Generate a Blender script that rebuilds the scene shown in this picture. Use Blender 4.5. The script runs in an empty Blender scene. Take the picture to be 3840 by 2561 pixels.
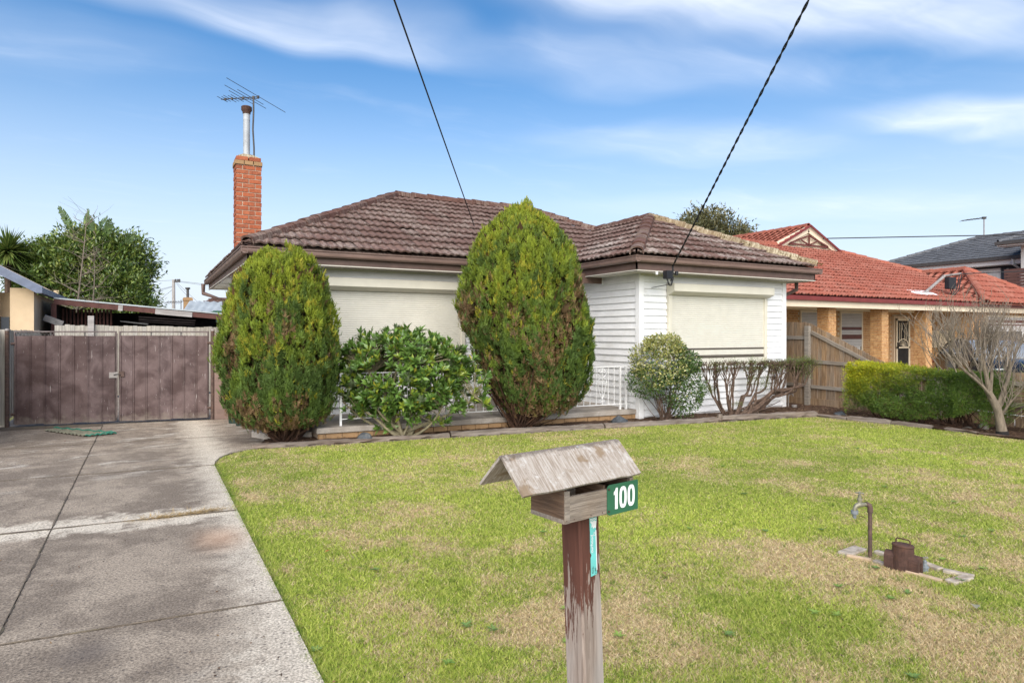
import bpy, bmesh, math, random
import numpy as np
from mathutils import Vector, Matrix, Euler

SC = bpy.context.scene
COL = SC.collection
rad = math.radians

# ------------------------------------------------------------------ camera
YAW = 29.29
cam_data = bpy.data.cameras.new('camera')
cam_data.sensor_width = 36.0
cam_data.lens = 2432.8 / 3840 * 36.0
cam_data.shift_y = -31.0 / 3840
cam_data.clip_start = 0.05
cam_data.clip_end = 3000
cam = bpy.data.objects.new('camera', cam_data)
cam.location = (0, 0, 1.6)
cam.rotation_euler = (rad(90), 0, rad(-YAW))
COL.objects.link(cam)
SC.camera = cam

# ------------------------------------------------------------------ light
SUN_TO = Vector((-0.52, -0.78, 0.74)).normalized()
SUN_EL = math.asin(SUN_TO.z)
SUN_AZ = math.atan2(SUN_TO.x, SUN_TO.y)
SKY_STRENGTH = 0.126
SUN_STRENGTH = 4.4
EXPOSURE = 0.55

sun_data = bpy.data.lights.new('sun', 'SUN')
sun_data.energy = SUN_STRENGTH
sun_data.angle = rad(75)
sun_data.color = (1.0, 0.94, 0.85)
sun = bpy.data.objects.new('sun', sun_data)
sun.rotation_euler = (-SUN_TO).to_track_quat('-Z', 'Y').to_euler()
sun.location = (5, -5, 20)
COL.objects.link(sun)

SC.view_settings.view_transform = 'Standard'
SC.view_settings.look = 'None'
SC.view_settings.exposure = EXPOSURE
SC.view_settings.gamma = 1.0
SC.view_settings.use_curve_mapping = False
SC.cycles.max_bounces = 5
SC.cycles.diffuse_bounces = 3
SC.cycles.glossy_bounces = 2
SC.cycles.transmission_bounces = 2
SC.cycles.transparent_max_bounces = 4


class NT:
    """short hand for building node trees"""
    def __init__(self, tree):
        self.t = tree
        tree.nodes.clear()

    def n(self, kind, **kw):
        nd = self.t.nodes.new(kind)
        for k, v in kw.items():
            setattr(nd, k, v)
        return nd

    def put(self, sock, v):
        if hasattr(v, 'is_output'):
            self.t.links.new(v, sock)
        elif isinstance(v, (tuple, list)) and len(v) == 3 and sock.type == 'RGBA':
            sock.default_value = (*v, 1)
        else:
            sock.default_value = v

    def math(self, op, a, b=0.0, c=0.0, clamp=False):
        nd = self.n('ShaderNodeMath', operation=op, use_clamp=clamp)
        for s, v in zip(nd.inputs, (a, b, c)):
            self.put(s, v)
        return nd.outputs[0]

    def vmath(self, op, a, b=(0, 0, 0), scale=None):
        nd = self.n('ShaderNodeVectorMath', operation=op)
        self.put(nd.inputs[0], a)
        self.put(nd.inputs[1], b)
        if scale is not None:
            self.put(nd.inputs[3], scale)
        return nd.outputs['Value'] if op in ('DOT_PRODUCT', 'LENGTH') else nd.outputs[0]

    def mapping(self, vec, loc=(0, 0, 0), rot=(0, 0, 0), scale=(1, 1, 1)):
        nd = self.n('ShaderNodeMapping')
        self.put(nd.inputs[0], vec)
        nd.inputs[1].default_value = loc
        nd.inputs[2].default_value = rot
        nd.inputs[3].default_value = scale
        return nd.outputs[0]

    def noise(self, vec, scale=5, detail=3, rough=0.55, dist=0.0, dim='3D'):
        nd = self.n('ShaderNodeTexNoise', noise_dimensions=dim)
        self.put(nd.inputs['Vector'], vec)
        nd.inputs['Scale'].default_value = scale
        nd.inputs['Detail'].default_value = detail
        nd.inputs['Roughness'].default_value = rough
        nd.inputs['Distortion'].default_value = dist
        return nd.outputs[0]

    def ramp(self, v, lo, hi, a=0.0, b=1.0, smooth=True):
        nd = self.n('ShaderNodeMapRange')
        nd.interpolation_type = 'SMOOTHSTEP' if smooth else 'LINEAR'
        nd.clamp = True
        self.put(nd.inputs[0], v)
        for i, q in zip((1, 2, 3, 4), (lo, hi, a, b)):
            nd.inputs[i].default_value = q
        return nd.outputs[0]

    def mix(self, fac, a, b, blend='MIX'):
        nd = self.n('ShaderNodeMix', data_type='RGBA', blend_type=blend)
        self.put(nd.inputs[0], fac)
        self.put(nd.inputs[6], a)
        self.put(nd.inputs[7], b)
        return nd.outputs[2]

    def bump(self, h, strength=0.3, dist=0.01):
        nd = self.n('ShaderNodeBump')
        nd.inputs['Strength'].default_value = strength
        nd.inputs['Distance'].default_value = dist
        self.put(nd.inputs['Height'], h)
        return nd.outputs[0]


# ------------------------------------------------------------------ sky
world = bpy.data.worlds.new('World')
SC.world = world
world.use_nodes = True
w = NT(world.node_tree)
sky = w.n('ShaderNodeTexSky', sky_type='NISHITA')
sky.sun_disc = False
sky.sun_elevation = SUN_EL
sky.sun_rotation = SUN_AZ
sky.altitude = 0
sky.air_density = 1.0
sky.dust_density = 1.0
sky.ozone_density = 1.6
tc = w.n('ShaderNodeTexCoord')
gen = tc.outputs['Generated']
sep = w.n('ShaderNodeSeparateXYZ')
w.put(sep.inputs[0], gen)
zc = w.math('MAXIMUM', sep.outputs[2], 0.03)
comb = w.n('ShaderNodeCombineXYZ')
w.put(comb.inputs[0], w.math('DIVIDE', sep.outputs[0], zc))
w.put(comb.inputs[1], w.math('DIVIDE', sep.outputs[1], zc))
P = comb.outputs[0]                     # a cirrus sheet at unit height
warp = w.n('ShaderNodeTexNoise', noise_dimensions='2D')
w.put(warp.inputs['Vector'], P)
warp.inputs['Scale'].default_value = 1.1
warp.inputs['Detail'].default_value = 2
Pw = w.vmath('ADD', P, w.vmath('SCALE', w.vmath('SUBTRACT', warp.outputs['Color'], (0.5, 0.5, 0.5)), scale=0.55))
streak = w.noise(w.mapping(Pw, rot=(0, 0, rad(20)), scale=(0.8, 3.0, 1)), 1.2, 4, 0.58, 0.0, '2D')
puff = w.noise(Pw, 1.9, 4, 0.6, 0.0, '2D')
tex = w.math('ADD', w.math('MULTIPLY', streak, 0.62), w.math('MULTIPLY', puff, 0.38))


def bank(x, y, ang, a, b, amp):
    """soft elongated bank of cirrus, centred on a point of the sheet"""
    v = w.mapping(w.vmath('SUBTRACT', Pw, (x, y, 0)), rot=(0, 0, rad(-ang)))
    v = w.vmath('MULTIPLY', v, (1 / a, 1 / b, 0))
    return w.math('MULTIPLY', w.ramp(w.vmath('LENGTH', v), 0.25, 1.15, 1.0, 0.0), amp)


dens = 0.0
for args in [(1.85, 1.24, -22, 1.35, 0.32, 0.95), (0.45, 2.16, -6, 0.72, 0.26, 0.58),
             (3.55, 1.55, -25, 0.95, 0.34, 0.85), (1.75, 1.85, -18, 0.85, 0.33, 0.40),
             (2.5, 2.55, -20, 1.0, 0.42, 0.36), (-0.45, 2.75, -5, 0.8, 0.35, 0.16),
             (4.6, 3.3, -30, 2.4, 0.7, 0.30)]:
    dens = w.math('ADD', bank(*args), dens)
dens = w.math('MULTIPLY', dens, w.ramp(tex, 0.22, 0.78, 0.50, 1.05))
veil = w.ramp(tex, 0.5, 0.8, 0.0, 0.08)
cloud = w.math('MINIMUM', w.math('ADD', w.math('MULTIPLY', dens, 0.82), veil), 0.90)
# the whole sky away from the picture carries thin cloud of the same kind
skycol = w.n('ShaderNodeHueSaturation')
skycol.inputs['Saturation'].default_value = 1.32
skycol.inputs['Value'].default_value = 1.0
w.put(skycol.inputs['Color'], sky.outputs[0])
hz = w.ramp(sep.outputs[2], -0.05, 0.42, 1.0, 0.0)
base_sky = w.mix(hz, skycol.outputs[0], (4.6, 5.05, 5.8))
final = w.mix(cloud, base_sky, (6.4, 6.7, 7.3))
bg = w.n('ShaderNodeBackground')
w.put(bg.inputs[0], final)
bg.inputs[1].default_value = SKY_STRENGTH
wo = w.n('ShaderNodeOutputWorld')
w.put(wo.inputs[0], bg.outputs[0])


# ------------------------------------------------------------------ materials
MATS = {}


def material(name):
    m = bpy.data.materials.new(name)
    m.use_nodes = True
    MATS[name] = m
    return m, NT(m.node_tree)


def finish(t, color, rough=0.7, normal=None, metallic=0.0, spec=0.4, trans=0.0, alpha=None):
    b = t.n('ShaderNodeBsdfPrincipled')
    t.put(b.inputs['Base Color'], color)
    t.put(b.inputs['Roughness'], rough)
    b.inputs['Metallic'].default_value = metallic
    b.inputs['Specular IOR Level'].default_value = spec
    if normal is not None:
        t.put(b.inputs['Normal'], normal)
    o = t.n('ShaderNodeOutputMaterial')
    sh = b.outputs[0]
    if trans:
        tr = t.n('ShaderNodeBsdfTranslucent')
        t.put(tr.inputs[0], color)
        mx = t.n('ShaderNodeMixShader')
        mx.inputs[0].default_value = trans
        t.t.links.new(sh, mx.inputs[1])
        t.t.links.new(tr.outputs[0], mx.inputs[2])
        sh = mx.outputs[0]
    t.t.links.new(sh, o.inputs[0])
    return b


def rnd_coords(t, amount=37.0):
    """object coordinates shifted by each object's own random number"""
    tc = t.n('ShaderNodeTexCoord')
    oi = t.n('ShaderNodeObjectInfo')
    off = t.math('MULTIPLY', oi.outputs['Random'], amount)
    c = t.n('ShaderNodeCombineXYZ')
    t.put(c.inputs[0], off)
    t.put(c.inputs[1], t.math('MULTIPLY', off, 1.7))
    t.put(c.inputs[2], t.math('MULTIPLY', off, 0.6))
    return t.vmath('ADD', tc.outputs['Object'], c.outputs[0]), oi.outputs['Random']


def world_pos(t):
    return t.n('ShaderNodeNewGeometry').outputs['Position']


def plain(name, col, rough=0.7, var=0.12, scale=6.0, bump=0.0, metallic=0.0, spec=0.4, stretch=(1, 1, 1), dirt=None, dirt_amt=0.0, bdist=0.01):
    m, t = material(name)
    v, r = rnd_coords(t)
    n1 = t.noise(t.mapping(v, scale=stretch), scale, 5, 0.6)
    dark = tuple(c * (1 - 1.6 * var) for c in col)
    light = tuple(min(1, c * (1 + 1.2 * var)) for c in col)
    c = t.mix(t.ramp(n1, 0.25, 0.75), dark, light)
    if dirt is not None:
        n2 = t.noise(v, scale * 0.45, 6, 0.65, 0.4)
        c = t.mix(t.math('MULTIPLY', t.ramp(n2, 0.5, 0.72), dirt_amt), c, dirt)
    nm = t.bump(t.noise(t.mapping(v, scale=stretch), scale * 6, 4, 0.6), bump, bdist) if bump else None
    finish(t, c, rough, nm, metallic, spec)
    return m


def per_piece(name, cols, rough=0.8, grain=30.0, bump=0.4, stain=None, stain_amt=0.0):
    """bricks, tiles: a tint for each piece plus grain"""
    m, t = material(name)
    v, r = rnd_coords(t)
    ramp = t.n('ShaderNodeValToRGB')
    ramp.color_ramp.interpolation = 'LINEAR'
    els = ramp.color_ramp.elements
    while len(els) < len(cols):
        els.new(0.5)
    for i, c in enumerate(cols):
        els[i].position = i / (len(cols) - 1)
        els[i].color = (*c, 1)
    # a joined heap of pieces gets its tint from a coarse cell pattern instead
    cell = t.n('ShaderNodeTexWhiteNoise')
    sn = t.vmath('SNAP', world_pos(t), (0.24, 0.24, 0.086))
    t.put(cell.inputs[0], sn)
    t.put(ramp.inputs[0], t.math('FRACT', t.math('ADD', r, t.math('MULTIPLY', cell.outputs[0], 0.35))))
    n1 = t.noise(v, grain, 5, 0.65)
    c = t.mix(t.ramp(n1, 0.3, 0.75, 0.0, 0.45), ramp.outputs[0], tuple(min(1, q * 1.5 + 0.02) for q in cols[-1]))
    if stain is not None:
        n2 = t.noise(v, grain * 0.4, 6, 0.7, 0.5)
        c = t.mix(t.math('MULTIPLY', t.ramp(n2, 0.52, 0.66), stain_amt), c, stain)
    finish(t, c, rough, t.bump(n1, bump, 0.006), spec=0.25)
    return m


def tile_mat(name, base, alt, worn, worn_amt, moss=None):
    m, t = material(name)
    v, r = rnd_coords(t)
    wp = world_pos(t)
    broad = t.noise(wp, 0.9, 4, 0.6)
    c = t.mix(t.ramp(t.noise(v, 9, 5, 0.6), 0.3, 0.7), base, alt)
    c = t.mix(t.math('MULTIPLY', r, 0.6), c, tuple(q * 0.55 for q in base))
    streaks = t.noise(t.mapping(v, scale=(26, 5.0, 5.0)), 1.0, 6, 0.72, 0.6)
    fine = t.noise(v, 42, 4, 0.7)
    mask = t.math('ADD', t.math('MULTIPLY', streaks, 0.75), t.math('MULTIPLY', fine, 0.30))
    mask = t.math('ADD', mask, t.math('MULTIPLY', broad, 0.35))
    mask = t.math('ADD', mask, t.math('MULTIPLY', r, 0.10))
    c = t.mix(t.math('MULTIPLY', t.ramp(mask, 0.70, 0.90), worn_amt), c, worn)
    if moss is not None:
        mo = t.noise(wp, 5.0, 6, 0.7)
        c = t.mix(t.ramp(mo, 0.62, 0.74, 0.0, 0.8), c, moss)
    finish(t, c, 0.88, t.bump(t.math('ADD', fine, streaks), 0.5, 0.006), spec=0.2)
    return m


def wood_mat(name, dark, light, grey, grey_amt, axis=2, rough=0.85, scale=1.0):
    m, t = material(name)
    v, r = rnd_coords(t)
    st = [30.0 * scale] * 3
    st[axis] = 1.6 * scale
    g = t.noise(t.mapping(v, scale=tuple(st)), 1.0, 6, 0.68, 0.6)
    st2 = [90.0 * scale] * 3
    st2[axis] = 3.0 * scale
    g2 = t.noise(t.mapping(v, scale=tuple(st2)), 1.0, 4, 0.7)
    c = t.mix(t.ramp(g, 0.28, 0.7), dark, light)
    c = t.mix(t.ramp(g2, 0.55, 0.72, 0.0, 0.55), c, tuple(q * 0.35 for q in dark))
    big = t.noise(v, 1.7 * scale, 4, 0.6)
    gm = t.math('ADD', t.math('MULTIPLY', t.ramp(big, 0.3, 0.7), 0.7), t.math('MULTIPLY', r, 0.5))
    c = t.mix(t.math('MULTIPLY', gm, grey_amt, clamp=True), c, t.mix(t.ramp(g, 0.3, 0.7), tuple(q * 0.55 for q in grey), grey))
    finish(t, c, rough, t.bump(t.math('ADD', g, t.math('MULTIPLY', g2, 0.6)), 0.6, 0.006), spec=0.15)
    return m


def leaf_mat(name, rough=0.5, trans=0.25, spec=0.4):
    m, t = material(name)
    a = t.n('ShaderNodeAttribute', attribute_name='Col')
    finish(t, a.outputs['Color'], rough, None, spec=spec, trans=trans)
    return m


plain('white_paint', (0.80, 0.805, 0.81), 0.5, 0.035, 4, 0.05, dirt=(0.60, 0.59, 0.55), dirt_amt=0.35, stretch=(0.4, 1, 1))
plain('cream_shutter', (0.60, 0.58, 0.505), 0.45, 0.03, 5, dirt=(0.55, 0.52, 0.42), dirt_amt=0.25)
plain('shutter_box_paint', (0.60, 0.57, 0.475), 0.4, 0.03, 5)
plain('stripe_brown', (0.085, 0.07, 0.055), 0.5, 0.08)
plain('brown_gutter', (0.185, 0.122, 0.10), 0.42, 0.12, 5, 0.1, dirt=(0.26, 0.19, 0.155), dirt_amt=0.4, stretch=(0.4, 1, 2))
plain('brown_fascia', (0.120, 0.076, 0.062), 0.55, 0.12, 5, dirt=(0.16, 0.11, 0.085), dirt_amt=0.4)
plain('soffit_paint', (0.60, 0.58, 0.50), 0.6, 0.04, 4)
tile_mat('brown_tile', (0.112, 0.066, 0.054), (0.158, 0.098, 0.081), (0.36, 0.30, 0.26), 0.50)
tile_mat('brown_tile_worn', (0.105, 0.058, 0.046), (0.150, 0.090, 0.074), (0.42, 0.37, 0.33), 0.72)
tile_mat('brown_cap', (0.095, 0.046, 0.036), (0.130, 0.068, 0.053), (0.36, 0.30, 0.25), 0.45)
tile_mat('mossy_cap', (0.17, 0.12, 0.07), (0.24, 0.18, 0.11), (0.48, 0.42, 0.30), 0.8, (0.085, 0.075, 0.018))
tile_mat('red_tile', (0.270, 0.074, 0.048), (0.345, 0.118, 0.079), (0.41, 0.20, 0.15), 0.55)
tile_mat('red_cap', (0.29, 0.085, 0.055), (0.36, 0.125, 0.085), (0.36, 0.18, 0.13), 0.5)
tile_mat('slate_tile', (0.090, 0.095, 0.105), (0.130, 0.135, 0.148), (0.19, 0.195, 0.205), 0.5)
per_piece('red_brick', [(0.24, 0.060, 0.026), (0.31, 0.082, 0.034), (0.18, 0.048, 0.025), (0.33, 0.105, 0.048)], 0.85, 26, stain=(0.10, 0.05, 0.035), stain_amt=0.5)
per_piece('orange_brick', [(0.40, 0.205, 0.082), (0.48, 0.275, 0.118), (0.34, 0.165, 0.068), (0.53, 0.33, 0.155)], 0.85, 20, stain=(0.30, 0.11, 0.035), stain_amt=0.75)
per_piece('porch_brick', [(0.27, 0.165, 0.080), (0.32, 0.20, 0.10), (0.22, 0.135, 0.068)], 0.85, 24, stain=(0.22, 0.12, 0.06), stain_amt=0.5)
plain('mortar', (0.42, 0.33, 0.25), 0.95, 0.15, 20, 0.3)
plain('pale_mortar', (0.55, 0.46, 0.34), 0.95, 0.12, 20, 0.3)
plain('metal_grey', (0.36, 0.38, 0.40), 0.6, 0.08, 8, 0.1, 0.1, dirt=(0.22, 0.21, 0.21), dirt_amt=0.5)
plain('galvanised', (0.27, 0.25, 0.235), 0.65, 0.15, 14, 0.1, 0.15, dirt=(0.14, 0.095, 0.08), dirt_amt=0.7)
plain('dark_metal', (0.055, 0.05, 0.047), 0.5, 0.15, 10)
plain('rust', (0.075, 0.038, 0.028), 0.85, 0.25, 25, 0.5, dirt=(0.15, 0.065, 0.032), dirt_amt=0.6)
plain('rust_pipe', (0.090, 0.058, 0.047), 0.8, 0.2, 25, 0.4, dirt=(0.16, 0.085, 0.05), dirt_amt=0.5)
plain('brass_grey', (0.24, 0.225, 0.165), 0.5, 0.15, 40, 0.2, 0.35, dirt=(0.12, 0.125, 0.10), dirt_amt=0.5)
plain('grey_plastic', (0.17, 0.19, 0.205), 0.55, 0.1, 20)
plain('black_plastic', (0.013, 0.013, 0.016), 0.5, 0.1, 10)
plain('cable_black', (0.016, 0.016, 0.018), 0.6, 0.1, 10)
plain('render_cream', (0.60, 0.46, 0.30), 0.9, 0.05, 3, 0.35, dirt=(0.50, 0.38, 0.24), dirt_amt=0.3)
plain('render_mustard', (0.46, 0.31, 0.13), 0.9, 0.05, 3, 0.35)
plain('blue_fascia', (0.13, 0.155, 0.22), 0.5, 0.12, 5, dirt=(0.30, 0.32, 0.36), dirt_amt=0.3)
plain('beige_roof', (0.60, 0.50, 0.38), 0.6, 0.06, 2)
plain('zinc_sheet', (0.46, 0.50, 0.51), 0.45, 0.12, 2.5, 0.1, 0.4, dirt=(0.30, 0.31, 0.30), dirt_amt=0.4)
plain('shed_red', (0.10, 0.042, 0.034), 0.8, 0.15, 6)
plain('shed_black', (0.020, 0.018, 0.018), 0.9, 0.2, 6)
plain('green_paint', (0.014, 0.085, 0.055), 0.6, 0.15, 6)
plain('navy_render', (0.032, 0.044, 0.060), 0.85, 0.08, 3, 0.2)
plain('pale_render', (0.56, 0.53, 0.50), 0.9, 0.04, 3, 0.2)
plain('grey_trim', (0.50, 0.48, 0.47), 0.55, 0.05, 3)
plain('cream_trim', (0.74, 0.63, 0.47), 0.55, 0.04, 3)
plain('peach_door', (0.70, 0.55, 0.40), 0.6, 0.04, 3)
plain('maroon_gutter', (0.16, 0.026, 0.022), 0.4, 0.1, 4)
plain('maroon_trim', (0.11, 0.030, 0.022), 0.5, 0.1, 4)
plain('deck_slat', (0.085, 0.040, 0.032), 0.6, 0.15, 4)
plain('bark_brown', (0.088, 0.056, 0.039), 0.92, 0.3, 22, 0.7, stretch=(1, 1, 0.25), dirt=(0.17, 0.12, 0.088), dirt_amt=0.6)
plain('bark_dark', (0.070, 0.036, 0.022), 0.95, 0.3, 20, 0.6, dirt=(0.15, 0.075, 0.040), dirt_amt=0.6)
plain('bark_grey', (0.175, 0.142, 0.105), 0.92, 0.22, 26, 0.7, stretch=(1, 1, 0.3), dirt=(0.19, 0.16, 0.12), dirt_amt=0.5)
plain('bark_olive', (0.24, 0.21, 0.13), 0.92, 0.2, 22, 0.5)
plain('twig_pale', (0.205, 0.168, 0.13), 0.9, 0.15, 12)
plain('charred', (0.012, 0.011, 0.011), 0.95, 0.2, 20, 0.5)
plain('stone_blue', (0.060, 0.068, 0.078), 0.8, 0.25, 12, 0.6, dirt=(0.16, 0.15, 0.12), dirt_amt=0.5)
plain('stone_pale', (0.22, 0.20, 0.17), 0.9, 0.25, 14, 0.6)
plain('paver_pale', (0.40, 0.345, 0.28), 0.9, 0.25, 16, 0.6, dirt=(0.25, 0.18, 0.11), dirt_amt=0.85)
plain('paver_peach', (0.46, 0.34, 0.23), 0.9, 0.12, 16, 0.5, dirt=(0.38, 0.27, 0.17), dirt_amt=0.5)
plain('pot_green', (0.018, 0.040, 0.032), 0.5, 0.12, 8)
plain('mat_green', (0.025, 0.145, 0.10), 0.7, 0.15, 10)
plain('mat_dirty', (0.19, 0.18, 0.125), 0.95, 0.25, 14, 0.4, dirt=(0.09, 0.12, 0.075), dirt_amt=0.6)
plain('plate_green', (0.030, 0.120, 0.065), 0.35, 0.05, 12)
plain('digit_white', (0.80, 0.81, 0.80), 0.4, 0.02, 12)
plain('sticker_teal', (0.14, 0.50, 0.47), 0.4, 0.08, 30)
plain('sticker_white', (0.70, 0.73, 0.72), 0.5, 0.06, 30)
plain('car_paint', (0.010, 0.011, 0.013), 0.10, 0.05, 4, spec=0.6)
plain('tyre', (0.018, 0.018, 0.018), 0.85, 0.1, 6)
plain('alloy', (0.42, 0.43, 0.44), 0.3, 0.05, 6, metallic=0.8)
plain('lamp_red', (0.30, 0.012, 0.012), 0.25, 0.05, 6)
plain('fluoro_tube', (0.75, 0.76, 0.78), 0.4, 0.02, 4)
plain('shade_cloth', (0.17, 0.145, 0.15), 0.9, 0.12, 6)
plain('curtain_net', (0.56, 0.55, 0.53), 0.9, 0.08, 4, stretch=(8, 8, 0.3))
wood_mat('fence_wood', (0.15, 0.085, 0.042), (0.34, 0.225, 0.125), (0.27, 0.245, 0.215), 0.50, 2, scale=1.2)
wood_mat('fence_top', (0.12, 0.095, 0.070), (0.24, 0.20, 0.155), (0.30, 0.28, 0.25), 0.95, 2, scale=1.2)
wood_mat('rail_wood', (0.13, 0.105, 0.080), (0.26, 0.215, 0.17), (0.34, 0.31, 0.27), 0.85, 1, scale=1.2)
wood_mat('grey_paling', (0.24, 0.22, 0.18), (0.44, 0.40, 0.33), (0.46, 0.44, 0.40), 0.75, 2, scale=1.2)
wood_mat('sleeper_wood', (0.085, 0.062, 0.050), (0.23, 0.185, 0.150), (0.28, 0.250, 0.222), 0.7, 0, scale=1.0)
wood_mat('box_wood', (0.13, 0.085, 0.055), (0.32, 0.245, 0.175), (0.31, 0.28, 0.245), 0.75, 0, scale=4.0)
wood_mat('shaded_box_wood', (0.060, 0.030, 0.018), (0.165, 0.095, 0.055), (0.17, 0.145, 0.12), 0.45, 1, scale=4.0)  # darker, redder copy of box_wood: shade of the letterbox ends put into the colour
wood_mat('beam_grey', (0.22, 0.20, 0.18), (0.42, 0.39, 0.36), (0.42, 0.40, 0.39), 0.8, 0, scale=1.0)
leaf_mat('cypress_leaf', 0.6, 0.18, 0.25)
leaf_mat('glossy_leaf', 0.34, 0.18, 0.5)
leaf_mat('matt_leaf', 0.55, 0.25, 0.3)
leaf_mat('grass_blade', 0.6, 0.38, 0.15)

# weathered plywood roof of the letterbox
m, t = material('plywood')
v, r = rnd_coords(t)
g = t.noise(t.mapping(v, scale=(190, 14, 55)), 1.0, 6, 0.7, 0.2)
f = t.noise(v, 30, 6, 0.7, 0.5)
blot = t.noise(v, 16, 5, 0.6, 0.3)
c = t.mix(t.ramp(g, 0.32, 0.66), (0.23, 0.185, 0.145), (0.40, 0.365, 0.325))
c = t.mix(t.ramp(f, 0.52, 0.72, 0, 0.8), c, (0.50, 0.485, 0.46))
c = t.mix(t.ramp(blot, 0.54, 0.66, 0, 0.8), c, (0.20, 0.14, 0.085))
c = t.mix(t.ramp(t.noise(v, 70, 4, 0.7), 0.62, 0.70, 0, 0.6), c, (0.12, 0.095, 0.07))
sepo = t.n('ShaderNodeSeparateXYZ')
tco = t.n('ShaderNodeTexCoord')
t.put(sepo.inputs[0], tco.outputs['Object'])
edge = t.ramp(t.math('ADD', sepo.outputs[1], t.math('MULTIPLY', t.noise(v, 38, 5, 0.7), 0.075)), 0.148, 0.165)
c = t.mix(t.math('MULTIPLY', edge, 0.7), c, (0.085, 0.070, 0.060))
finish(t, c, 0.9, t.bump(t.math('ADD', g, f), 0.6, 0.004), spec=0.15)

# flaking brown paint over grey wood on the letterbox post
m, t = material('flaking_post')
v, r = rnd_coords(t)
g = t.noise(t.mapping(v, scale=(60, 60, 4)), 1.0, 6, 0.68, 0.6)
wood = t.mix(t.ramp(g, 0.3, 0.7), (0.17, 0.130, 0.106), (0.32, 0.265, 0.228))
big = t.noise(t.mapping(v, scale=(9, 9, 2.2)), 1.0, 3, 0.5)
wood = t.mix(t.ramp(big, 0.42, 0.62, 0, 0.6), wood, (0.30, 0.280, 0.262))
sepo = t.n('ShaderNodeSeparateXYZ')
tco = t.n('ShaderNodeTexCoord')
t.put(sepo.inputs[0], tco.outputs['Object'])
fl = t.noise(t.mapping(v, scale=(85, 85, 8)), 1.0, 5, 0.65, 0.2)
lim = t.ramp(sepo.outputs[2], 0.70, 1.02, 0.28, 0.66, smooth=False)
lim = t.math('ADD', lim, t.math('MULTIPLY', sepo.outputs[0], -1.6))
paint = t.ramp(t.math('SUBTRACT', lim, fl), 0.0, 0.02)
c = t.mix(paint, wood, t.mix(t.ramp(g, 0.3, 0.7), (0.070, 0.029, 0.021), (0.110, 0.045, 0.031)))
finish(t, c, 0.75, t.bump(t.math('ADD', paint, t.math('MULTIPLY', g, 0.4)), 0.5, 0.003), spec=0.25)

# gate sheet: faded mauve brown paint with chalky patches, scuffs and runs
m, t = material('gate_sheet')
wp = world_pos(t)
v, r = rnd_coords(t)
chalk = t.noise(wp, 2.6, 5, 0.6, 0.4)
c = t.mix(t.ramp(chalk, 0.36, 0.64), (0.052, 0.031, 0.030), (0.138, 0.098, 0.095))
c = t.mix(t.math('MULTIPLY', r, 0.25), c, (0.095, 0.055, 0.045))
runs = t.noise(t.mapping(wp, scale=(60, 60, 4)), 1.0, 4, 0.6)
c = t.mix(t.ramp(runs, 0.66, 0.72, 0, 0.75), c, (0.46, 0.42, 0.40))
sp = t.noise(wp, 55, 2, 0.5)
c = t.mix(t.ramp(sp, 0.73, 0.77, 0, 0.8), c, (0.55, 0.53, 0.50))
sg_ = t.n('ShaderNodeSeparateXYZ')
t.put(sg_.inputs[0], wp)
spl = t.ramp(t.math('ADD', sg_.outputs[2], t.math('MULTIPLY', t.noise(wp, 9, 5, 0.65), 0.5)), 0.22, 0.46, 0.75, 0.0)
c = t.mix(spl, c, (0.20, 0.165, 0.135))
finish(t, c, 0.6, t.bump(chalk, 0.15, 0.01), spec=0.3)

# driveway concrete: dark traffic grime, pale worn joints and edges, exposed stones
m, t = material('drive_concrete')
wp = world_pos(t)
sx = t.n('ShaderNodeSeparateXYZ')
t.put(sx.inputs[0], wp)
n1 = t.noise(wp, 1.1, 6, 0.62, 0.5)
n2 = t.noise(wp, 5.0, 6, 0.65, 0.3)
fine = t.noise(wp, 75, 4, 0.75)
dx = t.math('ABSOLUTE', t.math('SUBTRACT', sx.outputs[0], 0.72))
edge = t.ramp(t.math('ADD', dx, t.math('MULTIPLY', n2, 0.55)), 0.24, 0.70, 1.0, 0.0)
jy = t.math('ABSOLUTE', t.math('ADD', t.math('SUBTRACT', sx.outputs[1], 6.36), t.math('MULTIPLY', sx.outputs[0], 0.09)))
joint = t.ramp(t.math('ADD', jy, t.math('MULTIPLY', n2, 0.8)), 0.52, 0.74, 1.0, 0.0)
grime = t.ramp(t.math('ADD', t.math('MULTIPLY', n1, 0.6), t.math('MULTIPLY', n2, 0.4)), 0.40, 0.58)
c = t.mix(grime, (0.315, 0.262, 0.205), (0.190, 0.155, 0.122))
near = t.math('MULTIPLY', t.ramp(t.math('ADD', t.math('MULTIPLY', t.math('SUBTRACT', 4.3, sx.outputs[1]), 0.4), t.math('MULTIPLY', sx.outputs[0], 0.9)), 0.35, 0.85), t.ramp(n2, 0.35, 0.6))
pale = t.math('MAXIMUM', t.math('MAXIMUM', t.math('MULTIPLY', edge, 0.95), t.math('MULTIPLY', joint, 0.95)), t.math('MULTIPLY', near, 0.8))
c = t.mix(pale, c, (0.56, 0.50, 0.41))
patch = t.noise(t.mapping(wp, scale=(1, 2.2, 1)), 1.7, 5, 0.6, 0.6)
far = t.ramp(sx.outputs[1], 7.0, 10.0)
c = t.mix(t.math('MULTIPLY', t.ramp(patch, 0.56, 0.66, 0, 0.8), far), c, (0.46, 0.42, 0.36))
c = t.vmath('SCALE', c, scale=t.ramp(fine, 0.34, 0.70, 0.52, 1.42))
vor = t.n('ShaderNodeTexVoronoi')
t.put(vor.inputs['Vector'], t.mapping(wp, scale=(1.0, 1.0, 1)))
vor.inputs['Scale'].default_value = 30
stones = t.ramp(vor.outputs['Distance'], 0.16, 0.27, 1.0, 0.0)
some = t.n('ShaderNodeSeparateColor')
t.put(some.inputs[0], vor.outputs['Color'])
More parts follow.
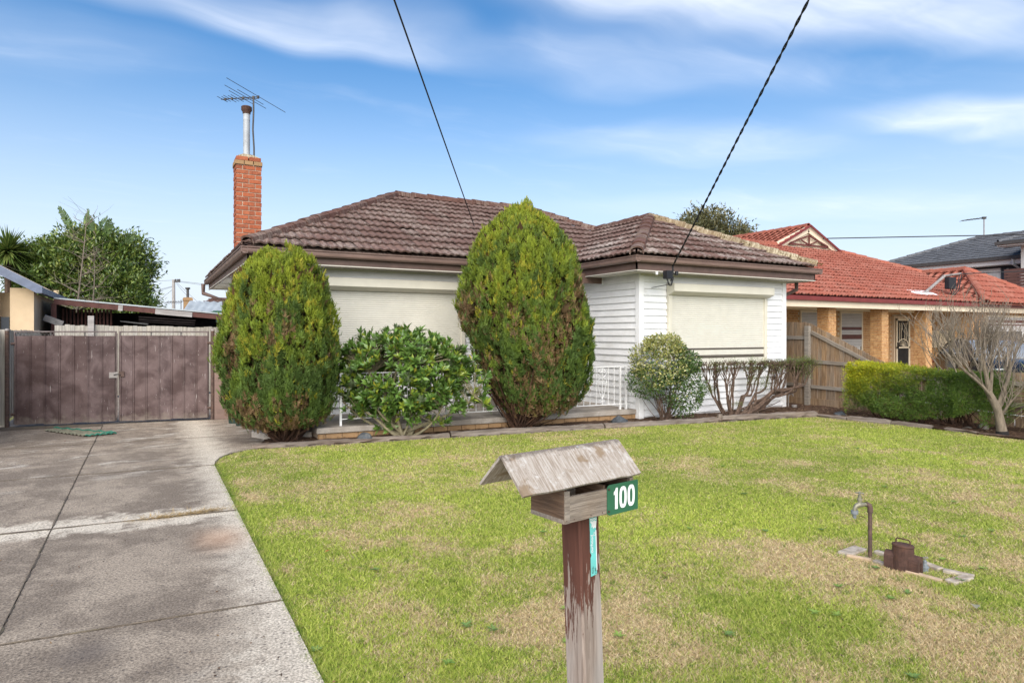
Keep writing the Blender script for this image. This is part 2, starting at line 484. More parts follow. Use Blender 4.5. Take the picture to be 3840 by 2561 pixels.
stones = t.math('MULTIPLY', stones, t.ramp(some.outputs[0], 0.35, 0.5))
c = t.mix(t.math('MULTIPLY', stones, 0.7), c, (0.100, 0.084, 0.075))
blotv = t.vmath('MULTIPLY', t.vmath('SUBTRACT', wp, (0.50, 5.5, 0)), (1.6, 1.0, 0))
c = t.mix(t.ramp(t.math('ADD', t.vmath('LENGTH', blotv), t.math('MULTIPLY', n2, 0.3)), 0.15, 0.65, 0.45, 0.0), c, (0.46, 0.27, 0.16))
oil = t.vmath('LENGTH', t.vmath('SUBTRACT', wp, (-0.27, 3.85, 0)))
c = t.mix(t.ramp(t.math('ADD', oil, t.math('MULTIPLY', n2, 0.15)), 0.08, 0.30, 0.6, 0.0), c, (0.085, 0.072, 0.066))
finish(t, c, 0.92, t.bump(t.math('ADD', t.math('MULTIPLY', fine, 0.7), t.math('MULTIPLY', stones, -0.5)), 0.55, 0.006), spec=0.2)

m, t = material('slab_concrete')
wp = world_pos(t)
n1 = t.noise(wp, 2.4, 6, 0.65, 0.4)
fine = t.noise(wp, 60, 4, 0.7)
c = t.mix(t.ramp(n1, 0.35, 0.65), (0.27, 0.235, 0.20), (0.43, 0.385, 0.335))
c = t.mix(t.ramp(fine, 0.4, 0.7, 0, 0.5), c, (0.20, 0.18, 0.16))
finish(t, c, 0.9, t.bump(fine, 0.4, 0.005), spec=0.2)

m, t = material('soil')
wp = world_pos(t)
n1 = t.noise(wp, 14, 6, 0.7, 0.5)
n2 = t.noise(wp, 60, 4, 0.7)
c = t.mix(t.ramp(n1, 0.3, 0.7), (0.045, 0.028, 0.020), (0.15, 0.092, 0.062))
c = t.mix(t.ramp(n2, 0.55, 0.7, 0, 0.6), c, (0.23, 0.155, 0.10))
finish(t, c, 0.95, t.bump(t.math('ADD', n1, n2), 0.9, 0.03), spec=0.1)

m, t = material('lawn_soil')
a = t.n('ShaderNodeAttribute', attribute_name='Col')
wp = world_pos(t)
fine = t.noise(wp, 70, 4, 0.75)
c = t.mix(t.ramp(fine, 0.3, 0.7, 0, 0.75), a.outputs['Color'], t.mix(0.5, a.outputs['Color'], (0.10, 0.085, 0.045)))
finish(t, c, 0.95, t.bump(fine, 0.8, 0.02), spec=0.1)

plain('joint_dirt', (0.110, 0.088, 0.066), 0.95, 0.3, 12, 0.4, dirt=(0.17, 0.15, 0.075), dirt_amt=0.5)
plain('gate_frame', (0.135, 0.105, 0.098), 0.65, 0.2, 10, 0.1, dirt=(0.26, 0.235, 0.22), dirt_amt=0.5)
m, t = material('far_ground')
wp = world_pos(t)
c = t.mix(t.ramp(t.noise(wp, 0.4, 5, 0.6), 0.4, 0.6), (0.10, 0.12, 0.045), (0.20, 0.17, 0.10))
finish(t, c, 0.95, None, spec=0.1)

m, t = material('window_glass')
b = finish(t, (0.030, 0.034, 0.038), 0.05, None, spec=0.8)
m, t = material('car_glass')
b = finish(t, (0.22, 0.235, 0.25), 0.12, None, spec=1.0)

# ------------------------------------------------------------------ geometry helpers
def V(*a):
    return Vector(a)


def new_obj(name, me, mat=None, parent=None, M=None):
    o = bpy.data.objects.new(name, me)
    if mat is not None and me is not None and not me.materials:
        me.materials.append(MATS[mat])
    COL.objects.link(o)
    if parent is not None:
        o.parent = parent
        if parent.type == 'EMPTY' or parent.get('_own'):
            o.matrix_parent_inverse = Matrix.Translation(-parent.location)
    if M is not None:
        o.matrix_basis = M
    return o


def thing(name, label, cat, loc=(0, 0, 0), group=None):
    o = bpy.data.objects.new(name, None)
    o.empty_display_size = 0.2
    o.location = loc
    COL.objects.link(o)
    return tag(o, label, cat, group)


def tag(o, label, cat, group=None, kind=None):
    o['label'] = label
    o['category'] = cat
    if group:
        o['group'] = group
    if kind:
        o['kind'] = kind
    return o


class MB:
    """collects shapes that become ONE mesh"""
    def __init__(self):
        self.v = []
        self.f = []

    def add(self, verts, faces):
        k = len(self.v)
        self.v.extend([tuple(p) for p in verts])
        self.f.extend([tuple(i + k for i in q) for q in faces])
        return self

    def box(self, x0, x1, y0, y1, z0, z1):
        return self.hexa([(x0, y0, z0), (x1, y0, z0), (x1, y1, z0), (x0, y1, z0),
                          (x0, y0, z1), (x1, y0, z1), (x1, y1, z1), (x0, y1, z1)])

    def hexa(self, p):
        return self.add(p, [(0, 3, 2, 1), (4, 5, 6, 7), (0, 1, 5, 4), (1, 2, 6, 5), (2, 3, 7, 6), (3, 0, 4, 7)])

    def obox(self, c, ax, ay, az):
        c, ax, ay, az = Vector(c), Vector(ax), Vector(ay), Vector(az)
        p = [c - ax - ay - az, c + ax - ay - az, c + ax + ay - az, c - ax + ay - az,
             c - ax - ay + az, c + ax - ay + az, c + ax + ay + az, c - ax + ay + az]
        return self.hexa(p)

    def bar(self, a, b, wd, ht, up=(0, 0, 1)):
        """rectangular bar from a to b"""
        a, b = Vector(a), Vector(b)
        d = (b - a)
        L = d.length
        d = d / L
        s = d.cross(Vector(up))
        if s.length < 1e-4:
            s = Vector((1, 0, 0))
        s.normalize()
        u = s.cross(d)
        return self.obox((a + b) / 2, d * L / 2, s * wd / 2, u * ht / 2)

    def prism(self, poly, z0, z1):
        n = len(poly)
        vs = [(x, y, z0) for x, y in poly] + [(x, y, z1) for x, y in poly]
        fs = [tuple(reversed(range(n))), tuple(range(n, 2 * n))]
        fs += [(i, (i + 1) % n, n + (i + 1) % n, n + i) for i in range(n)]
        return self.add(vs, fs)

    def sweep(self, prof, a, b, side, up):
        """profile (s,u) pairs swept straight from a to b"""
        a, b, side, up = Vector(a), Vector(b), Vector(side), Vector(up)
        n = len(prof)
        vs = [a + side * s + up * u for s, u in prof] + [b + side * s + up * u for s, u in prof]
        fs = [(i, (i + 1) % n, n + (i + 1) % n, n + i) for i in range(n)]
        fs += [tuple(reversed(range(n))), tuple(range(n, 2 * n))]
        return self.add(vs, fs)

    def tube(self, pts, rs, n=6, cap=True):
        pts = [Vector(p) for p in pts]
        if not isinstance(rs, (list, tuple)):
            rs = [rs] * len(pts)
        k = len(self.v)
        ref = None
        for i, p in enumerate(pts):
            d = (pts[min(i + 1, len(pts) - 1)] - pts[max(i - 1, 0)])
            if d.length < 1e-9:
                d = Vector((0, 0, 1))
            d.normalize()
            if ref is None:
                ref = d.orthogonal().normalized()
            s = (ref - d * ref.dot(d))
            s = s.normalized() if s.length > 1e-6 else d.orthogonal().normalized()
            ref = s
            u = d.cross(s)
            for j in range(n):
                an = 2 * math.pi * j / n
                self.v.append(tuple(p + (s * math.cos(an) + u * math.sin(an)) * rs[i]))
        for i in range(len(pts) - 1):
            for j in range(n):
                a = k + i * n + j
                b = k + i * n + (j + 1) % n
                self.f.append((a, b, b + n, a + n))
        if cap:
            self.f.append(tuple(k + j for j in reversed(range(n))))
            self.f.append(tuple(k + (len(pts) - 1) * n + j for j in range(n)))
        return self

    def lathe(self, prof, n=16, c=(0, 0, 0)):
        k = len(self.v)
        for r, z in prof:
            for j in range(n):
                an = 2 * math.pi * j / n
                self.v.append((c[0] + r * math.cos(an), c[1] + r * math.sin(an), c[2] + z))
        for i in range(len(prof) - 1):
            for j in range(n):
                a = k + i * n + j
                b = k + i * n + (j + 1) % n
                self.f.append((a, b, b + n, a + n))
        self.f.append(tuple(k + j for j in reversed(range(n))))
        self.f.append(tuple(k + (len(prof) - 1) * n + j for j in range(n)))
        return self

    def mesh(self, name, origin=(0, 0, 0)):
        me = bpy.data.meshes.new(name)
        ox, oy, oz = origin
        me.from_pydata([(x - ox, y - oy, z - oz) for x, y, z in self.v], [], self.f)
        me.update()
        return me

    def build(self, name, mat, parent=None, smooth=False, bevel=0.0, M=None):
        me = self.mesh(name)
        if bevel:
            bm = bmesh.new()
            bm.from_mesh(me)
            bmesh.ops.bevel(bm, geom=[e for e in bm.edges if e.calc_face_angle(0) > 0.5], offset=bevel, segments=2, affect='EDGES', profile=0.6)
            bm.to_mesh(me)
            bm.free()
        if smooth:
            me.polygons.foreach_set('use_smooth', [True] * len(me.polygons))
            me.set_sharp_from_angle(angle=rad(48))
        return new_obj(name, me, mat, parent, M)

    def solo(self, name, mat, label, cat, loc, group=None, smooth=False, bevel=0.0):
        """a thing that is one mesh, its origin at its base"""
        me = self.mesh(name, loc)
        if bevel:
            bm = bmesh.new()
            bm.from_mesh(me)
            bmesh.ops.bevel(bm, geom=[e for e in bm.edges if e.calc_face_angle(0) > 0.5], offset=bevel, segments=2, affect='EDGES', profile=0.6)
            bm.to_mesh(me)
            bm.free()
        if smooth:
            me.polygons.foreach_set('use_smooth', [True] * len(me.polygons))
            me.set_sharp_from_angle(angle=rad(48))
        o = new_obj(name, me, mat)
        o.location = loc
        o['_own'] = 1
        return tag(o, label, cat, group)


def structure(o):
    o['kind'] = 'structure'
    return o


def np_mesh(name, verts, faces, mat, parent=None, cols=None, loc=None, smooth=False):
    """fast mesh from numpy arrays, all faces with the same number of corners"""
    verts = np.asarray(verts, dtype=np.float32)
    if loc is not None:
        verts = verts - np.asarray(loc, dtype=np.float32)
    faces = np.asarray(faces, dtype=np.int32)
    nf, nc = faces.shape
    me = bpy.data.meshes.new(name)
    me.vertices.add(len(verts))
    me.vertices.foreach_set('co', verts.ravel())
    me.loops.add(nf * nc)
    me.loops.foreach_set('vertex_index', faces.ravel())
    me.polygons.add(nf)
    me.polygons.foreach_set('loop_start', np.arange(0, nf * nc, nc, dtype=np.int32))
    if smooth:
        me.polygons.foreach_set('use_smooth', np.ones(nf, dtype=bool))
    me.update(calc_edges=True)
    if cols is not None:
        ca = me.color_attributes.new('Col', 'FLOAT_COLOR', 'POINT')
        rgba = np.ones((len(verts), 4), dtype=np.float32)
        rgba[:, :3] = cols
        ca.data.foreach_set('color', rgba.ravel())
    o = new_obj(name, me, mat, parent)
    if loc is not None:
        o.location = loc
    return o


def vnoise(p, seed=0):
    """smooth value noise, numpy"""
    p = np.asarray(p, dtype=np.float64)
    i = np.floor(p).astype(np.int64)
    f = p - i
    f = f * f * (3 - 2 * f)

    def h(ix, iy, iz):
        n = (ix * 374761393 + iy * 668265263 + iz * 2147483647 + seed * 1274126177) & 0x7fffffff
        n = ((n ^ (n >> 13)) * 1274126177) & 0x7fffffff
        return ((n ^ (n >> 16)) & 0xffff) / 65535.0
    out = 0
    for dx in (0, 1):
        for dy in (0, 1):
            for dz in (0, 1):
                wgt = (f[:, 0] if dx else 1 - f[:, 0]) * (f[:, 1] if dy else 1 - f[:, 1]) * (f[:, 2] if dz else 1 - f[:, 2])
                out = out + wgt * h(i[:, 0] + dx, i[:, 1] + dy, i[:, 2] + dz)
    return out


def fbm(p, seed=0, octaves=3):
    p = np.asarray(p, dtype=np.float64)
    a, s, tot = 1.0, 0, 0
    for k in range(octaves):
        s = s + a * vnoise(p * 2 ** k, seed + k)
        tot += a
        a *= 0.5
    return s / tot


def unit(a):
    return a / np.maximum(np.linalg.norm(a, axis=1, keepdims=True), 1e-9)


def leaves(name, base, axis, nrm, length, width, cols, mat, parent=None, loc=None, fold=0.25, shape=(0.0, 0.5, 0.45), curl=0.0):
    """many leaves in one mesh: six corners each, folded along the midrib"""
    n = len(base)
    axis = unit(axis)
    side = unit(np.cross(axis, nrm))
    up = np.cross(side, axis)
    L = np.asarray(length).reshape(-1, 1)
    W = np.asarray(width).reshape(-1, 1)
    b0 = base
    b1 = base + axis * L * shape[1] - up * W * curl
    tip = base + axis * L - up * L * curl * 1.2
    vs = np.stack([b0, b1 + side * W * 0.5 + up * W * fold, b1, b1 - side * W * 0.5 + up * W * fold, tip], axis=1).reshape(-1, 3)
    k = np.arange(n, dtype=np.int32)[:, None] * 5
    fs = np.concatenate([k + np.array([[0, 1, 2]]), k + np.array([[0, 2, 3]]), k + np.array([[1, 4, 2]]), k + np.array([[2, 4, 3]])], axis=1).reshape(-1, 3)
    if cols.ndim == 2:
        cc = np.repeat(cols, 5, axis=0)
    else:
        cc = cols.reshape(-1, 3)
    return np_mesh(name, vs, fs, mat, parent, cc, loc)


# ------------------------------------------------------------------ roof tiles
def tile_mesh(name, wd, ex, lap, waves, amp, lift, thick, seg):
    """one roof tile: u across (0..wd), v up the slope (0..ex+lap), n out of the roof"""
    m = MB()
    rows = [(0.0, lift), (ex + lap, 0.012)]
    n = seg + 1
    for vv, zz in rows:
        for i in range(n):
            u = wd * i / seg
            m.v.append((u, vv, zz + amp * (0.5 - 0.5 * math.cos(2 * math.pi * waves * i / seg))))
    for i in range(n):
        u = wd * i / seg
        m.v.append((u, 0.004, lift - thick + amp * (0.5 - 0.5 * math.cos(2 * math.pi * waves * i / seg))))
    for i in range(seg):
        m.f.append((i, i + 1, n + i + 1, n + i))
        m.f.append((2 * n + i, 2 * n + i + 1, i + 1, i))
    return m.mesh(name)


def in_poly(poly, p):
    for i in range(len(poly)):
        a, b = poly[i], poly[(i + 1) % len(poly)]
        if (b[0] - a[0]) * (p[1] - a[1]) - (b[1] - a[1]) * (p[0] - a[0]) < -1e-6:
            return False
    return True


class Tiler:
    """lays tiles over convex roof planes; the nearest become parts, the rest one joined part"""
    def __init__(self, base, wd, ex, rng):
        self.base, self.wd, self.ex, self.rng = base, wd, ex, rng
        self.items = []

    def plane(self, pts, u_from, u_to, mat, u_shift=0.0):
        """pts: 3-d corners; eave line from u_from to u_to"""
        o = Vector(u_from)
        u = (Vector(u_to) - o).normalized()
        pts = [Vector(p) for p in pts]
        far = max(pts, key=lambda p: ((p - o) - u * (p - o).dot(u)).length)
        v = (far - o) - u * (far - o).dot(u)
        v.normalize()
        nn = u.cross(v)
        if nn.z < 0:
            u = -u
            nn = u.cross(v)
        F = Matrix((u, v, nn)).transposed().to_4x4()
        F.translation = o
        Fi = F.inverted()
        poly = [(Fi @ p).to_2d() for p in pts]
        area = sum(poly[i][0] * poly[(i + 1) % len(poly)][1] - poly[(i + 1) % len(poly)][0] * poly[i][1] for i in range(len(poly)))
        if area < 0:
            poly.reverse()
        us = [p[0] for p in poly]
        vs = [p[1] for p in poly]
        for j in range(int(math.floor(min(vs) / self.ex + 1e-3)), int(math.ceil(max(vs) / self.ex))):
            for i in range(int(math.floor((min(us) - u_shift) / self.wd)) - 1, int(math.ceil((max(us) - u_shift) / self.wd)) + 1):
                x0, y0 = i * self.wd + u_shift, j * self.ex
                cs = [(x0, y0), (x0 + self.wd, y0), (x0 + self.wd, y0 + self.ex), (x0, y0 + self.ex)]
                ins = [in_poly(poly, c) for c in cs]
                slip = -.035 if self.rng.random() < .03 else 0.0
                jig = Matrix.Translation((x0 + self.rng.uniform(-.004, .004), y0 + self.rng.uniform(-.014, .014) + slip, self.rng.uniform(-.004, .006))) @ Euler((self.rng.uniform(-.012, .012), self.rng.uniform(-.014, .014), self.rng.uniform(-.012, .012))).to_matrix().to_4x4()
                if all(ins):
                    self.items.append((F @ jig, None, mat, F @ Vector((x0, y0, 0))))
                    continue
                bm = bmesh.new()
                bm.from_mesh(self.base)
                for vv in bm.verts:
                    vv.co += Vector((x0, y0, 0))
                for k in range(len(poly)):
                    a, b = Vector((*poly[k], 0)), Vector((*poly[(k + 1) % len(poly)], 0))
                    out = Vector((b.y - a.y, -(b.x - a.x), 0))
                    if out.length < 1e-6 or not bm.verts:
                        continue
                    if any((vv.co - a).dot(out) > 1e-5 for vv in bm.verts):
                        # the eave edge itself may overhang a little
                        if abs(a.y) < 1e-4 and abs(b.y) < 1e-4:
                            continue
                        bmesh.ops.bisect_plane(bm, geom=bm.verts[:] + bm.edges[:] + bm.faces[:], plane_co=a, plane_no=out, clear_outer=True)
                ar = sum(f.calc_area() for f in bm.faces)
                if ar > 0.006:
                    for vv in bm.verts:
                        vv.co -= Vector((x0, y0, 0))
                    me = bpy.data.meshes.new('cut_tile')
                    bm.to_mesh(me)
                    self.items.append((F @ Matrix.Translation((x0, y0, 0)), me, mat, F @ Vector((x0, y0, 0))))
                bm.free()

    def lay(self, parent, limit, name='roof_tile', rest='roof_tiles'):
        camp = Vector((0, 0, 1.6))
        self.items.sort(key=lambda it: (it[3] - camp).length)
        shared = {}
        for M, me, mat, _ in self.items[:limit]:
            if me is None:
                if mat not in shared:
                    shared[mat] = self.base.copy()
                    shared[mat].materials.clear()
                    shared[mat].materials.append(MATS[mat])
                me = shared[mat]
            new_obj(name, me, mat, parent, M)
        more = self.items[limit:]
        if more:
            bm = bmesh.new()
            for M, me, mat, _ in more:
                k = len(bm.verts)
                src = me or self.base
                tmp = bmesh.new()
                tmp.from_mesh(src)
                tmp.transform(M)
                mp = {}
                for vv in tmp.verts:
                    mp[vv] = bm.verts.new(vv.co)
                for ff in tmp.faces:
                    bm.faces.new([mp[q] for q in ff.verts])
                tmp.free()
            me = bpy.data.meshes.new(rest)
            bm.to_mesh(me)
            bm.free()
            o = new_obj(rest, me, more[0][2], parent)
            o['kind'] = 'stuff'


def cap_mesh(name, L, wd, ht, taper=0.94, thick=0.02):
    m = MB()
    n = 7
    for x, s, dz in ((0, 1.0, 0.018), (L * 1.08, taper, 0.0)):
        for i in range(n):
            a = math.pi * i / (n - 1)
            yy = -math.cos(a) * wd / 2 * s
            zz = math.sin(a) ** 0.9 * ht * s + dz - (0.05 if i in (0, n - 1) else 0.0)
            m.v.append((x, yy, zz))
    for i in range(n - 1):
        m.f.append((i, n + i, n + i + 1, i + 1))
    k = len(m.v)
    for i in range(n):
        x, yy, zz = m.v[i]
        m.v.append((x + 0.004, yy * 0.86, zz - thick * 1.6))
    for i in range(n - 1):
        m.f.append((i, i + 1, k + i + 1, k + i))
    return m.mesh(name)


def caps(parent, a, b, mat, L=0.40, wd=0.24, ht=0.085, rng=random, name='ridge_cap', raise_=0.035):
    """ridge or hip caps from the lower end a to b"""
    a, b = Vector(a), Vector(b)
    d = b - a
    n = max(1, round(d.length / L))
    L = d.length / n
    d.normalize()
    s = Vector((0, 0, 1)).cross(d).normalized()
    u = d.cross(s)
    R = Matrix((d, s, u)).transposed().to_4x4()
    me = cap_mesh(name, L, wd, ht)
    me.materials.append(MATS[mat])
    for i in range(n):
        M = R.copy()
        M.translation = a + d * L * i + Vector((0, 0, raise_ + rng.uniform(-.006, .006)))
        M = M @ Euler((rng.uniform(-.03, .03), rng.uniform(-.012, .012), rng.uniform(-.012, .012))).to_matrix().to_4x4()
        new_obj(name, me, mat, parent, M)


def brick_face(parent, o, u, nrm, width, z0, courses, mat, name='brick', L=0.24, H=0.086, depth=0.05, joint=0.010, first=0.0, joined=None, holes=(), zoff=0.0):
    """running bond on one face; o is the lower left corner, bricks stand proud along nrm"""
    o, u, nrm = Vector(o), Vector(u).normalized(), Vector(nrm).normalized()
    meshes = {}
    jm = MB()
    for c in range(courses):
        x = -L * (0.5 if (c % 2) else 0.0) + first
        z = z0 + c * H
        while x < width - 1e-4:
            a, b = max(x, 0), min(x + L - joint, width)
            x += L
            if b - a < 0.03:
                continue
            mid = (a + b) / 2
            if any(h[0] < mid < h[1] and h[2] < z + H / 2 < h[3] for h in holes):
                continue
            if joined is None:
                key = round(b - a, 3)
                if key not in meshes:
                    hx, hz = (b - a) / 2, (H - joint) / 2
                    bm = MB().box(-hx, hx, -depth, 0.006, -hz, hz)
                    meshes[key] = bm.mesh(name)
                    meshes[key].materials.append(MATS[mat])
                R = Matrix((u, nrm, Vector((0, 0, 1)))).transposed().to_4x4()
                R.translation = o + u * mid + Vector((0, 0, z - o.z + (H - joint) / 2)) + nrm * random.uniform(-.002, .002)
                new_obj(name, meshes[key], mat, parent, R)
            else:
                c0 = o + u * mid + Vector((0, 0, z - o.z + (H - joint) / 2))
                jm.obox(c0 - nrm * (depth / 2 - 0.003), u * (b - a) / 2, nrm * (depth / 2 + 0.003), Vector((0, 0, (H - joint) / 2)))
    if joined is not None:
        q = jm.build(joined, mat, parent)
        q['kind'] = 'stuff'

# ------------------------------------------------------------------ the ground
R = random.Random(7)
NR = np.random.default_rng(11)
g = MB()
g.add([(-600, -600, -0.06), (600, -600, -0.06), (600, 600, -0.06), (-600, 600, -0.06)], [(0, 1, 2, 3)])
structure(g.build('ground', 'far_ground'))

LAWN = np.array([(0.705, -3.0), (0.705, 4.0), (0.70, 6.0), (0.69, 8.0), (0.70, 8.5), (0.73, 8.85), (0.80, 9.10), (0.93, 9.33), (1.12, 9.50), (1.28, 9.57),
                 (2.5, 9.36), (4.05, 9.16), (6.69, 8.76), (7.7, 8.64), (9.0, 8.38), (11.22, 8.02), (11.25, 7.6), (11.40, 6.8), (11.48, 5.95), (11.47, 4.7), (11.5, 3.0), (11.6, -3.0)])


def inside(poly, x, y):
    r = np.zeros(len(x), dtype=bool)
    n = len(poly)
    for i in range(n):
        x0, y0 = poly[i]
        x1, y1 = poly[(i + 1) % n]
        cond = (y0 > y) != (y1 > y)
        xi = (x1 - x0) * (y - y0) / (y1 - y0 + 1e-12) + x0
        r ^= cond & (x < xi)
    return r


STRAW = [(1.75, 3.0, .65, 1.1), (1.35, 3.75, .50, .8), (2.3, 2.6, .5, .7), (0.86, 6.7, .30, .9), (0.88, 7.6, .28, .8), (0.84, 4.6, .25, .7), (4.62, 2.60, .55, 1.0), (4.2, 3.05, .40, .7), (3.75, 1.65, .5, .9),
         (4.06, 3.3, .35, .6), (2.62, 4.15, .4, .5), (1.6, 4.95, .45, .55), (2.2, 5.6, .5, .35), (3.0, 2.2, .5, .4), (5.3, 2.4, .5, .6), (1.2, 5.6, .3, .6), (0.95, 8.4, .25, .5)]
LUSH = [(6.9, 6.2, .55), (4.4, 4.6, .6), (6.7, 4.65, .5), (3.2, 2.5, .35), (1.05, 4.35, .22), (1.46, 2.9, .2), (2.9, 5.4, .5), (1.0, 5.1, .2)]


def straw_amount(x, y):
    p = np.stack([x, y, np.zeros_like(x)], axis=1)
    n1 = fbm(p * 1.3, 5, 4)
    n2 = fbm(p * 5.0, 9, 3)
    s = 0.24 + ((n1 - 0.5) * 2.0 + (n2 - 0.5) * 1.5) * np.interp(y, [3.0, 7.5], [1.0, 0.6])
    for bx, by, r, a in STRAW:
        q = ((x - bx) ** 2 + (y - by) ** 2) / r ** 2
        s = s + a * 0.75 * np.exp(-q * 1.2)
    for bx, by, r in LUSH:
        q = ((x - bx) ** 2 + (y - by) ** 2) / r ** 2
        s = s - 0.55 * np.exp(-q * 1.2)
    return np.clip(s, 0.03, 0.97)


# lawn sheet
st = 0.07
gx, gy = np.meshgrid(np.arange(0.6, 11.7, st), np.arange(-2.5, 9.75, st), indexing='ij')
nx, ny = gx.shape
fx, fy = gx.ravel(), gy.ravel()
keep = inside(LAWN, fx, fy)
idx = np.arange(nx * ny).reshape(nx, ny)
quads = np.stack([idx[:-1, :-1], idx[1:, :-1], idx[1:, 1:], idx[:-1, 1:]], axis=-1).reshape(-1, 4)
quads = quads[keep[quads].any(axis=1)]
sa = straw_amount(fx, fy)
zz = -0.018 + 0.012 * fbm(np.stack([fx, fy, fx * 0], 1) * 3, 3, 3)
cols = (1 - sa[:, None]) * np.array([0.20, 0.24, 0.045]) + sa[:, None] * np.array([0.46, 0.36, 0.20])
lawn = np_mesh('lawn', np.stack([fx, fy, zz], 1), quads, 'lawn_soil', cols=cols, smooth=True)
structure(lawn)

# garden bed soil, heaped a little behind the timber edging
gx, gy = np.meshgrid(np.arange(1.2, 13.0, 0.06), np.arange(-1.0, 10.5, 0.06), indexing='ij')
nx, ny = gx.shape
fx, fy = gx.ravel(), gy.ravel()
top = np.interp(fx, [1.2, 2.5, 4.05, 6.69, 7.7, 9.0, 11.22, 13.0], [9.60, 9.36, 9.16, 8.76, 8.64, 8.38, 8.02, 7.8])
right = np.interp(fy, [-1, 3, 4.7, 5.95, 6.8, 7.6, 8.02], [11.55, 11.5, 11.47, 11.48, 11.40, 11.25, 11.22])
bed = ((fy > top - 0.02) | (fx > right - 0.02)) & (fx > 1.22 + np.maximum(fy - 9.6, 0) * 0.45)
idx = np.arange(nx * ny).reshape(nx, ny)
quads = np.stack([idx[:-1, :-1], idx[1:, :-1], idx[1:, 1:], idx[:-1, 1:]], axis=-1).reshape(-1, 4)
quads = quads[bed[quads].all(axis=1)]
zz = -0.005 + 0.05 * fbm(np.stack([fx, fy, fx * 0], 1) * 4.5, 21, 4)
structure(np_mesh('garden_bed', np.stack([fx, fy, zz], 1), quads, 'soil', smooth=True))

# bark chips and litter on the soil
n = 9000
lx = NR.uniform(1.3, 12.7, n)
ly = NR.uniform(3.2, 9.9, n)
tp = np.interp(lx, [1.2, 2.5, 4.05, 6.69, 7.7, 9.0, 11.22, 13.0], [9.60, 9.36, 9.16, 8.76, 8.64, 8.38, 8.02, 7.8])
rt = np.interp(ly, [-1, 3, 4.7, 5.95, 6.8, 7.6, 8.02], [11.55, 11.5, 11.47, 11.48, 11.40, 11.25, 11.22])
ok = ((ly > tp + 0.08) | (lx > rt + 0.08)) & (lx > 1.3 + np.maximum(ly - 9.6, 0) * 0.5) & ~((ly > 9.2) & (lx > 7.9))
lx, ly = lx[ok], ly[ok]
n = len(lx)
base = np.stack([lx, ly, 0.022 + 0.03 * NR.random(n)], 1)
ang = NR.uniform(0, 6.283, n)
ax = np.stack([np.cos(ang), np.sin(ang), NR.normal(0, 0.22, n)], 1)
nm = np.stack([NR.normal(0, .35, n), NR.normal(0, .35, n), np.ones(n)], 1)
pal = np.array([(0.16, 0.095, 0.06), (0.085, 0.05, 0.034), (0.25, 0.17, 0.105), (0.30, 0.22, 0.14), (0.11, 0.065, 0.045)])
o = leaves('bark_litter', base, ax, nm, NR.uniform(.025, .09, n), NR.uniform(.008, .022, n), pal[NR.integers(0, 5, n)], 'matt_leaf')
tag(o, 'brown bark chips and twig litter strewn over the garden bed', 'bark litter', kind='stuff')

# ------------------------------------------------------------------ driveway slabs
drive = bpy.data.objects.new('driveway', MB().prism([(-2.2, -2.6), (0.66, -2.6), (0.66, 9.0), (1.7, 10.2), (1.7, 13.2), (-2.2, 13.9)], -0.055, 0.002).mesh('driveway'))
drive.data.materials.append(MATS['joint_dirt'])
COL.objects.link(drive)
structure(drive)
SK = -0.09
jt = [-2.6, -0.4, 1.83, 4.10, 6.36, 8.64, 11.0, 13.05]


def slab(poly, top=0.012):
    # grid-free slab with a worn, rounded edge
    cx = sum(p[0] for p in poly) / len(poly)
    cy = sum(p[1] for p in poly) / len(poly)
    m = MB().prism(poly, -0.05, top)
    o = m.build('concrete_slab', 'drive_concrete', drive, bevel=0.003)
    return o


for i in range(len(jt) - 1):
    a, b = jt[i] + 0.006, jt[i + 1] - 0.006
    for x0, x1 in ((-2.15, -0.688), (-0.680, 0.70)):
        ya = lambda x: SK * x
        if i >= 5 and x1 == 0.70:
            continue
        slab([(x0, a + SK * x0), (x1, a + SK * x1), (x1, b + SK * x1), (x0, b + SK * x0)], 0.012 + R.uniform(-.002, .002))
x0 = -0.680
slab([(x0, 8.646 - SK * 0 + SK * x0), (0.695, 8.646 + SK * .7), (0.73, 8.85), (0.80, 9.10), (0.93, 9.33), (1.12, 9.50), (1.30, 9.60), (1.62, 10.55), (1.62, 10.99 + SK * 1.6), (x0, 10.99 + SK * x0)], 0.012)
slab([(x0, 11.006 + SK * x0), (1.62, 11.006 + SK * 1.62), (1.76, 11.4), (1.76, 13.0), (x0, 13.35)], 0.010)


def joint_fill(p0, p1, w0, w1, seed):
    # crumbly dirt and moss spilling out of a joint: a ribbon of ragged width
    rs_ = random.Random(seed)
    a, b = Vector((*p0, 0)), Vector((*p1, 0))
    L = (b - a).length
    d_ = (b - a) / L
    s_ = Vector((-d_.y, d_.x, 0))
    n_ = int(L / .025)
    m = MB()
    wa = wb = (w0 + w1) / 2
    for i in range(n_ + 1):
        wa = min(w1, max(w0, wa + rs_.uniform(-.006, .006)))
        wb = min(w1, max(w0, wb + rs_.uniform(-.006, .006)))
        c_ = a + d_ * (L * i / n_)
        m.v += [tuple(c_ + s_ * wa + Vector((0, 0, .0150))), tuple(c_ + Vector((0, 0, .019))), tuple(c_ - s_ * wb + Vector((0, 0, .0150)))]
    for i in range(n_):
        k_ = i * 3
        m.f += [(k_, k_ + 3, k_ + 4, k_ + 1), (k_ + 1, k_ + 4, k_ + 5, k_ + 2)]
    m.build('joint_dirt', 'joint_dirt', drive)


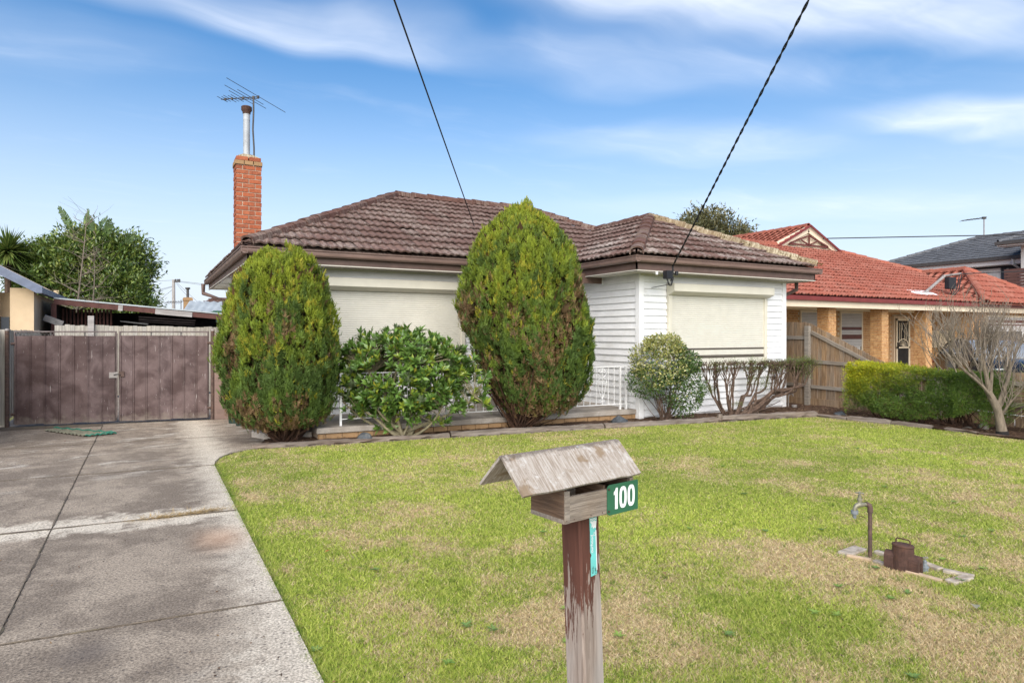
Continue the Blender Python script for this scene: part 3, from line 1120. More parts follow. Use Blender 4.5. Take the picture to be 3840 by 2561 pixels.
for i_, y_ in enumerate(jt[1:-1]):
    w_ = (.001, .009) if y_ != 6.36 else (.003, .022)
    joint_fill((-2.1, y_ + SK * -2.1), (0.69 if y_ < 9 else 1.55, y_ + SK * (.69 if y_ < 9 else 1.55)), *w_, 40 + i_)
joint_fill((-.684, 1.0), (-.684, 13.3), .001, .011, 60)
structure(MB().box(-2.2, 1.75, 13.3, 24, -0.05, 0.0).build('back_drive', 'slab_concrete'))
# street-side strip beyond the neighbours' fence
structure(MB().box(12.9, 40, -4, 12.3, -0.05, -0.02).build('neighbour_driveway', 'slab_concrete'))

# dry grass clippings caught on the driveway joint
n = 900
cl = np.concatenate([NR.normal((0.12, 6.33), (0.13, 0.022), (n // 2, 2)), NR.normal((0.43, 6.345), (0.11, 0.02), (n // 2, 2))])
ang = NR.uniform(0, 6.283, n)
base = np.stack([cl[:, 0], cl[:, 1], 0.014 + np.abs(NR.normal(0, .009, n))], 1)
ax = np.stack([np.cos(ang), np.sin(ang) * 0.6, np.abs(NR.normal(0.15, .25, n))], 1)
nm = np.stack([NR.normal(0, .3, n), NR.normal(0, .3, n), np.ones(n)], 1)
o = leaves('dry_clippings', base, ax, nm, NR.uniform(.03, .08, n), NR.uniform(.002, .004, n), np.array([(0.50, 0.36, 0.17)]) * NR.uniform(.6, 1.1, (n, 1)), 'matt_leaf')
tag(o, 'dry straw clippings lying along the driveway joint', 'clippings', kind='stuff')

# ------------------------------------------------------------------ grass
CY, SY = math.cos(rad(YAW)), math.sin(rad(YAW))
n = 1330000
d0, d1 = 2.1, 12.6
e = 0.30
uu = NR.random(n)
dd = (d0 ** e + uu * (d1 ** e - d0 ** e)) ** (1 / e)
ll = NR.uniform(-0.86, 1.10, n) * dd
bx = dd * SY + ll * CY
by = dd * CY - ll * SY
ok = inside(LAWN, bx + NR.normal(0, .012, n), by + NR.normal(0, .012, n))
hole = (bx > 4.47) & (bx < 4.70) & (by > 2.32) & (by < 2.86)
ok &= ~(hole & (NR.random(n) < 0.72))
bx, by, dd = bx[ok], by[ok], dd[ok]
n = len(bx)
sa = straw_amount(bx, by)
isst = NR.random(n) < sa * 0.92 + 0.03
edge = (bx < 0.80) & (by < 8.6)
isst &= ~(edge & (NR.random(n) < 0.55))
h = NR.uniform(.008, .020, n) * np.where(isst, 0.75, 1.0) * (1 + 0.7 * edge) * (1.0 + 0.0 * dd)
h *= 0.75 + 0.6 * fbm(np.stack([bx * 3.0, by * 3.0, bx * 0], 1), 31, 2)
wd = NR.uniform(.0017, .0030, n) * np.sqrt(dd / 2.6) * np.where(isst, 1.15, 1.0)
ang = NR.uniform(0, 6.283, n)
lean = NR.uniform(0.3, 2.0, n) * np.where(isst, 1.7, 1.0)
dx, dy = np.cos(ang), np.sin(ang)
ang2 = NR.uniform(0, 6.283, n)
sxx, syy = np.cos(ang2), np.sin(ang2)
z0 = np.full(n, -0.012)
b1 = np.stack([bx - sxx * wd, by - syy * wd, z0], 1)
b2 = np.stack([bx + sxx * wd, by + syy * wd, z0], 1)
tip = np.stack([bx + dx * h * lean, by + dy * h * lean, z0 + h + 0.004], 1)
vs = np.stack([b1, b2, tip], 1).reshape(-1, 3)
green = np.array([(0.305, 0.395, 0.062), (0.420, 0.495, 0.092), (0.530, 0.555, 0.150), (0.220, 0.310, 0.052)])[NR.integers(0, 4, n)]
straw = np.array([(0.68, 0.55, 0.31), (0.58, 0.45, 0.26), (0.76, 0.64, 0.40), (0.48, 0.35, 0.20)])[NR.integers(0, 4, n)]
tone = fbm(np.stack([bx * 0.8, by * 0.8, bx * 0], 1), 77, 3)[:, None]
green = green * (0.78 + 0.5 * tone) * np.array([1.0, 1.0, 1.0]) + np.array([0.05, 0.02, 0.0]) * (tone - 0.3)
cc = np.where(isst[:, None], straw, green) * NR.uniform(.8, 1.15, (n, 1))
fs = np.arange(n * 3, dtype=np.int32).reshape(-1, 3)
# scattered taller clumps that the mower missed
nk = 1500
kd = (d0 ** e + NR.random(nk) * (d1 ** e - d0 ** e)) ** (1 / e)
kl = NR.uniform(-.86, 1.1, nk) * kd
kx, ky = kd * SY + kl * CY, kd * CY - kl * SY
okk = inside(LAWN, kx, ky)
# and a ragged fringe along the concrete
fy_ = NR.uniform(2.2, 8.6, 1100)
kx, ky = np.concatenate([kx[okk], 0.703 + NR.normal(0, .012, 1100)]), np.concatenate([ky[okk], fy_])
nk = len(kx)
pb = 16
cxk, cyk = np.repeat(kx, pb) + NR.normal(0, .012, nk * pb), np.repeat(ky, pb) + NR.normal(0, .012, nk * pb)
hk = np.repeat(NR.uniform(.018, .042, nk), pb) * NR.uniform(.5, 1.1, nk * pb)
a1_, a2_ = NR.uniform(0, 6.283, nk * pb), NR.uniform(0, 6.283, nk * pb)
lk = NR.uniform(.1, 1.0, nk * pb)
wk = NR.uniform(.0018, .0030, nk * pb)
zk = np.full(nk * pb, -.012)
q1 = np.stack([cxk - np.cos(a2_) * wk, cyk - np.sin(a2_) * wk, zk], 1)
q2 = np.stack([cxk + np.cos(a2_) * wk, cyk + np.sin(a2_) * wk, zk], 1)
q3 = np.stack([cxk + np.cos(a1_) * hk * lk, cyk + np.sin(a1_) * hk * lk, zk + hk], 1)
vs = np.concatenate([vs, np.stack([q1, q2, q3], 1).reshape(-1, 3)])
ck = np.repeat(np.array([(0.15, 0.24, 0.035), (0.21, 0.30, 0.045), (0.12, 0.19, 0.035), (0.40, 0.36, 0.15)])[NR.integers(0, 4, nk)], pb, axis=0) * NR.uniform(.8, 1.2, (nk * pb, 1))
cc = np.concatenate([np.clip(cc, .01, 1), ck])
fs = np.arange(len(vs), dtype=np.int32).reshape(-1, 3)
o = np_mesh('grass', vs, fs, 'grass_blade', cols=np.repeat(np.clip(cc, 0.01, 1), 3, axis=0))
tag(o, 'short mown lawn grass, green with straw coloured dry patches', 'grass', kind='stuff')
# flat broadleaf weeds and bits of leaf litter in the turf
nw = 80
kd = (2.3 ** e + NR.random(nw) * (9 ** e - 2.3 ** e)) ** (1 / e)
kl = NR.uniform(-.8, 1.0, nw) * kd
kx, ky = kd * SY + kl * CY, kd * CY - kl * SY
okk = inside(LAWN, kx, ky)
kx, ky = kx[okk], ky[okk]
nw = len(kx)
pk = 9
a_ = np.tile(np.arange(pk) * 2.4, nw) + np.repeat(NR.uniform(0, 6, nw), pk)
bw = np.stack([np.repeat(kx, pk), np.repeat(ky, pk), np.full(nw * pk, .004)], 1)
aw = np.stack([np.cos(a_), np.sin(a_), NR.uniform(.15, .5, nw * pk)], 1)
zr = np.tile([[0, 0, 1.0]], (nw * pk, 1))
o = leaves('lawn_weeds', bw, aw, zr, NR.uniform(.022, .05, nw * pk), NR.uniform(.010, .018, nw * pk), np.repeat(np.array([(.17, .28, .06), (.22, .32, .07), (.15, .24, .07)])[NR.integers(0, 3, nw)], pk, axis=0), 'matt_leaf')
tag(o, 'flat broadleaf weeds dotted through the lawn', 'weeds', kind='stuff')
nl2 = 420
kd = (2.3 ** e + NR.random(nl2) * (11 ** e - 2.3 ** e)) ** (1 / e)
kl = NR.uniform(-.85, 1.0, nl2) * kd
bl_ = np.stack([kd * SY + kl * CY, kd * CY - kl * SY, np.full(nl2, .018)], 1)
bl_ = bl_[(bl_[:, 0] > -2.0) & (bl_[:, 0] < 11.3) & (bl_[:, 1] < 8.0)]
nl2 = len(bl_)
an_ = NR.uniform(0, 6.283, nl2)
o = leaves('leaf_litter', bl_, np.stack([np.cos(an_), np.sin(an_), NR.normal(0, .25, nl2)], 1), np.stack([NR.normal(0, .3, nl2), NR.normal(0, .3, nl2), np.ones(nl2)], 1), NR.uniform(.012, .035, nl2), NR.uniform(.005, .014, nl2), np.array([(.13, .075, .04), (.24, .15, .07), (.07, .045, .03)])[NR.integers(0, 3, nl2)], 'matt_leaf')
tag(o, 'tiny brown leaf fragments scattered over lawn and driveway', 'leaf litter', kind='stuff')

# ------------------------------------------------------------------ the weatherboard house
XL, YB, YM = 1.254, 18.45, 10.82          # main gutter lines: left, back, front
XW1, XW2, YW = 7.389, 12.477, 8.774       # wing gutter lines: left, right, front
ZE, PITCH, OV = 2.955, 0.4866, 0.5165
WYF, WXL, WXR = YW + OV, XW1 + OV, XW2 - OV          # wing walls
MYF, MXL, MYB = YM + OV, XL + OV, YB - OV            # main walls
ZS = 2.70                                            # soffit
house = thing('weatherboard_house', 'white weatherboard house with brown tiled hip roof behind two conifers', 'house', (6.5, 12.5, 0))

wall = MB()
wall.prism([(MXL + .04, MYF + .04), (WXL + .04, MYF + .04), (WXL + .04, WYF + .04), (WXR - .04, WYF + .04), (WXR - .04, MYB - .04), (MXL + .04, MYB - .04)], -0.05, ZS + .05)
wall = wall.build('wall', 'white_paint', house)
MB().prism([(WXL + .06, WYF + .05), (WXR - .06, WYF + .05), (WXR - .06, MYB - .05), (WXL + .06, MYB - .05)], -0.3, 0.02).build('stump_skirt', 'shed_black', house)

BH = 0.125


def board(a, b, z, nrm, h=BH):
    """one lapped weatherboard from a to b (plan points), its lower edge proud"""
    a, b, nrm = Vector((*a, 0)), Vector((*b, 0)), Vector((*nrm, 0))
    m = MB()
    pr = [(0.040, 0.0), (0.040, 0.004), (0.010, h + 0.004), (0.0, h + 0.004), (0.0, 0.0)]
    m.sweep(pr, a + Vector((0, 0, z)), b + Vector((0, 0, z)), nrm, (0, 0, 1))
    m.build('weatherboard', 'white_paint', wall)


BZ0 = 0.057
SX0, SX1 = 8.59, 11.335                    # wing shutter
for k in range(22):
    z = BZ0 + BH * k
    h = BH if z + BH < ZS - .03 else ZS - z
    if h < 0.02:
        continue
    if z + h > 0.93 and z < 2.50:
        board((WXL, WYF + .04), (SX0 - .005, WYF + .04), z, (0, -1), h)
        board((SX1 + .005, WYF + .04), (WXR, WYF + .04), z, (0, -1), h)
    else:
        board((WXL, WYF + .04), (WXR, WYF + .04), z, (0, -1), h)
    board((WXL + .04, MYF), (WXL + .04, WYF), z, (-1, 0), h)
    if z > 0.1:
        if z + h > 1.0 and z < 2.54:
            board((MXL, MYF + .04), (2.66, MYF + .04), z, (0, -1), h)
            board((5.34, MYF + .04), (WXL, MYF + .04), z, (0, -1), h)
        else:
            board((MXL, MYF + .04), (WXL, MYF + .04), z, (0, -1), h)
    board((MXL + .04, MYF), (MXL + .04, MYB), z, (-1, 0), h)
for x, y in ((WXL + .045, WYF + .045), (WXR - .045, WYF + .045), (MXL + .045, MYF + .045), (MXL + .045, MYB - .045)):
    MB().box(x - .055, x + .055, y - .055, y + .055, 0.02, ZS).build('corner_stop', 'white_paint', wall, bevel=.004)

# soffits, fascias, gutters ------------------------------------------------
sof = MB()
sof.prism([(XL + .1, YM + .1), (WXL, YM + .1), (WXL, MYF + .1), (MXL + .1, MYF + .1), (MXL + .1, YB - .1), (XL + .1, YB - .1)], ZS + .02, ZS + .035)
sof.prism([(XW1 + .1, YW + .1), (XW2 - .1, YW + .1), (XW2 - .1, MYB), (WXR - .1, MYB), (WXR - .1, WYF + .1), (WXL + .1, WYF + .1), (WXL + .1, YM + .1), (XW1 + .1, YM + .1)], ZS + .003, ZS + .018)
sof.build('soffit', 'soffit_paint', house)
for y in (12.3, 14.1, 15.9):
    MB().box(XL + .12, MXL + .04, y, y + .02, ZS + .012, ZS + .021).build('soffit_joint', 'shed_black', house)


def eave(a, b, out, zf0, zf1, zg):
    """fascia board and quad gutter along one eave"""
    a, b, out = Vector((*a, 0)), Vector((*b, 0)), Vector((*out, 0))
    dr_ = (b - a).normalized() * .105
    MB().sweep([(-.105, zf0), (-.105, zf1), (-.13, zf1), (-.13, zf0)], a + dr_, b - dr_, out, (0, 0, 1)).build('fascia', 'brown_fascia', house)
    pr = [(-.10, zg), (-.10, zg - .105), (-.035, zg - .110), (-.008, zg - .085), (0.0, zg - .045), (-.012, zg - .022), (.004, zg - .012), (.004, zg), (-.010, zg + .002),
          (-.016, zg - .010), (-.016, zg - .08), (-.09, zg - .095), (-.09, zg)]
    MB().sweep(pr, a, b, out, (0, 0, 1)).build('gutter', 'brown_gutter', house)


eave((XL, YM), (XW1 + .35, YM), (0, -1), ZS + .01, ZE - .02, ZE)
eave((XL, YB), (XL, YM), (-1, 0), ZS + .01, ZE - .02, ZE)
eave((XW1, YM + .4), (XW1, YW), (-1, 0), ZS - .005, ZE - .02, ZE + .003)
eave((XW1, YW), (XW2, YW), (0, -1), ZS - .005, ZE - .02, ZE + .003)
eave((XW2, YW), (XW2, YB), (1, 0), ZS - .005, ZE - .02, ZE + .003)
MB().box(5.6, WXL + .02, 10.41, 10.45, 2.58, 2.775).build('porch_beam', 'brown_fascia', house, bevel=.004)
MB().box(WXL - .012, WXL + .012, 10.395, 10.465, 2.56, 2.785).build('beam_trim', 'white_paint', house)
MB().sweep([(0, 0), (.03, 0), (.03, .03), (0, .03)], (WXL + .02, WYF - .004, ZS - .03), (WXR - .02, WYF - .004, ZS - .03), (0, -1, 0), (0, 0, 1)).build('scotia', 'soffit_paint', house)
MB().sweep([(0, 0), (.03, 0), (.03, .03), (0, .03)], (MXL, MYF - .004, ZS - .012), (WXL, MYF - .004, ZS - .012), (0, -1, 0), (0, 0, 1)).build('scotia', 'soffit_paint', house)

# downpipes
dp = MB().tube([(XL - .02, YB - .08, 2.86), (XL - .02, YB - .08, 2.62), (MXL - .09, YB - .6, 2.42), (MXL - .09, YB - .6, 0.0)], 0.05, 8)
dp.build('downpipe', 'brown_fascia', house)
dp = MB().tube([(XW2 - .12, YW + .55, 2.86), (XW2 - .12, YW + .55, 2.55), (WXR + .06, YW + .75, 2.35), (WXR + .06, YW + .75, 0.0)], 0.045, 8)
dp.build('downpipe', 'brown_fascia', house)

# roof -------------------------------------------------------------------
rr = random.Random(3)
TW, TE = 0.30, 0.372
tile = tile_mesh('roof_tile', TW, TE, 0.035, 2, 0.022, 0.058, 0.030, 12)
HM = (YB - YM) / 2
YR = YM + HM
ZR = ZE + PITCH * HM
XRE = XW2 - HM                              # right end of the main ridge
HW = (XW2 - XW1) / 2
XWR = XW1 + HW
ZWR = ZE + PITCH * HW
deck = MB()
zo = -0.03
A = (XL, YM, ZE)
B = (XL + HM, YR, ZR)
C = (XRE, YR, ZR)
# hip on the right of the main roof runs down to meet the wing's valley
s_v = (ZR - ZE) / PITCH
sv = (s_v - (C[0] - XW1)) / 2
Vt = (C[0] + sv, C[1] - sv, ZR - PITCH * sv)          # where hip and valley meet
IN = (XW1, YM, ZE)                                     # inner gutter corner
WA = (XWR, YW + HW, ZWR)                               # wing peak
main_front = [A, IN, Vt, C, B]


def dk(pts, z=zo):
    deck.add([(p[0], p[1], p[2] + z) for p in pts], [tuple(range(len(pts)))])


dk(main_front)
dk([A, B, (XL, YB, ZE)])
dk([B, C, (XW2, YB, ZE), (XL, YB, ZE)])
dk([C, Vt, (XW2, YM, ZE), (XW2, YB, ZE)])
dk([(XW1, YW, ZE), WA, Vt, IN])
dk([(XW1, YW, ZE), (XW2, YW, ZE), WA])
dk([WA, (XW2, YW, ZE), (XW2, YM, ZE), Vt])
roof = deck.build('roof', 'brown_cap', house)
tl = Tiler(tile, TW, TE, rr)
q_ = .055
zq = ZE + q_ * PITCH
A_, I_ = (XL + q_, YM + q_, zq), (XW1 + q_, YM + q_, zq)
W1_, W2_ = (XW1 + q_, YW + q_, zq), (XW2 - q_, YW + q_, zq)
tl.plane([A_, I_, Vt, C, B], A_, I_, 'brown_tile')
tl.plane([W1_, I_, Vt, WA], W1_, I_, 'brown_tile_worn')
tl.plane([W1_, W2_, WA], W1_, W2_, 'brown_tile_worn', 0.12)
tl.plane([(XL + q_, YB, zq), A_, B], (XL + q_, YB, zq), A_, 'brown_tile')
tl.lay(roof, 300)
caps(roof, (XL + .10, YM + .10, ZE + .05), B, 'brown_cap', rng=rr, name='hip_cap')
caps(roof, B, C, 'brown_cap', rng=rr)
caps(roof, Vt, C, 'brown_cap', rng=rr, name='hip_cap')
caps(roof, (XW1 + .10, YW + .10, ZE + .05), WA, 'brown_cap', rng=rr, name='hip_cap', wd=.26)
caps(roof, (XW2 - .10, YW + .10, ZE + .05), WA, 'mossy_cap', rng=rr, name='hip_cap', wd=.27, ht=.10)
caps(roof, WA, Vt, 'brown_cap', rng=rr)
vd = (Vector(Vt) - Vector(IN)).normalized()
vs_ = vd.cross(Vector((0, 0, 1))).normalized()
MB().sweep([(-.085, .040), (0, .012), (.085, .040), (.085, .050), (0, .022), (-.085, .050)], Vector(IN) - vd * .1, Vector(Vt) - vd * .05, vs_, vs_.cross(vd)).build('valley_tray', 'brown_fascia', roof)
# moss tufts along the right hip of the wing
n = 2600
tt = NR.random(n) ** 0.8
hp = np.array(WA)[None] * tt[:, None] + np.array((XW2, YW, ZE))[None] * (1 - tt[:, None])
offs = NR.normal(0, .075, n)
hp = hp + np.stack([offs * 0.7, offs * 0.7, 0.115 - np.abs(offs) * 0.45 + NR.normal(0, .008, n)], 1)
kp = (fbm(hp * 3.5, 4, 2) + NR.normal(0, .08, n)) > 0.50
hp = hp[kp]
n = len(hp)
axx = np.stack([NR.normal(0, .6, n), NR.normal(0, .6, n), NR.uniform(.3, 1, n)], 1)
pal = np.array([(0.12, 0.10, 0.025), (0.20, 0.15, 0.05), (0.26, 0.19, 0.08), (0.085, 0.085, 0.02)])
o = leaves('roof_moss', hp, axx, NR.normal(0, 1, (n, 3)), NR.uniform(.02, .05, n), NR.uniform(.012, .03, n), pal[NR.integers(0, 4, n)], 'matt_leaf', roof)
o['kind'] = 'stuff'

# roller shutters ----------------------------------------------------------
def shutter(x0, x1, y, zb, zt, stripes, parent):
    """rolled-down shutter on a wall that faces -y"""
    m = MB()
    prof = []
    z = zb
    pitch = 0.0385
    while z < zt:
        zz = min(z + pitch, zt)
        prof += [(0.007, z), (0.012, z + 0.004), (0.0145, z + .018), (0.012, zz - 0.004), (0.007, zz - 0.001)]
        z = zz
    prof += [(-0.02, zt), (-0.02, zb)]
    cur = m.sweep(prof, (x0, y, 0), (x1, y, 0), (0, -1, 0), (0, 0, 1)).build('roller_shutter', 'cream_shutter', parent)
    for a, b in ((x0 - .085, x0), (x1, x1 + .085)):
        MB().box(a, b, y - .045, y + .03, zb - .03, zt).build('guide_rail', 'shutter_box_paint', cur, bevel=.006)
    bp = [(0.0, 0.0), (0.06, 0.0), (0.205, 0.065), (0.205, 0.205), (0.19, 0.215), (0.0, 0.215)]
    MB().sweep(bp, (x0 - .10, y, zt - .01), (x1 + .10, y, zt - .01), (0, -1, 0), (0, 0, 1)).build('shutter_box', 'shutter_box_paint', cur)
    for za, zb2 in stripes:
        zz = za
        while zz < zb2 - 0.004:
            z2 = min(zz + 0.0195, zb2)
            MB().box(x0 + .002, x1 - .002, y - .0195, y - .010, zz + .001, z2 - .0015).build('stripe_slat', 'stripe_brown', cur)
            zz = z2
    MB().box(x0, x1, y - .02, y + .01, zb - .03, zb + .004).build('bottom_bar', 'shutter_box_paint', cur)
    MB().box(x0 - .10, x1 + .10, y - .045, y + .03, zb - .075, zb - .036).build('window_sill', 'white_paint', cur, bevel=.005)
    return cur


shutter(8.675, 11.25, WYF, 0.985, 2.335, [(1.275, 1.312), (1.112, 1.171)], house)
shutter(2.755, 5.225, MYF, 0.985, 2.355, [(1.275, 1.312), (1.112, 1.171)], house)

# chimney ------------------------------------------------------------------
CX0, CX1, CY0, CY1 = 1.45, 1.91, 13.27, 13.70
ztop = 4.93
chim = MB()
chim.box(CX0 + .012, CX1 - .012, CY0 + .012, CY1 - .012, 2.3, ztop - .09)
chim.box(CX0 + .012, MXL + .05, 12.862, 13.938, -0.05, 2.72)
chim = chim.build('chimney', 'mortar', house)
bmesh_cache = {}


def brick(cx, cy, z, lx, ly, h=.072, mat='red_brick', par=None, cache={}):
    key = (round(lx, 3), round(ly, 3), h, mat)
    if key not in cache:
        me = MB().box(-lx / 2, lx / 2, -ly / 2, ly / 2, 0, h).mesh('brick')
        bm = bmesh.new()
        bm.from_mesh(me)
        bmesh.ops.bevel(bm, geom=bm.edges[:], offset=.003, segments=1, affect='EDGES')
        bm.to_mesh(me)
        bm.free()
        me.materials.append(MATS[mat])
        cache[key] = me
    M = Matrix.Translation((cx + rr.uniform(-.0015, .0015), cy + rr.uniform(-.0015, .0015), z)) @ Matrix.Rotation(rr.uniform(-.008, .008), 4, 'Z')
    new_obj('brick', cache[key], mat, par, M)


j = .014
H_ = .0862
z = 2.74
c = 0
wx, wy, bt = CX1 - CX0, CY1 - CY0, .11
while z < ztop - .16:
    if c % 2 == 0:
        for k in (0, 1):
            for yy in (CY0 + bt / 2, CY1 - bt / 2):
                brick(CX0 + wx / 4 + k * wx / 2, yy, z, wx / 2 - j, bt, par=chim)
        for xx in (CX0 + bt / 2, CX1 - bt / 2):
            brick(xx, (CY0 + CY1) / 2, z, bt, wy - 2 * bt - 2 * j, par=chim)
    else:
        for k in (0, 1):
            for xx in (CX0 + bt / 2, CX1 - bt / 2):
                brick(xx, CY0 + wy / 4 + k * wy / 2, z, bt, wy / 2 - j, par=chim)
        for yy in (CY0 + bt / 2, CY1 - bt / 2):
            brick((CX0 + CX1) / 2, yy, z, wx - 2 * bt - 2 * j, bt, par=chim)
    z += H_
    c += 1
# corbel band, then a set-in top course
for k in (0, 1, 2):
    brick(CX0 - .02 + (wx + .04) * (k + .5) / 3, CY0 + .035, z, (wx + .04) / 3 - j, .11, .076, 'porch_brick', chim)
    brick(CX0 - .02 + (wx + .04) * (k + .5) / 3, CY1 - .035, z, (wx + .04) / 3 - j, .11, .076, 'porch_brick', chim)
for yy in (CY0 + .09 + .0625, CY1 - .09 - .0625):
    for xx in (CX0 + .035, CX1 - .035):
        brick(xx, yy, z, .11, .115, .076, 'porch_brick', chim)
z += H_
for k in (0, 1):
    for yy in (CY0 + .06, CY1 - .06):
        brick(CX0 + .115 + k * .23, yy, z, .21, .11, par=chim)
for xx in (CX0 + .06, CX1 - .06):
    brick(xx, (CY0 + CY1) / 2, z, .10, .19, par=chim)
z += .078
cap = MB()
cx, cy = (CX0 + CX1) / 2, (CY0 + CY1) / 2
ring = [(cx - .20, cy - .19, z - .03), (cx + .20, cy - .19, z - .03), (cx + .20, cy + .19, z - .03), (cx - .20, cy + .19, z - .03),
        (cx - .19, cy - .18, z + .012), (cx + .19, cy - .18, z + .006), (cx + .19, cy + .18, z + .012), (cx - .19, cy + .18, z + .008),
        (cx - .09, cy - .08, z + .075), (cx + .08, cy - .09, z + .07), (cx + .08, cy + .08, z + .075), (cx - .08, cy + .08, z + .07)]
cap.add(ring, [(0, 1, 5, 4), (1, 2, 6, 5), (2, 3, 7, 6), (3, 0, 4, 7), (4, 5, 9, 8), (5, 6, 10, 9), (6, 7, 11, 10), (7, 4, 8, 11), (8, 9, 10, 11)])
cap.build('mortar_flaunching', 'mossy_cap', chim)
fz = z + .04
fx_, fy_ = cx - .015, cy
MB().lathe([(.062, 0), (.062, .70), (.064, .70), (.064, .735), (.062, .74), (.062, .86)], 14, (fx_, fy_, fz)).build('flue_pipe', 'metal_grey', chim, smooth=True)
MB().lathe([(.070, .83), (.074, .84), (.074, .865), (.098, .90), (.100, .925), (.090, .93), (.098, .94), (.098, .965), (.085, .975)], 16, (fx_, fy_, fz)).build('flue_cowl', 'rust', chim, smooth=True)
# breast below the eaves
kk = 0
z = 1.80
while z < 2.66:
    brick_face(chim, (CX0, 12.85, z), (1, 0, 0), (0, -1, 0), .32, z, 1, 'red_brick', first=-.12 * (kk % 2))
    brick_face(chim, (CX0, 13.95, z), (0, -1, 0), (-1, 0, 0), 1.10, z, 1, 'red_brick', first=-.12 * ((kk + 1) % 2))
    z += H_
    kk += 1
low = MB()
for k in range(21):
    z = 0.0 + k * H_
    low.box(CX0 - .004, MXL + .03, 12.846, 13.954, z, z + .076)
q = low.build('lower_bricks', 'red_brick', chim)

# porch --------------------------------------------------------------------
pf0, pf1 = (2.20, 9.80), (7.93, 9.36)
pd = (Vector((*pf1, 0)) - Vector((*pf0, 0))).normalized()
pn = Vector((pd.y, -pd.x, 0))
ST = 0.19
slab_ = MB().prism([(pf0[0] - .02, pf0[1]), (pf1[0], pf1[1]), (WXL + .05, MYF + .1), (pf0[0] - .02, MYF + .1)], ST - .085, ST).build('porch_slab', 'slab_concrete', house, bevel=.012)
inner = Vector((*pf0, 0)) - pn * .06
inner2 = Vector((*pf1, 0)) - pn * .06
MB().prism([(inner.x, inner.y), (inner2.x, inner2.y), (WXL, MYF), (inner.x, MYF)], -.15, ST - .088).build('porch_base', 'mortar', slab_)
Lp = (Vector((*pf1, 0)) - Vector((*pf0, 0))).length
ob = Vector((*pf0, 0)) - pn * .035
brick_face(slab_, (ob.x, ob.y, -.068), pd, pn, Lp, -.068, 2, 'porch_brick', L=.24)
brick_face(slab_, (pf0[0] + .02, MYF, -.068), (0, -1, 0), (-1, 0, 0), MYF - pf0[1], -.068, 2, 'porch_brick', L=.24)
MB().box(5.5, 7.2, MYF - .30, MYF - .002, ST + .002, ST + .16).build('door_step', 'slab_concrete', slab_, bevel=.01)

# wrought iron railing on the slab edge
rl = MB()
r0 = Vector((*pf0, 0)) - pn * .13 + pd * .35
r1 = Vector((*pf1, 0)) - pn * .13 - pd * .10
Lr = (r1 - r0).length
zb_, zt_ = ST + .10, 0.985
up = Vector((0, 0, 1))
rl.bar(r0 + up * zt_, r1 + up * zt_, .030, .016)
rl.bar(r0 + up * zb_, r1 + up * zb_, .022, .012)
railing = rl.build('railing', 'white_paint', slab_)
bal = MB().box(-.0048, .0048, -.0048, .0048, 0, zt_ - zb_ - .01).mesh('baluster')
bal.materials.append(MATS['white_paint'])
post = MB().box(-.016, .016, -.016, .016, 0, zt_ - ST).mesh('railing_post')
post.materials.append(MATS['white_paint'])
k = 0
xx = 0.0
while xx < Lr + .01:
    p = r0 + pd * xx
    if k % 13 == 0 or xx + .131 > Lr:
        o = new_obj('railing_post', post, 'white_paint', railing, Matrix.Translation((p.x, p.y, ST)))
    else:
        o = new_obj('baluster', bal, 'white_paint', railing, Matrix.Translation((p.x, p.y, zb_ + .005)))
    k += 1
    xx += .1305


def spiral(c, r, turns, a0, sgn):
    pts = []
    for i in range(22):
        f_ = i / 21
        rr_ = r * (1 - .78 * f_)
        a = a0 + sgn * turns * 2 * math.pi * f_
        pts.append(Vector(c) + pd * (rr_ * math.cos(a)) + up * (rr_ * math.sin(a)))
    return pts


for q in (Lr - .60, Lr - 3.2):
    c0 = r0 + pd * q
    m = MB()
    for sg in (-1, 1):
        m.tube(spiral(c0 + pd * sg * .045 + up * (zt_ - .07), .05, 1.2, math.pi / 2, sg), .0055, 5)
        m.tube(spiral(c0 + pd * sg * .05 + up * (zt_ - .27), .05, 1.3, math.pi / 2, -sg), .0055, 5)
        m.tube([c0 + pd * sg * .10 + up * (zt_ - .12), c0 + pd * sg * .03 + up * (zt_ - .20), c0 + pd * sg * .05 + up * (zt_ - .22)], .0055, 5)
        m.tube([c0 + pd * sg * .105 + up * (zt_ - .27), c0 + pd * sg * .05 + up * (zt_ - .48), c0 + up * (zt_ - .60)], .0055, 5)
        m.tube(spiral(c0 + pd * sg * .028 + up * (zt_ - .62), .028, 1.0, math.pi / 2, -sg), .005, 5)
    m.build('scroll_work', 'white_paint', railing)

# gas riser by the wing corner and a small drain on the soil
m = MB().tube([(WXR + .06, WYF - .02, .0), (WXR + .06, WYF - .02, .24), (WXR + .10, WYF - .03, .29), (WXR + .16, WYF - .05, .29), (WXR + .18, WYF - .05, .25)], .012, 6)
m.build('gas_riser', 'galvanised', house)
MB().lathe([(.05, -.05), (.055, .06), (.045, .07)], 12, (WXR + .1, WYF - .14, 0.0)).build('drain_riser', 'galvanised', house)

# grey meter box on the far left corner
m = MB()
m.box(MXL - .14, MXL - .04, MYB - 1.15, MYB - .72, 1.55, 2.1)
mbx = m.build('meter_box', 'pale_render', house, bevel=.01)
for k in range(6):
    MB().box(MXL - .15, MXL - .139, MYB - 1.12, MYB - .75, 1.60 + k * .08, 1.645 + k * .08).build('louvre', 'grey_trim', mbx)

# ------------------------------------------------------------------ letterbox
# its own axes: along the box, across it (towards the house), up
ba = Vector((math.sin(rad(81.3)), math.cos(rad(81.3)), 0))
bb = Vector((-ba.y, ba.x, 0))


def cw(d, l, z):
    return Vector((d * SY + l * CY, d * CY - l * SY, z))


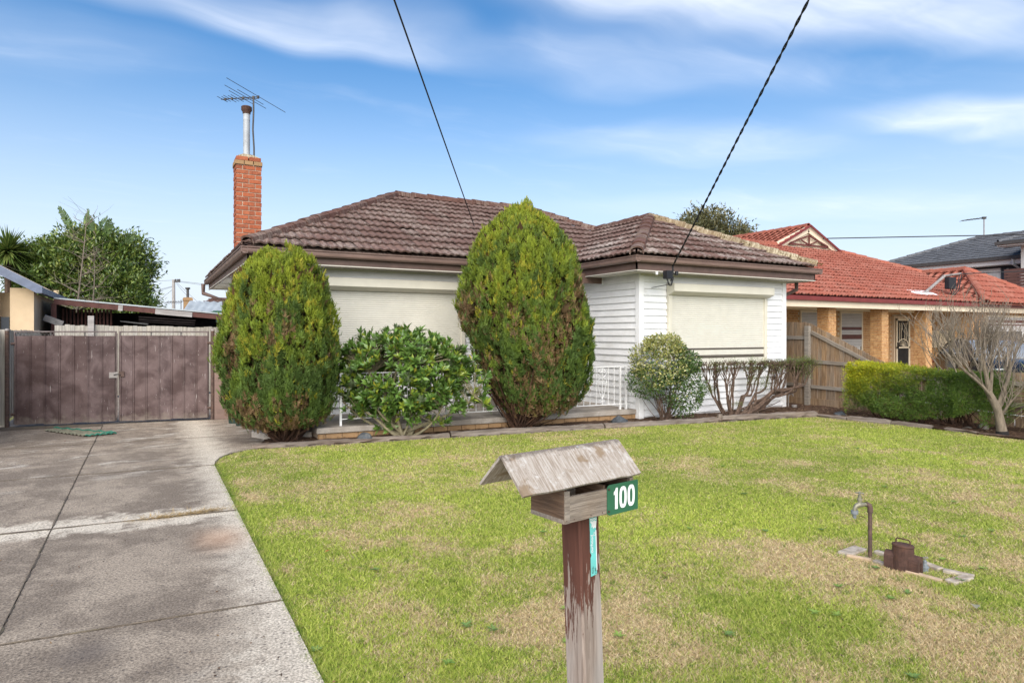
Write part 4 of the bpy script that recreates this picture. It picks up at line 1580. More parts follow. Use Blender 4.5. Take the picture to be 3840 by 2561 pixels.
rl0 = cw(1.723, -.0306, 1.2687)             # left end of the letterbox ridge
LB = Matrix((ba, bb, up)).transposed().to_4x4()
LB.translation = rl0
pc = LB @ Vector((.295, .005, 0))
lean = Vector((.036, -.012, 0))
basep = Vector((pc.x, pc.y, 0)) + lean
letter = thing('letterbox', 'weathered timber letterbox with pitched plywood roof and green number plate on a flaking post', 'letterbox', (basep.x, basep.y, 0))
LBP = LB
# roof sheets, local: x along, y up the slope
run, rise = .092, .088
sl = math.hypot(run, rise)
for sg, nm_ in ((-1, 'roof_sheet'), (1, 'roof_sheet')):
    m = MB()
    th = .0075
    nx_ = 10
    for j in range(nx_ + 1):
        x = .45 * j / nx_
        e0 = R.uniform(-.0015, .0015)
        m.v += [(x, e0, 0), (x, sl, 0), (x, sl, th), (x, e0, th)]
    for j in range(nx_):
        k = j * 4
        for a, b in ((0, 1), (1, 2), (2, 3), (3, 0)):
            m.f.append((k + a, k + b, k + 4 + b, k + 4 + a) if True else None)
    m.f += [(3, 2, 1, 0), tuple(nx_ * 4 + q for q in range(4))]
    yv = Vector((0, -sg * run, rise)).normalized()
    xv = Vector((1, 0, 0))
    if sg > 0:
        # far sheet: keep local y up its own slope, mirrored along the box
        xv = Vector((-1, 0, 0))
    zv = xv.cross(yv)
    Mr = Matrix((xv, yv, zv)).transposed().to_4x4()
    Mr.translation = Vector((0 if sg < 0 else .45, sg * run, -rise))
    m.build(nm_, 'plywood', letter, M=LB @ Mr)
bz = 1.083 - 1.2687
bt_ = -.094
x0, x1, y0, y1 = .154, .4325, -.080, .060
wt = .012
MB().box(x0, x1, y0, y1, bz, bz + wt).build('box_floor', 'box_wood', letter, M=LB)
# end boards rise into the gable
for xa in (x0, x1 - wt):
    m = MB()
    pts = [(y0 + .001, bz + wt), (y1 - .001, bz + wt), (y1 - .001, bt_ + .012), (.0, -.016), (y0 + .001, bt_ - .002)]
    vs = [(xa, a, b) for a, b in pts] + [(xa + wt, a, b) for a, b in pts]
    m.add(vs, [(4, 3, 2, 1, 0), (5, 6, 7, 8, 9)] + [(i, (i + 1) % 5, 5 + (i + 1) % 5, 5 + i) for i in range(5)])
    m.build('end_board', 'shaded_box_wood', letter, M=LB)
MB().box(x0 + .002, x0 + .020, y0 - .003, y0 + .010, bz, bt_ - .004).build('corner_batten', 'box_wood', letter, M=LB, bevel=.001)
MB().box(x1 - .016, x1 - .002, y0 - .003, y0 + .010, bz, bt_ - .001).build('corner_batten', 'box_wood', letter, M=LB, bevel=.001)
MB().box(x0 + .020, x1 - .016, y0 - .002, y0 + .010, bz + .001, bz + .071).build('front_board', 'box_wood', letter, M=LB, bevel=.001)
MB().box(x0 + wt, x1 - wt, y1 - wt, y1, bz + wt, bt_ + .01).build('back_board', 'box_wood', letter, M=LB)
MB().box(x0 + .165, x0 + .172, y0 + .012, y1 - wt, bz + wt, bt_ - .012).build('divider', 'shaded_box_wood', letter, M=LB)
# plate with rounded corners
px0, px1, pz0, pz1 = .317, .447, bz - .004, bz + .083
pts = []
for cx_, cz_, a0 in ((px1 - .003, pz1 - .003, 0), (px0 + .010, pz1 - .010, 90), (px0 + .010, pz0 + .010, 180), (px1 - .003, pz0 + .003, 270)):
    r_ = .010 if a0 in (90, 180) else .003
    for q in range(5):
        a = rad(a0 + 90 * q / 4)
        pts.append((cx_ + r_ * math.cos(a), cz_ + r_ * math.sin(a)))
n_ = len(pts)
m = MB()
m.add([(a, y0 - .0062, b) for a, b in pts] + [(a, y0 - .0042, b) for a, b in pts], [tuple(range(n_)), tuple(reversed(range(n_, 2 * n_)))] + [(i, n_ + i, n_ + (i + 1) % n_, (i + 1) % n_) for i in range(n_)])
plate = m.build('number_plate', 'plate_green', letter, M=LB)


def flat_glyph(name, outer, inner, M, par, mat, th=.0006):
    """a flat printed shape (ring if inner) standing proud of a plate in local x-z"""
    m = MB()
    n_ = len(outer)
    if inner:
        m.add([(a, 0, b) for a, b in outer] + [(a, 0, b) for a, b in inner], [(i, (i + 1) % n_, n_ + (i + 1) % n_, n_ + i) for i in range(n_)])
    else:
        m.add([(a, 0, b) for a, b in outer], [tuple(range(n_))])
    o = m.build(name, mat, par)
    o.matrix_basis = M
    return o


def oval(cx_, cz_, a_, b_, p=2.6, n_=36):
    o_ = []
    for i in range(n_):
        t_ = 2 * math.pi * i / n_
        c_, s_ = math.cos(t_), math.sin(t_)
        o_.append((cx_ + a_ * math.copysign(abs(c_) ** (2 / p), c_), cz_ + b_ * math.copysign(abs(s_) ** (2 / p), s_)))
    return o_


zc_ = (pz0 + pz1) / 2 + .001
gy = Matrix.Translation((0, y0 - .0068, 0))
plateM = Matrix.Identity(4)
one = [(.347, zc_ - .030), (.3585, zc_ - .030), (.3585, zc_ + .031), (.3505, zc_ + .031), (.3475, zc_ + .024), (.342, zc_ + .020), (.342, zc_ + .011), (.347, zc_ + .012)]
one = [(.3455 + (a - .345), b) for a, b in one]
flat_glyph('digit', one, None, gy, plate, 'digit_white')
for cx_ in (.3815, .4165):
    flat_glyph('digit', oval(cx_, zc_ + .0005, .0155, .0312, 2.8), oval(cx_, zc_ + .0005, .0058, .0205, 2.6), gy, plate, 'digit_white')
for zz_ in (pz0 + .012, pz1 - .012):
    o = MB().tube([(px0 + .005, y0 - .009, zz_), (px0 + .005, y0 - .005, zz_)], .0028, 8).build('screw', 'rust', plate)
# nail heads on the roof and box
for (a, b, c_) in ((.27, -.012, -.006),):
    MB().lathe([(.0035, 0), (.0035, .0012), (.001, .0016)], 10, (a, b, c_ + .008)).build('roof_screw', 'metal_grey', letter, M=LB)
for a in (.162, .19, .255, .30):
    MB().tube([(a, y0 - .0035, bz + .008), (a, y0 + .0, bz + .008)], .0016, 6).build('nail', 'rust', letter, M=LB)
# post: 78 mm square with chamfered corners, leaning a touch
pw, ch = .041, .006
po = [(-pw + ch, -pw), (pw - ch, -pw), (pw, -pw + ch), (pw, pw - ch), (pw - ch, pw), (-pw + ch, pw), (-pw, pw - ch), (-pw, -pw + ch)]
Lp_ = 1.2687 + bz + .3
m = MB()
zs = [-.3, 0.0, .3, .6, .9, 1.2687 + bz]
for z in zs:
    for a, b in po:
        m.v.append((a, b, z))
for i in range(len(zs) - 1):
    for k in range(8):
        m.f.append((i * 8 + k, i * 8 + (k + 1) % 8, i * 8 + 8 + (k + 1) % 8, i * 8 + 8 + k))
m.f += [tuple(reversed(range(8))), tuple(8 * (len(zs) - 1) + k for k in range(8))]
PM = Matrix((ba, bb, up)).transposed().to_4x4()
PM.translation = basep
shear = Matrix.Identity(4)
lo = PM.to_3x3().inverted() @ (-lean / (1.2687 + bz))
shear[0][2], shear[1][2] = lo.x, lo.y
PM = PM @ shear
pst = m.build('post', 'flaking_post', letter)
for vv in pst.data.vertices:
    vv.co = shear @ vv.co
PM2 = Matrix((ba, bb, up)).transposed().to_4x4()
PM2.translation = basep
pst.matrix_basis = PM2
ztop_ = 1.2687 + bz
# torn teal sticker on the front of the post
def sk(x, z):
    return (x + lo.x * z, -pw - .0012 + lo.y * z, z)


st_pts = [(-.004, ztop_ - .186), (.021, ztop_ - .183), (.023, ztop_ - .05), (.029, ztop_ - .012), (.031, ztop_ - .002), (-.003, ztop_ - .004), (-.002, ztop_ - .055), (-.004, ztop_ - .115), (.001, ztop_ - .124), (-.003, ztop_ - .132)]
m = MB()
m.add([sk(a, b) for a, b in st_pts], [tuple(range(len(st_pts)))])
stick = m.build('sticker', 'sticker_teal', pst)
stick.location = (0, 0, 0)
m = MB()
wv = [(-.002, ztop_ - .005), (.030, ztop_ - .003), (.027, ztop_ - .018), (.022, ztop_ - .050), (.017, ztop_ - .046), (.012, ztop_ - .050), (.008, ztop_ - .043), (.003, ztop_ - .045), (.006, ztop_ - .036), (-.001, ztop_ - .028)]
m.add([(sk(a, b)[0], sk(a, b)[1] - .0006, b) for a, b in wv], [tuple(range(len(wv)))])
m.build('sticker_emblem', 'sticker_white', stick)
for q in range(3):
    m = MB()
    zq = ztop_ - .010 - q * .007
    w_ = [(-.001 + .027 * i / 8, zq + .0018 * math.sin(i * 1.6)) for i in range(9)]
    w2 = [(a, b - .0026) for a, b in reversed(w_)]
    m.add([(sk(a, b)[0], sk(a, b)[1] - .0010, b) for a, b in w_ + w2], [tuple(range(18))])
    m.build('emblem_wave', 'sticker_teal', stick)
m = MB()
e_ = [(.0195, ztop_ - .055), (.0235, ztop_ - .055), (.0225, ztop_ - .17), (.0195, ztop_ - .172)]
m.add([(sk(a, b)[0], sk(a, b)[1] - .0005, b) for a, b in e_], [(0, 1, 2, 3)])
m.build('torn_edge', 'sticker_white', stick)


def lettering(txt, size, mat, M, par, name='lettering'):
    cu = bpy.data.curves.new('lettering', 'FONT')
    cu.body = txt
    cu.size = size
    cu.offset = size * .015
    ob = bpy.data.objects.new('lettering_source', cu)
    COL.objects.link(ob)
    bpy.context.view_layer.update()
    me = bpy.data.meshes.new_from_object(ob.evaluated_get(bpy.context.evaluated_depsgraph_get()))
    bpy.data.objects.remove(ob)
    bpy.data.curves.remove(cu)
    me.materials.clear()
    return new_obj(name, me, mat, par, M)


# words run up the post
Tm = Matrix(((0, -1, 0, 0), (0, 0, -1, 0), (1, 0, 0, 0), (0, 0, 0, 1)))
Tm.translation = Vector(sk(.0068, ztop_ - .118)) + Vector((0, -.0012, 0))
lettering('ourhood', .0148, 'sticker_white', Tm, stick)
Tm2 = Tm.copy()
Tm2.translation = Vector(sk(.0175, ztop_ - .070)) + Vector((0, -.0012, 0))
lettering('Ol', .010, 'sticker_white', Tm2, stick)
Tm3 = Tm.copy()
Tm3.translation = Vector(sk(.0060, ztop_ - .178)) + Vector((0, -.0012, 0))
lettering('N.r.k..', .0085, 'shed_black', Tm3, stick)
Tm4 = Tm.copy()
Tm4.translation = Vector(sk(.0165, ztop_ - .180)) + Vector((0, -.0012, 0))
lettering('y alcl', .0085, 'shed_black', Tm4, stick)

# ------------------------------------------------------------------ water point on the lawn
tx, ty = 4.514, 2.80
tap = thing('garden_tap', 'tall standpipe garden tap on a rusty brown pipe in the lawn', 'tap', (tx, ty, 0))
tap_dir = -Vector((CY, -SY, 0)) * .94 - Vector((SY, CY, 0)) * .1
tap_dir.normalize()
b0 = Vector((tx, ty, -.05))
hh = .37
m = MB().tube([b0, b0 + up * (hh + .03), ], .0135, 10)
m.build('standpipe', 'rust_pipe', tap, smooth=True)
e0 = b0 + up * (hh + .03)
m = MB().tube([e0 - up * .035, e0, e0 + up * .016 + tap_dir * .006, e0 + up * .025 + tap_dir * .022, e0 + up * .025 + tap_dir * .032], [.0185, .0185, .018, .0175, .0185], 12)
m.build('elbow', 'rust_pipe', tap, smooth=True)
s0 = e0 + up * .025 + tap_dir * .032
m = MB().tube([s0, s0 + tap_dir * .018, s0 + tap_dir * .03, s0 + tap_dir * .055, s0 + tap_dir * .075 - up * .008, s0 + tap_dir * .086 - up * .028, s0 + tap_dir * .087 - up * .040],
              [.013, .013, .017, .019, .0155, .0135, .0135], 12)
m.build('spout', 'brass_grey', tap, smooth=True)
c0 = s0 + tap_dir * .048
m = MB().lathe([(.013, .010), (.014, .030), (.0175, .032), (.0175, .042), (.012, .044), (.0115, .068), (.006, .070), (.006, .078)], 12, c0)
m.build('bonnet', 'brass_grey', tap, smooth=False)
m = MB()
for k in range(2):
    a = k * math.pi / 2 + .5
    d_ = Vector((math.cos(a), math.sin(a), 0)) * .029
    m.tube([c0 + up * .082 - d_, c0 + up * .084, c0 + up * .082 + d_], [.006, .005, .006], 8)
m.lathe([(.010, .076), (.011, .088), (.006, .091)], 10, c0)
m.build('handle', 'brass_grey', tap, smooth=True)
n0 = s0 + tap_dir * .087 - up * .040
m = MB().lathe([(.024, 0), (.0245, -.024), (.020, -.026), (.013, -.027), (.012, -.048), (.010, -.056)], 16, n0)
m.build('hose_fitting', 'grey_plastic', tap)

mx, my = 4.475, 2.545
md = Vector((.18, -1.0, 0)).normalized()
ms = Vector((-md.y, md.x, 0))
meter = thing('water_meter_cover', 'rusty cast iron water meter cover with bail handle beside the tap', 'meter cover', (mx, my, 0))
# body: oval drum, with an arched hood on each end
n_ = 22
ov = [(math.cos(2 * math.pi * i / n_), math.sin(2 * math.pi * i / n_)) for i in range(n_)]
m = MB()
lv = [(-.03, .072, .052), (.10, .068, .049), (.150, .066, .048), (.156, .070, .051), (.163, .070, .051), (.168, .066, .047)]
for z, a, b in lv:
    for c_, s_ in ov:
        m.v.append(tuple(Vector((mx, my, z)) + md * a * c_ + ms * b * s_))
for i in range(len(lv) - 1):
    for k in range(n_):
        m.f.append((i * n_ + k, i * n_ + (k + 1) % n_, (i + 1) * n_ + (k + 1) % n_, (i + 1) * n_ + k))
m.f.append(tuple(range((len(lv) - 1) * n_, len(lv) * n_)))
m.build('drum', 'rust', meter)
for sg in (-1, 1):
    m = MB()
    c_ = Vector((mx, my, 0)) + md * sg * .045
    prof = [(-.043, -.03), (-.043, .068)] + [(.043 * math.cos(rad(180 - 22.5 * q)), .068 + .043 * math.sin(rad(22.5 * q))) for q in range(1, 8)] + [(.043, .068), (.043, -.03)]
    inn = [(-.018, -.03), (-.018, .048)] + [(.018 * math.cos(rad(180 - 22.5 * q)), .048 + .020 * math.sin(rad(22.5 * q))) for q in range(1, 8)] + [(.018, .048), (.018, -.03)]
    k_ = len(prof)
    outp = c_ + md * sg * .062
    for s_, z in prof:
        m.v.append(tuple(c_ + ms * s_ + up * z))
    for s_, z in prof:
        m.v.append(tuple(outp + ms * s_ * .97 + up * z))
    for s_, z in inn:
        m.v.append(tuple(outp + ms * s_ + up * z))
    for s_, z in inn:
        m.v.append(tuple(outp - md * sg * .05 + ms * s_ + up * z))
    for q in range(k_ - 1):
        m.f.append((q, q + 1, k_ + q + 1, k_ + q))
        m.f.append((k_ + q, k_ + q + 1, 2 * k_ + q + 1, 2 * k_ + q))
        m.f.append((2 * k_ + q, 2 * k_ + q + 1, 3 * k_ + q + 1, 3 * k_ + q))
    m.f.append(tuple(range(3 * k_, 4 * k_)))
    m.build('pipe_hood', 'rust', meter)
hc = Vector((mx, my, .166))
m = MB().tube([hc - md * .044, hc - md * .044 + up * .028, hc - md * .036 + up * .037, hc + md * .034 + up * .037, hc + md * .043 + up * .028, hc + md * .044 - up * .004], .0048, 8)
m.build('bail_handle', 'rust', meter, smooth=True)
for sg in (-1, 1):
    MB().lathe([(.012, 0), (.010, .007), (.006, .009)], 10, hc + md * sg * .044).build('handle_boss', 'rust', meter)

vx, vy = 4.585, 2.462
valve = thing('stop_valve', 'small grey stop valve poking out of the grass beside the rusty meter cover', 'valve', (vx, vy, 0))
MB().lathe([(.020, -.03), (.020, .014), (.026, .016), (.026, .024), (.018, .026), (.016, .040), (.012, .044), (.011, .062), (.006, .066), (.005, .078)], 10, (vx, vy, 0)).build('body', 'grey_plastic', valve)
m = MB()
m.tube([(vx - .018, vy + .008, .082), (vx, vy, .080), (vx + .018, vy - .008, .082)], [.009, .006, .009], 8)
m.tube([(vx, vy, .072), (vx, vy, .088)], .008, 8)
m.build('tee_handle', 'brass_grey', valve, smooth=True)

pav = [((4.405, 2.925), (4.63, 2.945), .10, 'paver_pale', 'pale paver closing the end of the meter surround behind the tap', 0),
       ((4.395, 2.90), (4.455, 2.755), .035, 'paver_peach', 'peach paver edge left of the tap in the meter surround', 1),
       ((4.458, 2.735), (4.452, 2.52), .045, 'paver_pale', 'pale paver edge in front of the rusty meter cover', 2),
       ((4.452, 2.51), (4.475, 2.30), .04, 'paver_peach', 'peach paver edge in front of the small stop valve', 3),
       ((4.66, 2.85), (4.665, 2.72), .05, 'paver_pale', 'pale paver edge behind the meter cover next to the tap', 4),
       ((4.72, 2.575), (4.69, 2.415), .06, 'paver_pale', 'pale paver edge behind the small stop valve', 5),
       ((4.69, 2.40), (4.74, 2.235), .05, 'paver_pale', 'pale paver edge at the far right corner of the meter surround', 6),
       ((4.50, 2.262), (4.70, 2.248), .07, 'paver_pale', 'pale weathered paver closing the right end of the meter surround', 7)]
for a, b, w_, mt, lab, _ in pav:
    a3, b3 = Vector((*a, 0)), Vector((*b, 0))
    mid = (a3 + b3) / 2
    d_ = (b3 - a3)
    m = MB().obox(mid - up * .012, d_ / 2, Vector((-d_.y, d_.x, 0)).normalized() * w_ / 2, up * .022)
    m.solo('paver', mt, lab, 'paver', (mid.x, mid.y, 0), 'pavers round the water meter', bevel=.006)

# ------------------------------------------------------------------ timber sleepers
def sleeper(p0, p1, w_, h_, label, z0=-.03, mat='sleeper_wood', droop=0.0, seed=0):
    """rough hewn timber: a box with many uneven cross sections, local x along the grain"""
    rs = random.Random(seed)
    a, b = Vector((*p0, 0)), Vector((*p1, 0))
    L = (b - a).length
    d_ = (b - a) / L
    s_ = Vector((-d_.y, d_.x, 0))
    m = MB()
    nn_ = max(6, int(L / .09))
    pro = [(-.5, 0), (-.5, .5), (-.46, .93), (-.2, 1.0), (.2, .98), (.46, .94), (.5, .5), (.5, 0)]
    k_ = len(pro)
    offs = [[rs.uniform(-.008, .008) for _ in pro] for _ in range(nn_ + 1)]
    for i in range(nn_ + 1):
        f_ = i / nn_
        env = 1.0 if 0 < i < nn_ else .9
        for q, (y_, z_) in enumerate(pro):
            wob = offs[i][q] + .006 * math.sin(i * .7 + q * 1.3 + seed)
            m.v.append((f_ * L + (rs.uniform(-.012, .012) if i in (0, nn_) else 0), y_ * w_ * env + wob * .7, z_ * h_ * (1 - droop * f_) + (wob if z_ > .4 else 0)))
    for i in range(nn_):
        for q in range(k_ - 1):
            m.f.append((i * k_ + q, i * k_ + k_ + q, i * k_ + k_ + q + 1, i * k_ + q + 1))
    m.f += [tuple(range(k_)), tuple(reversed(range(nn_ * k_, nn_ * k_ + k_)))]
    me = m.mesh('timber_sleeper')
    o = new_obj('timber_sleeper', me, mat)
    M = Matrix((d_, s_, up)).transposed().to_4x4()
    M.translation = Vector((a.x, a.y, z0))
    o.matrix_basis = M
    tag(o, label, 'sleeper', 'timber sleepers edging the garden bed')
    return o


sleeper((1.27, 9.64), (4.06, 9.22), .11, .085, 'long timber sleeper edging the bed below the left conifer and leafy shrub', seed=1)
sleeper((4.09, 9.23), (6.70, 8.82), .12, .105, 'timber sleeper edging the bed below the tall right conifer', seed=2)
sleeper((6.73, 8.82), (9.06, 8.47), .12, .10, 'timber sleeper edging the bed below the variegated shrub', seed=3)
sleeper((9.10, 8.50), (11.26, 8.08), .13, .125, 'thick timber sleeper edging the bed below the bare woody shrub', seed=4)
sleeper((11.28, 8.06), (11.33, 7.46), .11, .075, 'short low timber sleeper by the blue stone near the fence', seed=5)
sleeper((11.33, 7.44), (11.45, 6.72), .13, .10, 'split grey timber sleeper left of the clipped hedge', seed=6)
sleeper((11.45, 6.70), (11.52, 6.06), .11, .085, 'timber sleeper in front of the clipped hedge', seed=7)
sleeper((11.53, 5.86), (11.56, 5.40), .12, .075, 'cracked timber sleeper below the right end of the hedge', seed=8, droop=.3)
sleeper((11.55, 5.36), (11.58, 4.75), .13, .05, 'rotten low timber sleeper beside the bare grey tree', seed=9, mat='bark_brown')
m = MB().tube([(9.07, 8.44, -.03), (9.07, 8.44, .13)], [.05, .045], 7)
m.solo('timber_peg', 'sleeper_wood', 'short upright timber peg where two sleepers meet by the bare shrub', 'peg', (9.07, 8.44, 0))


# ------------------------------------------------------------------ rocks, pots, mat, leaves
def rock(c_, r_, flat, mat, label, seed, grp=None):
    bm = bmesh.new()
    bmesh.ops.create_icosphere(bm, subdivisions=3, radius=1)
    rs = random.Random(seed)
    cuts = [(Vector((rs.uniform(-1, 1), rs.uniform(-1, 1), rs.uniform(-.2, 1))).normalized(), rs.uniform(.55, .85)) for _ in range(9)]
    for vv in bm.verts:
        for nn_, dd_ in cuts:
            e_ = vv.co.dot(nn_) - dd_
            if e_ > 0:
                vv.co -= nn_ * e_ * .9
        vv.co += Vector((rs.uniform(-.02, .02), rs.uniform(-.02, .02), rs.uniform(-.02, .02)))
        vv.co.x *= r_[0]
        vv.co.y *= r_[1]
        vv.co.z *= r_[2]
    me = bpy.data.meshes.new('rock')
    bm.to_mesh(me)
    bm.free()
    o = new_obj('rock', me, mat)
    o.location = c_
    o.rotation_euler = (0, 0, rs.uniform(0, 3))
    tag(o, label, 'rock', grp)


rock((2.80, 9.50, .04), (.15, .13, .10), .5, 'stone_blue', 'blue grey stone in the bed between left conifer and leafy shrub', 2)
rock((7.27, 9.08, .05), (.16, .14, .11), .5, 'stone_blue', 'rounded dark stone in the bed against the porch bricks', 3)
rock((11.72, 7.85, .02), (.20, .14, .08), .5, 'stone_blue', 'flat blue grey stone in the bed near the paling fence', 4)
rock((12.05, 5.55, .05), (.10, .08, .09), .5, 'stone_pale', 'pale jagged stone in the bed left of the bare grey tree', 5)
rock((11.93, 5.72, .02), (.09, .05, .03), .5, 'stone_pale', 'small flat pale stone beside the jagged stone near the bare tree', 6)


def pot(x, y, r_, h_, label, square=False):
    t_ = thing('plant_pot', label, 'pot', (x, y, 0), 'dark green pots beside the left conifer')
    MB().lathe([(r_ * .78, .012), (r_ * .95, h_ * .92), (r_ * 1.06, h_ * .92), (r_ * 1.06, h_), (r_ * .92, h_), (r_ * .88, h_ - .04)], 20, (x, y, 0)).build('pot_wall', 'pot_green', t_)
    MB().lathe([(r_ * .86, h_ - .05), (r_ * .84, h_ - .03)], 20, (x, y, 0)).build('potting_soil', 'soil', t_)


pot(1.36, 12.45, .15, .30, 'round dark green pot farthest back behind the left conifer')
pot(1.42, 12.05, .13, .24, 'small dark green pot between two others behind the left conifer')
pot(1.55, 11.75, .16, .22, 'dark green pot nearest the left conifer on the concrete')
m = MB().prism([(1.38, 10.62), (1.52, 10.30), (2.18, 10.12), (2.18, 10.9), (1.60, 11.5)], -.03, .10)
m.solo('concrete_step', 'slab_concrete', 'low broken concrete step at the end of the porch behind the left conifer', 'step', (1.7, 10.6, 0), bevel=.015)

mat_t = thing('garden_mat', 'ragged dirty green corrugated plastic sheet lying on the driveway by the gate', 'plastic sheet', (-.95, 12.45, 0))
A_, B_, C_, D_ = Vector((-1.48, 12.90, .03)), Vector((-1.36, 13.10, .03)), Vector((-.44, 11.98, .03)), Vector((-.84, 11.86, .03))
m = MB()
nu, nv_ = 40, 5
for i in range(nu + 1):
    for j_ in range(nv_ + 1):
        p0 = A_.lerp(D_, i / nu)
        p1 = B_.lerp(C_, i / nu)
        p = p0.lerp(p1, j_ / nv_)
        p.z = .028 + .010 * math.sin(i * .9 * 2) + .006 * math.sin(j_ * 1.1)
        if i == nu:
            p += Vector((.03 * math.sin(j_ * 2), .03 * math.cos(j_ * 3), 0))
        m.v.append(tuple(p))
for i in range(nu):
    for j_ in range(nv_):
        a = i * (nv_ + 1) + j_
        m.f.append((a, a + nv_ + 1, a + nv_ + 2, a + 1))
m.build('sheet', 'mat_dirty', mat_t, smooth=True)
for e0_, e1_ in ((B_, C_), (D_, C_)):
    m = MB()
    pts = [e0_.lerp(e1_, i / 24) + Vector((0, 0, .006 + .010 * math.sin(i * 1.5))) for i in range(25)]
    m.tube(pts, .013, 5)
    m.build('green_edge', 'mat_green', mat_t)

lf = [((1.11, 4.74), (0.42, 0.16, .05), 'orange brown dead leaf on the lawn near the driveway edge', .05), ((2.95, 3.2), (.26, .17, .08), 'curled brown leaf on the lawn right of the letterbox post', .05),
      ((-1.05, 11.5), (.20, .03, .025), 'dark red dead leaf on the driveway in front of the green sheet', .05), ((-.42, 6.95), (.09, .05, .035), 'small dark leaf on the driveway left of the straw clippings', .03),
      ((5.35, 3.35), (.15, .09, .045), 'brown curled leaf on the lawn behind the water meter', .07), ((4.2, 1.98), (.40, .38, .27), 'long pale gum leaf on the lawn right of the water meter', .12),
      ((3.72, 9.08), (.50, .36, .06), 'yellow fallen leaf against the sleeper below the leafy shrub', .06), ((-.15, 5.75), (.09, .05, .035), 'dark speck of leaf on the driveway slab', .025),
      ((5.05, 3.15), (.26, .15, .08), 'reddish brown leaf lying in the lawn behind the tap', .06), ((7.9, 6.2), (.16, .10, .06), 'thin brown twig leaf on the far lawn', .09)]
for (x, y), c_, lab, ln in lf:
    an = R.uniform(0, 6.28)
    base = np.array([[x, y, .022]])
    o = leaves('fallen_leaf', base, np.array([[math.cos(an), math.sin(an), .15]]), np.array([[.1, .1, 1.0]]), [ln], [ln * .42], np.array([c_]), 'matt_leaf', loc=(x, y, .02))
    tag(o, lab, 'leaf', 'fallen leaves')

# ------------------------------------------------------------------ driveway gates
g0, g1 = Vector((-2.03, 13.80, 0)), Vector((1.00, 13.24, 0))
gd = (g1 - g0).normalized()
gn = Vector((gd.y, -gd.x, 0))
GW = (g1 - g0).length
zsht, zsh0, zrail = 1.555, .035, 1.625


def gate(s0, s1, label, hinge_left):
    t_ = thing('driveway_gate', label, 'gate', tuple(g0 + gd * (s0 + s1) / 2), 'driveway gates')
    P_ = lambda s, z, o_=0: g0 + gd * s + up * z + gn * o_
    m = MB()
    m.tube([P_(s0 + .02, .05), P_(s0 + .02, zrail), P_(s1 - .02, zrail), P_(s1 - .02, .05)], .019, 8)
    m.tube([P_(s0 + .02, .08, -.03), P_(s1 - .02, .08, -.03)], .017, 6)
    m.build('frame', 'gate_frame', t_, smooth=True)
    nsh = 7
    w_ = (s1 - s0 - .05) / nsh
    for k in range(nsh):
        a = s0 + .025 + k * w_
        zt_s, zb_s = zsht + R.uniform(-.004, .004), zsh0 + R.uniform(-.012, .012)
        prof = [(0, .004), (.004, .016), (.022, .016), (.027, .004), (w_ * .5, .0065), (w_ - .010, .003), (w_ - .006, .012), (w_ - .001, .012), (w_ - .001, .0), (0, .0)]
        m = MB()
        k_ = len(prof)
        for z in (zb_s, zt_s):
            for s_, o_ in prof:
                m.v.append(tuple(P_(a + s_, z, o_ + .022)))
        m.f += [(i, (i + 1) % k_, k_ + (i + 1) % k_, k_ + i) for i in range(k_)]
        m.f += [tuple(reversed(range(k_))), tuple(range(k_, 2 * k_))]
        m.build('sheet_panel', 'gate_sheet', t_)
    # chain mesh strip above the sheet
    m = MB()
    z0_, z1_ = zsht - .05, zrail - .01
    s = s0 + .04
    pit = .055
    while s < s1 - .05:
        m.tube([P_(s, z0_), P_(s + pit / 2, (z0_ + z1_) / 2, .004), P_(s + pit, z1_)], .0018, 4, False)
        m.tube([P_(s + pit, z0_), P_(s + pit / 2, (z0_ + z1_) / 2, -.004), P_(s, z1_)], .0018, 4, False)
        s += pit
    m.build('chain_mesh', 'galvanised', t_)
    for q in (.35, .68):
        MB().bar(P_(s0 + (s1 - s0) * q, zsht - .1, .0), P_(s0 + (s1 - s0) * q, zrail, .0), .022, .006, up=gn).build('stay', 'dark_metal', t_)
    hs = s0 if hinge_left else s1
    for z in (.22, 1.42):
        MB().tube([P_(hs - .03 if hinge_left else hs - .03, z, .02), P_(hs + .03, z, .02)], .024, 8).build('hinge', 'rust_pipe', t_)
    return t_


gm = GW * .515
gl = gate(.03, gm - .012, 'left leaf of the faded brown sheet metal driveway gates', True)
gr = gate(gm + .012, GW - .01, 'right leaf of the faded brown sheet metal driveway gates', False)
P_ = lambda s, z, o_=0: g0 + gd * s + up * z + gn * o_
MB().obox(P_(gm - .06, .86, .045), gd * .065, gn * .004, up * .05).build('latch_plate', 'galvanised', gl)
MB().obox(P_(gm + .065, .875, .045), gd * .045, gn * .004, up * .05).build('latch_plate', 'rust_pipe', gr)
m = MB().tube([P_(gm - .05, .86, .06), P_(gm - .02, .875, .066), P_(gm + .03, .875, .066), P_(gm + .05, .86, .06)], .008, 6)
m.build('latch_loop', 'dark_metal', gl)
MB().tube([P_(gm - .004, .10, .04), P_(gm - .004, 1.60, .04)], .010, 6).build('drop_bolt', 'gate_frame', gr)
for s, lab in ((-.06, 'rusty round steel gate post at the left gate leaf'), (GW + .045, 'rusty round steel gate post at the right gate leaf')):
    p = P_(s, 0)
    t_ = thing('gate_post', lab, 'post', tuple(p))
    MB().tube([p - up * .1, p + up * 1.65], .034, 12).build('pipe', 'rust_pipe', t_, smooth=True)
    MB().lathe([(.038, 1.64), (.040, 1.655), (.026, 1.675), (.008, 1.68)], 12, tuple(p)).build('post_cap', 'galvanised', t_, smooth=True)
t_ = thing('side_panel', 'plain brown steel infill panel between the gate and the house', 'panel', tuple(P_(GW + .35, 0)))
m = MB().obox(P_(GW + .24, .79, .02), gd * .16, gn * .010, up * .79)
m.build('sheet', 'brown_gutter', t_)
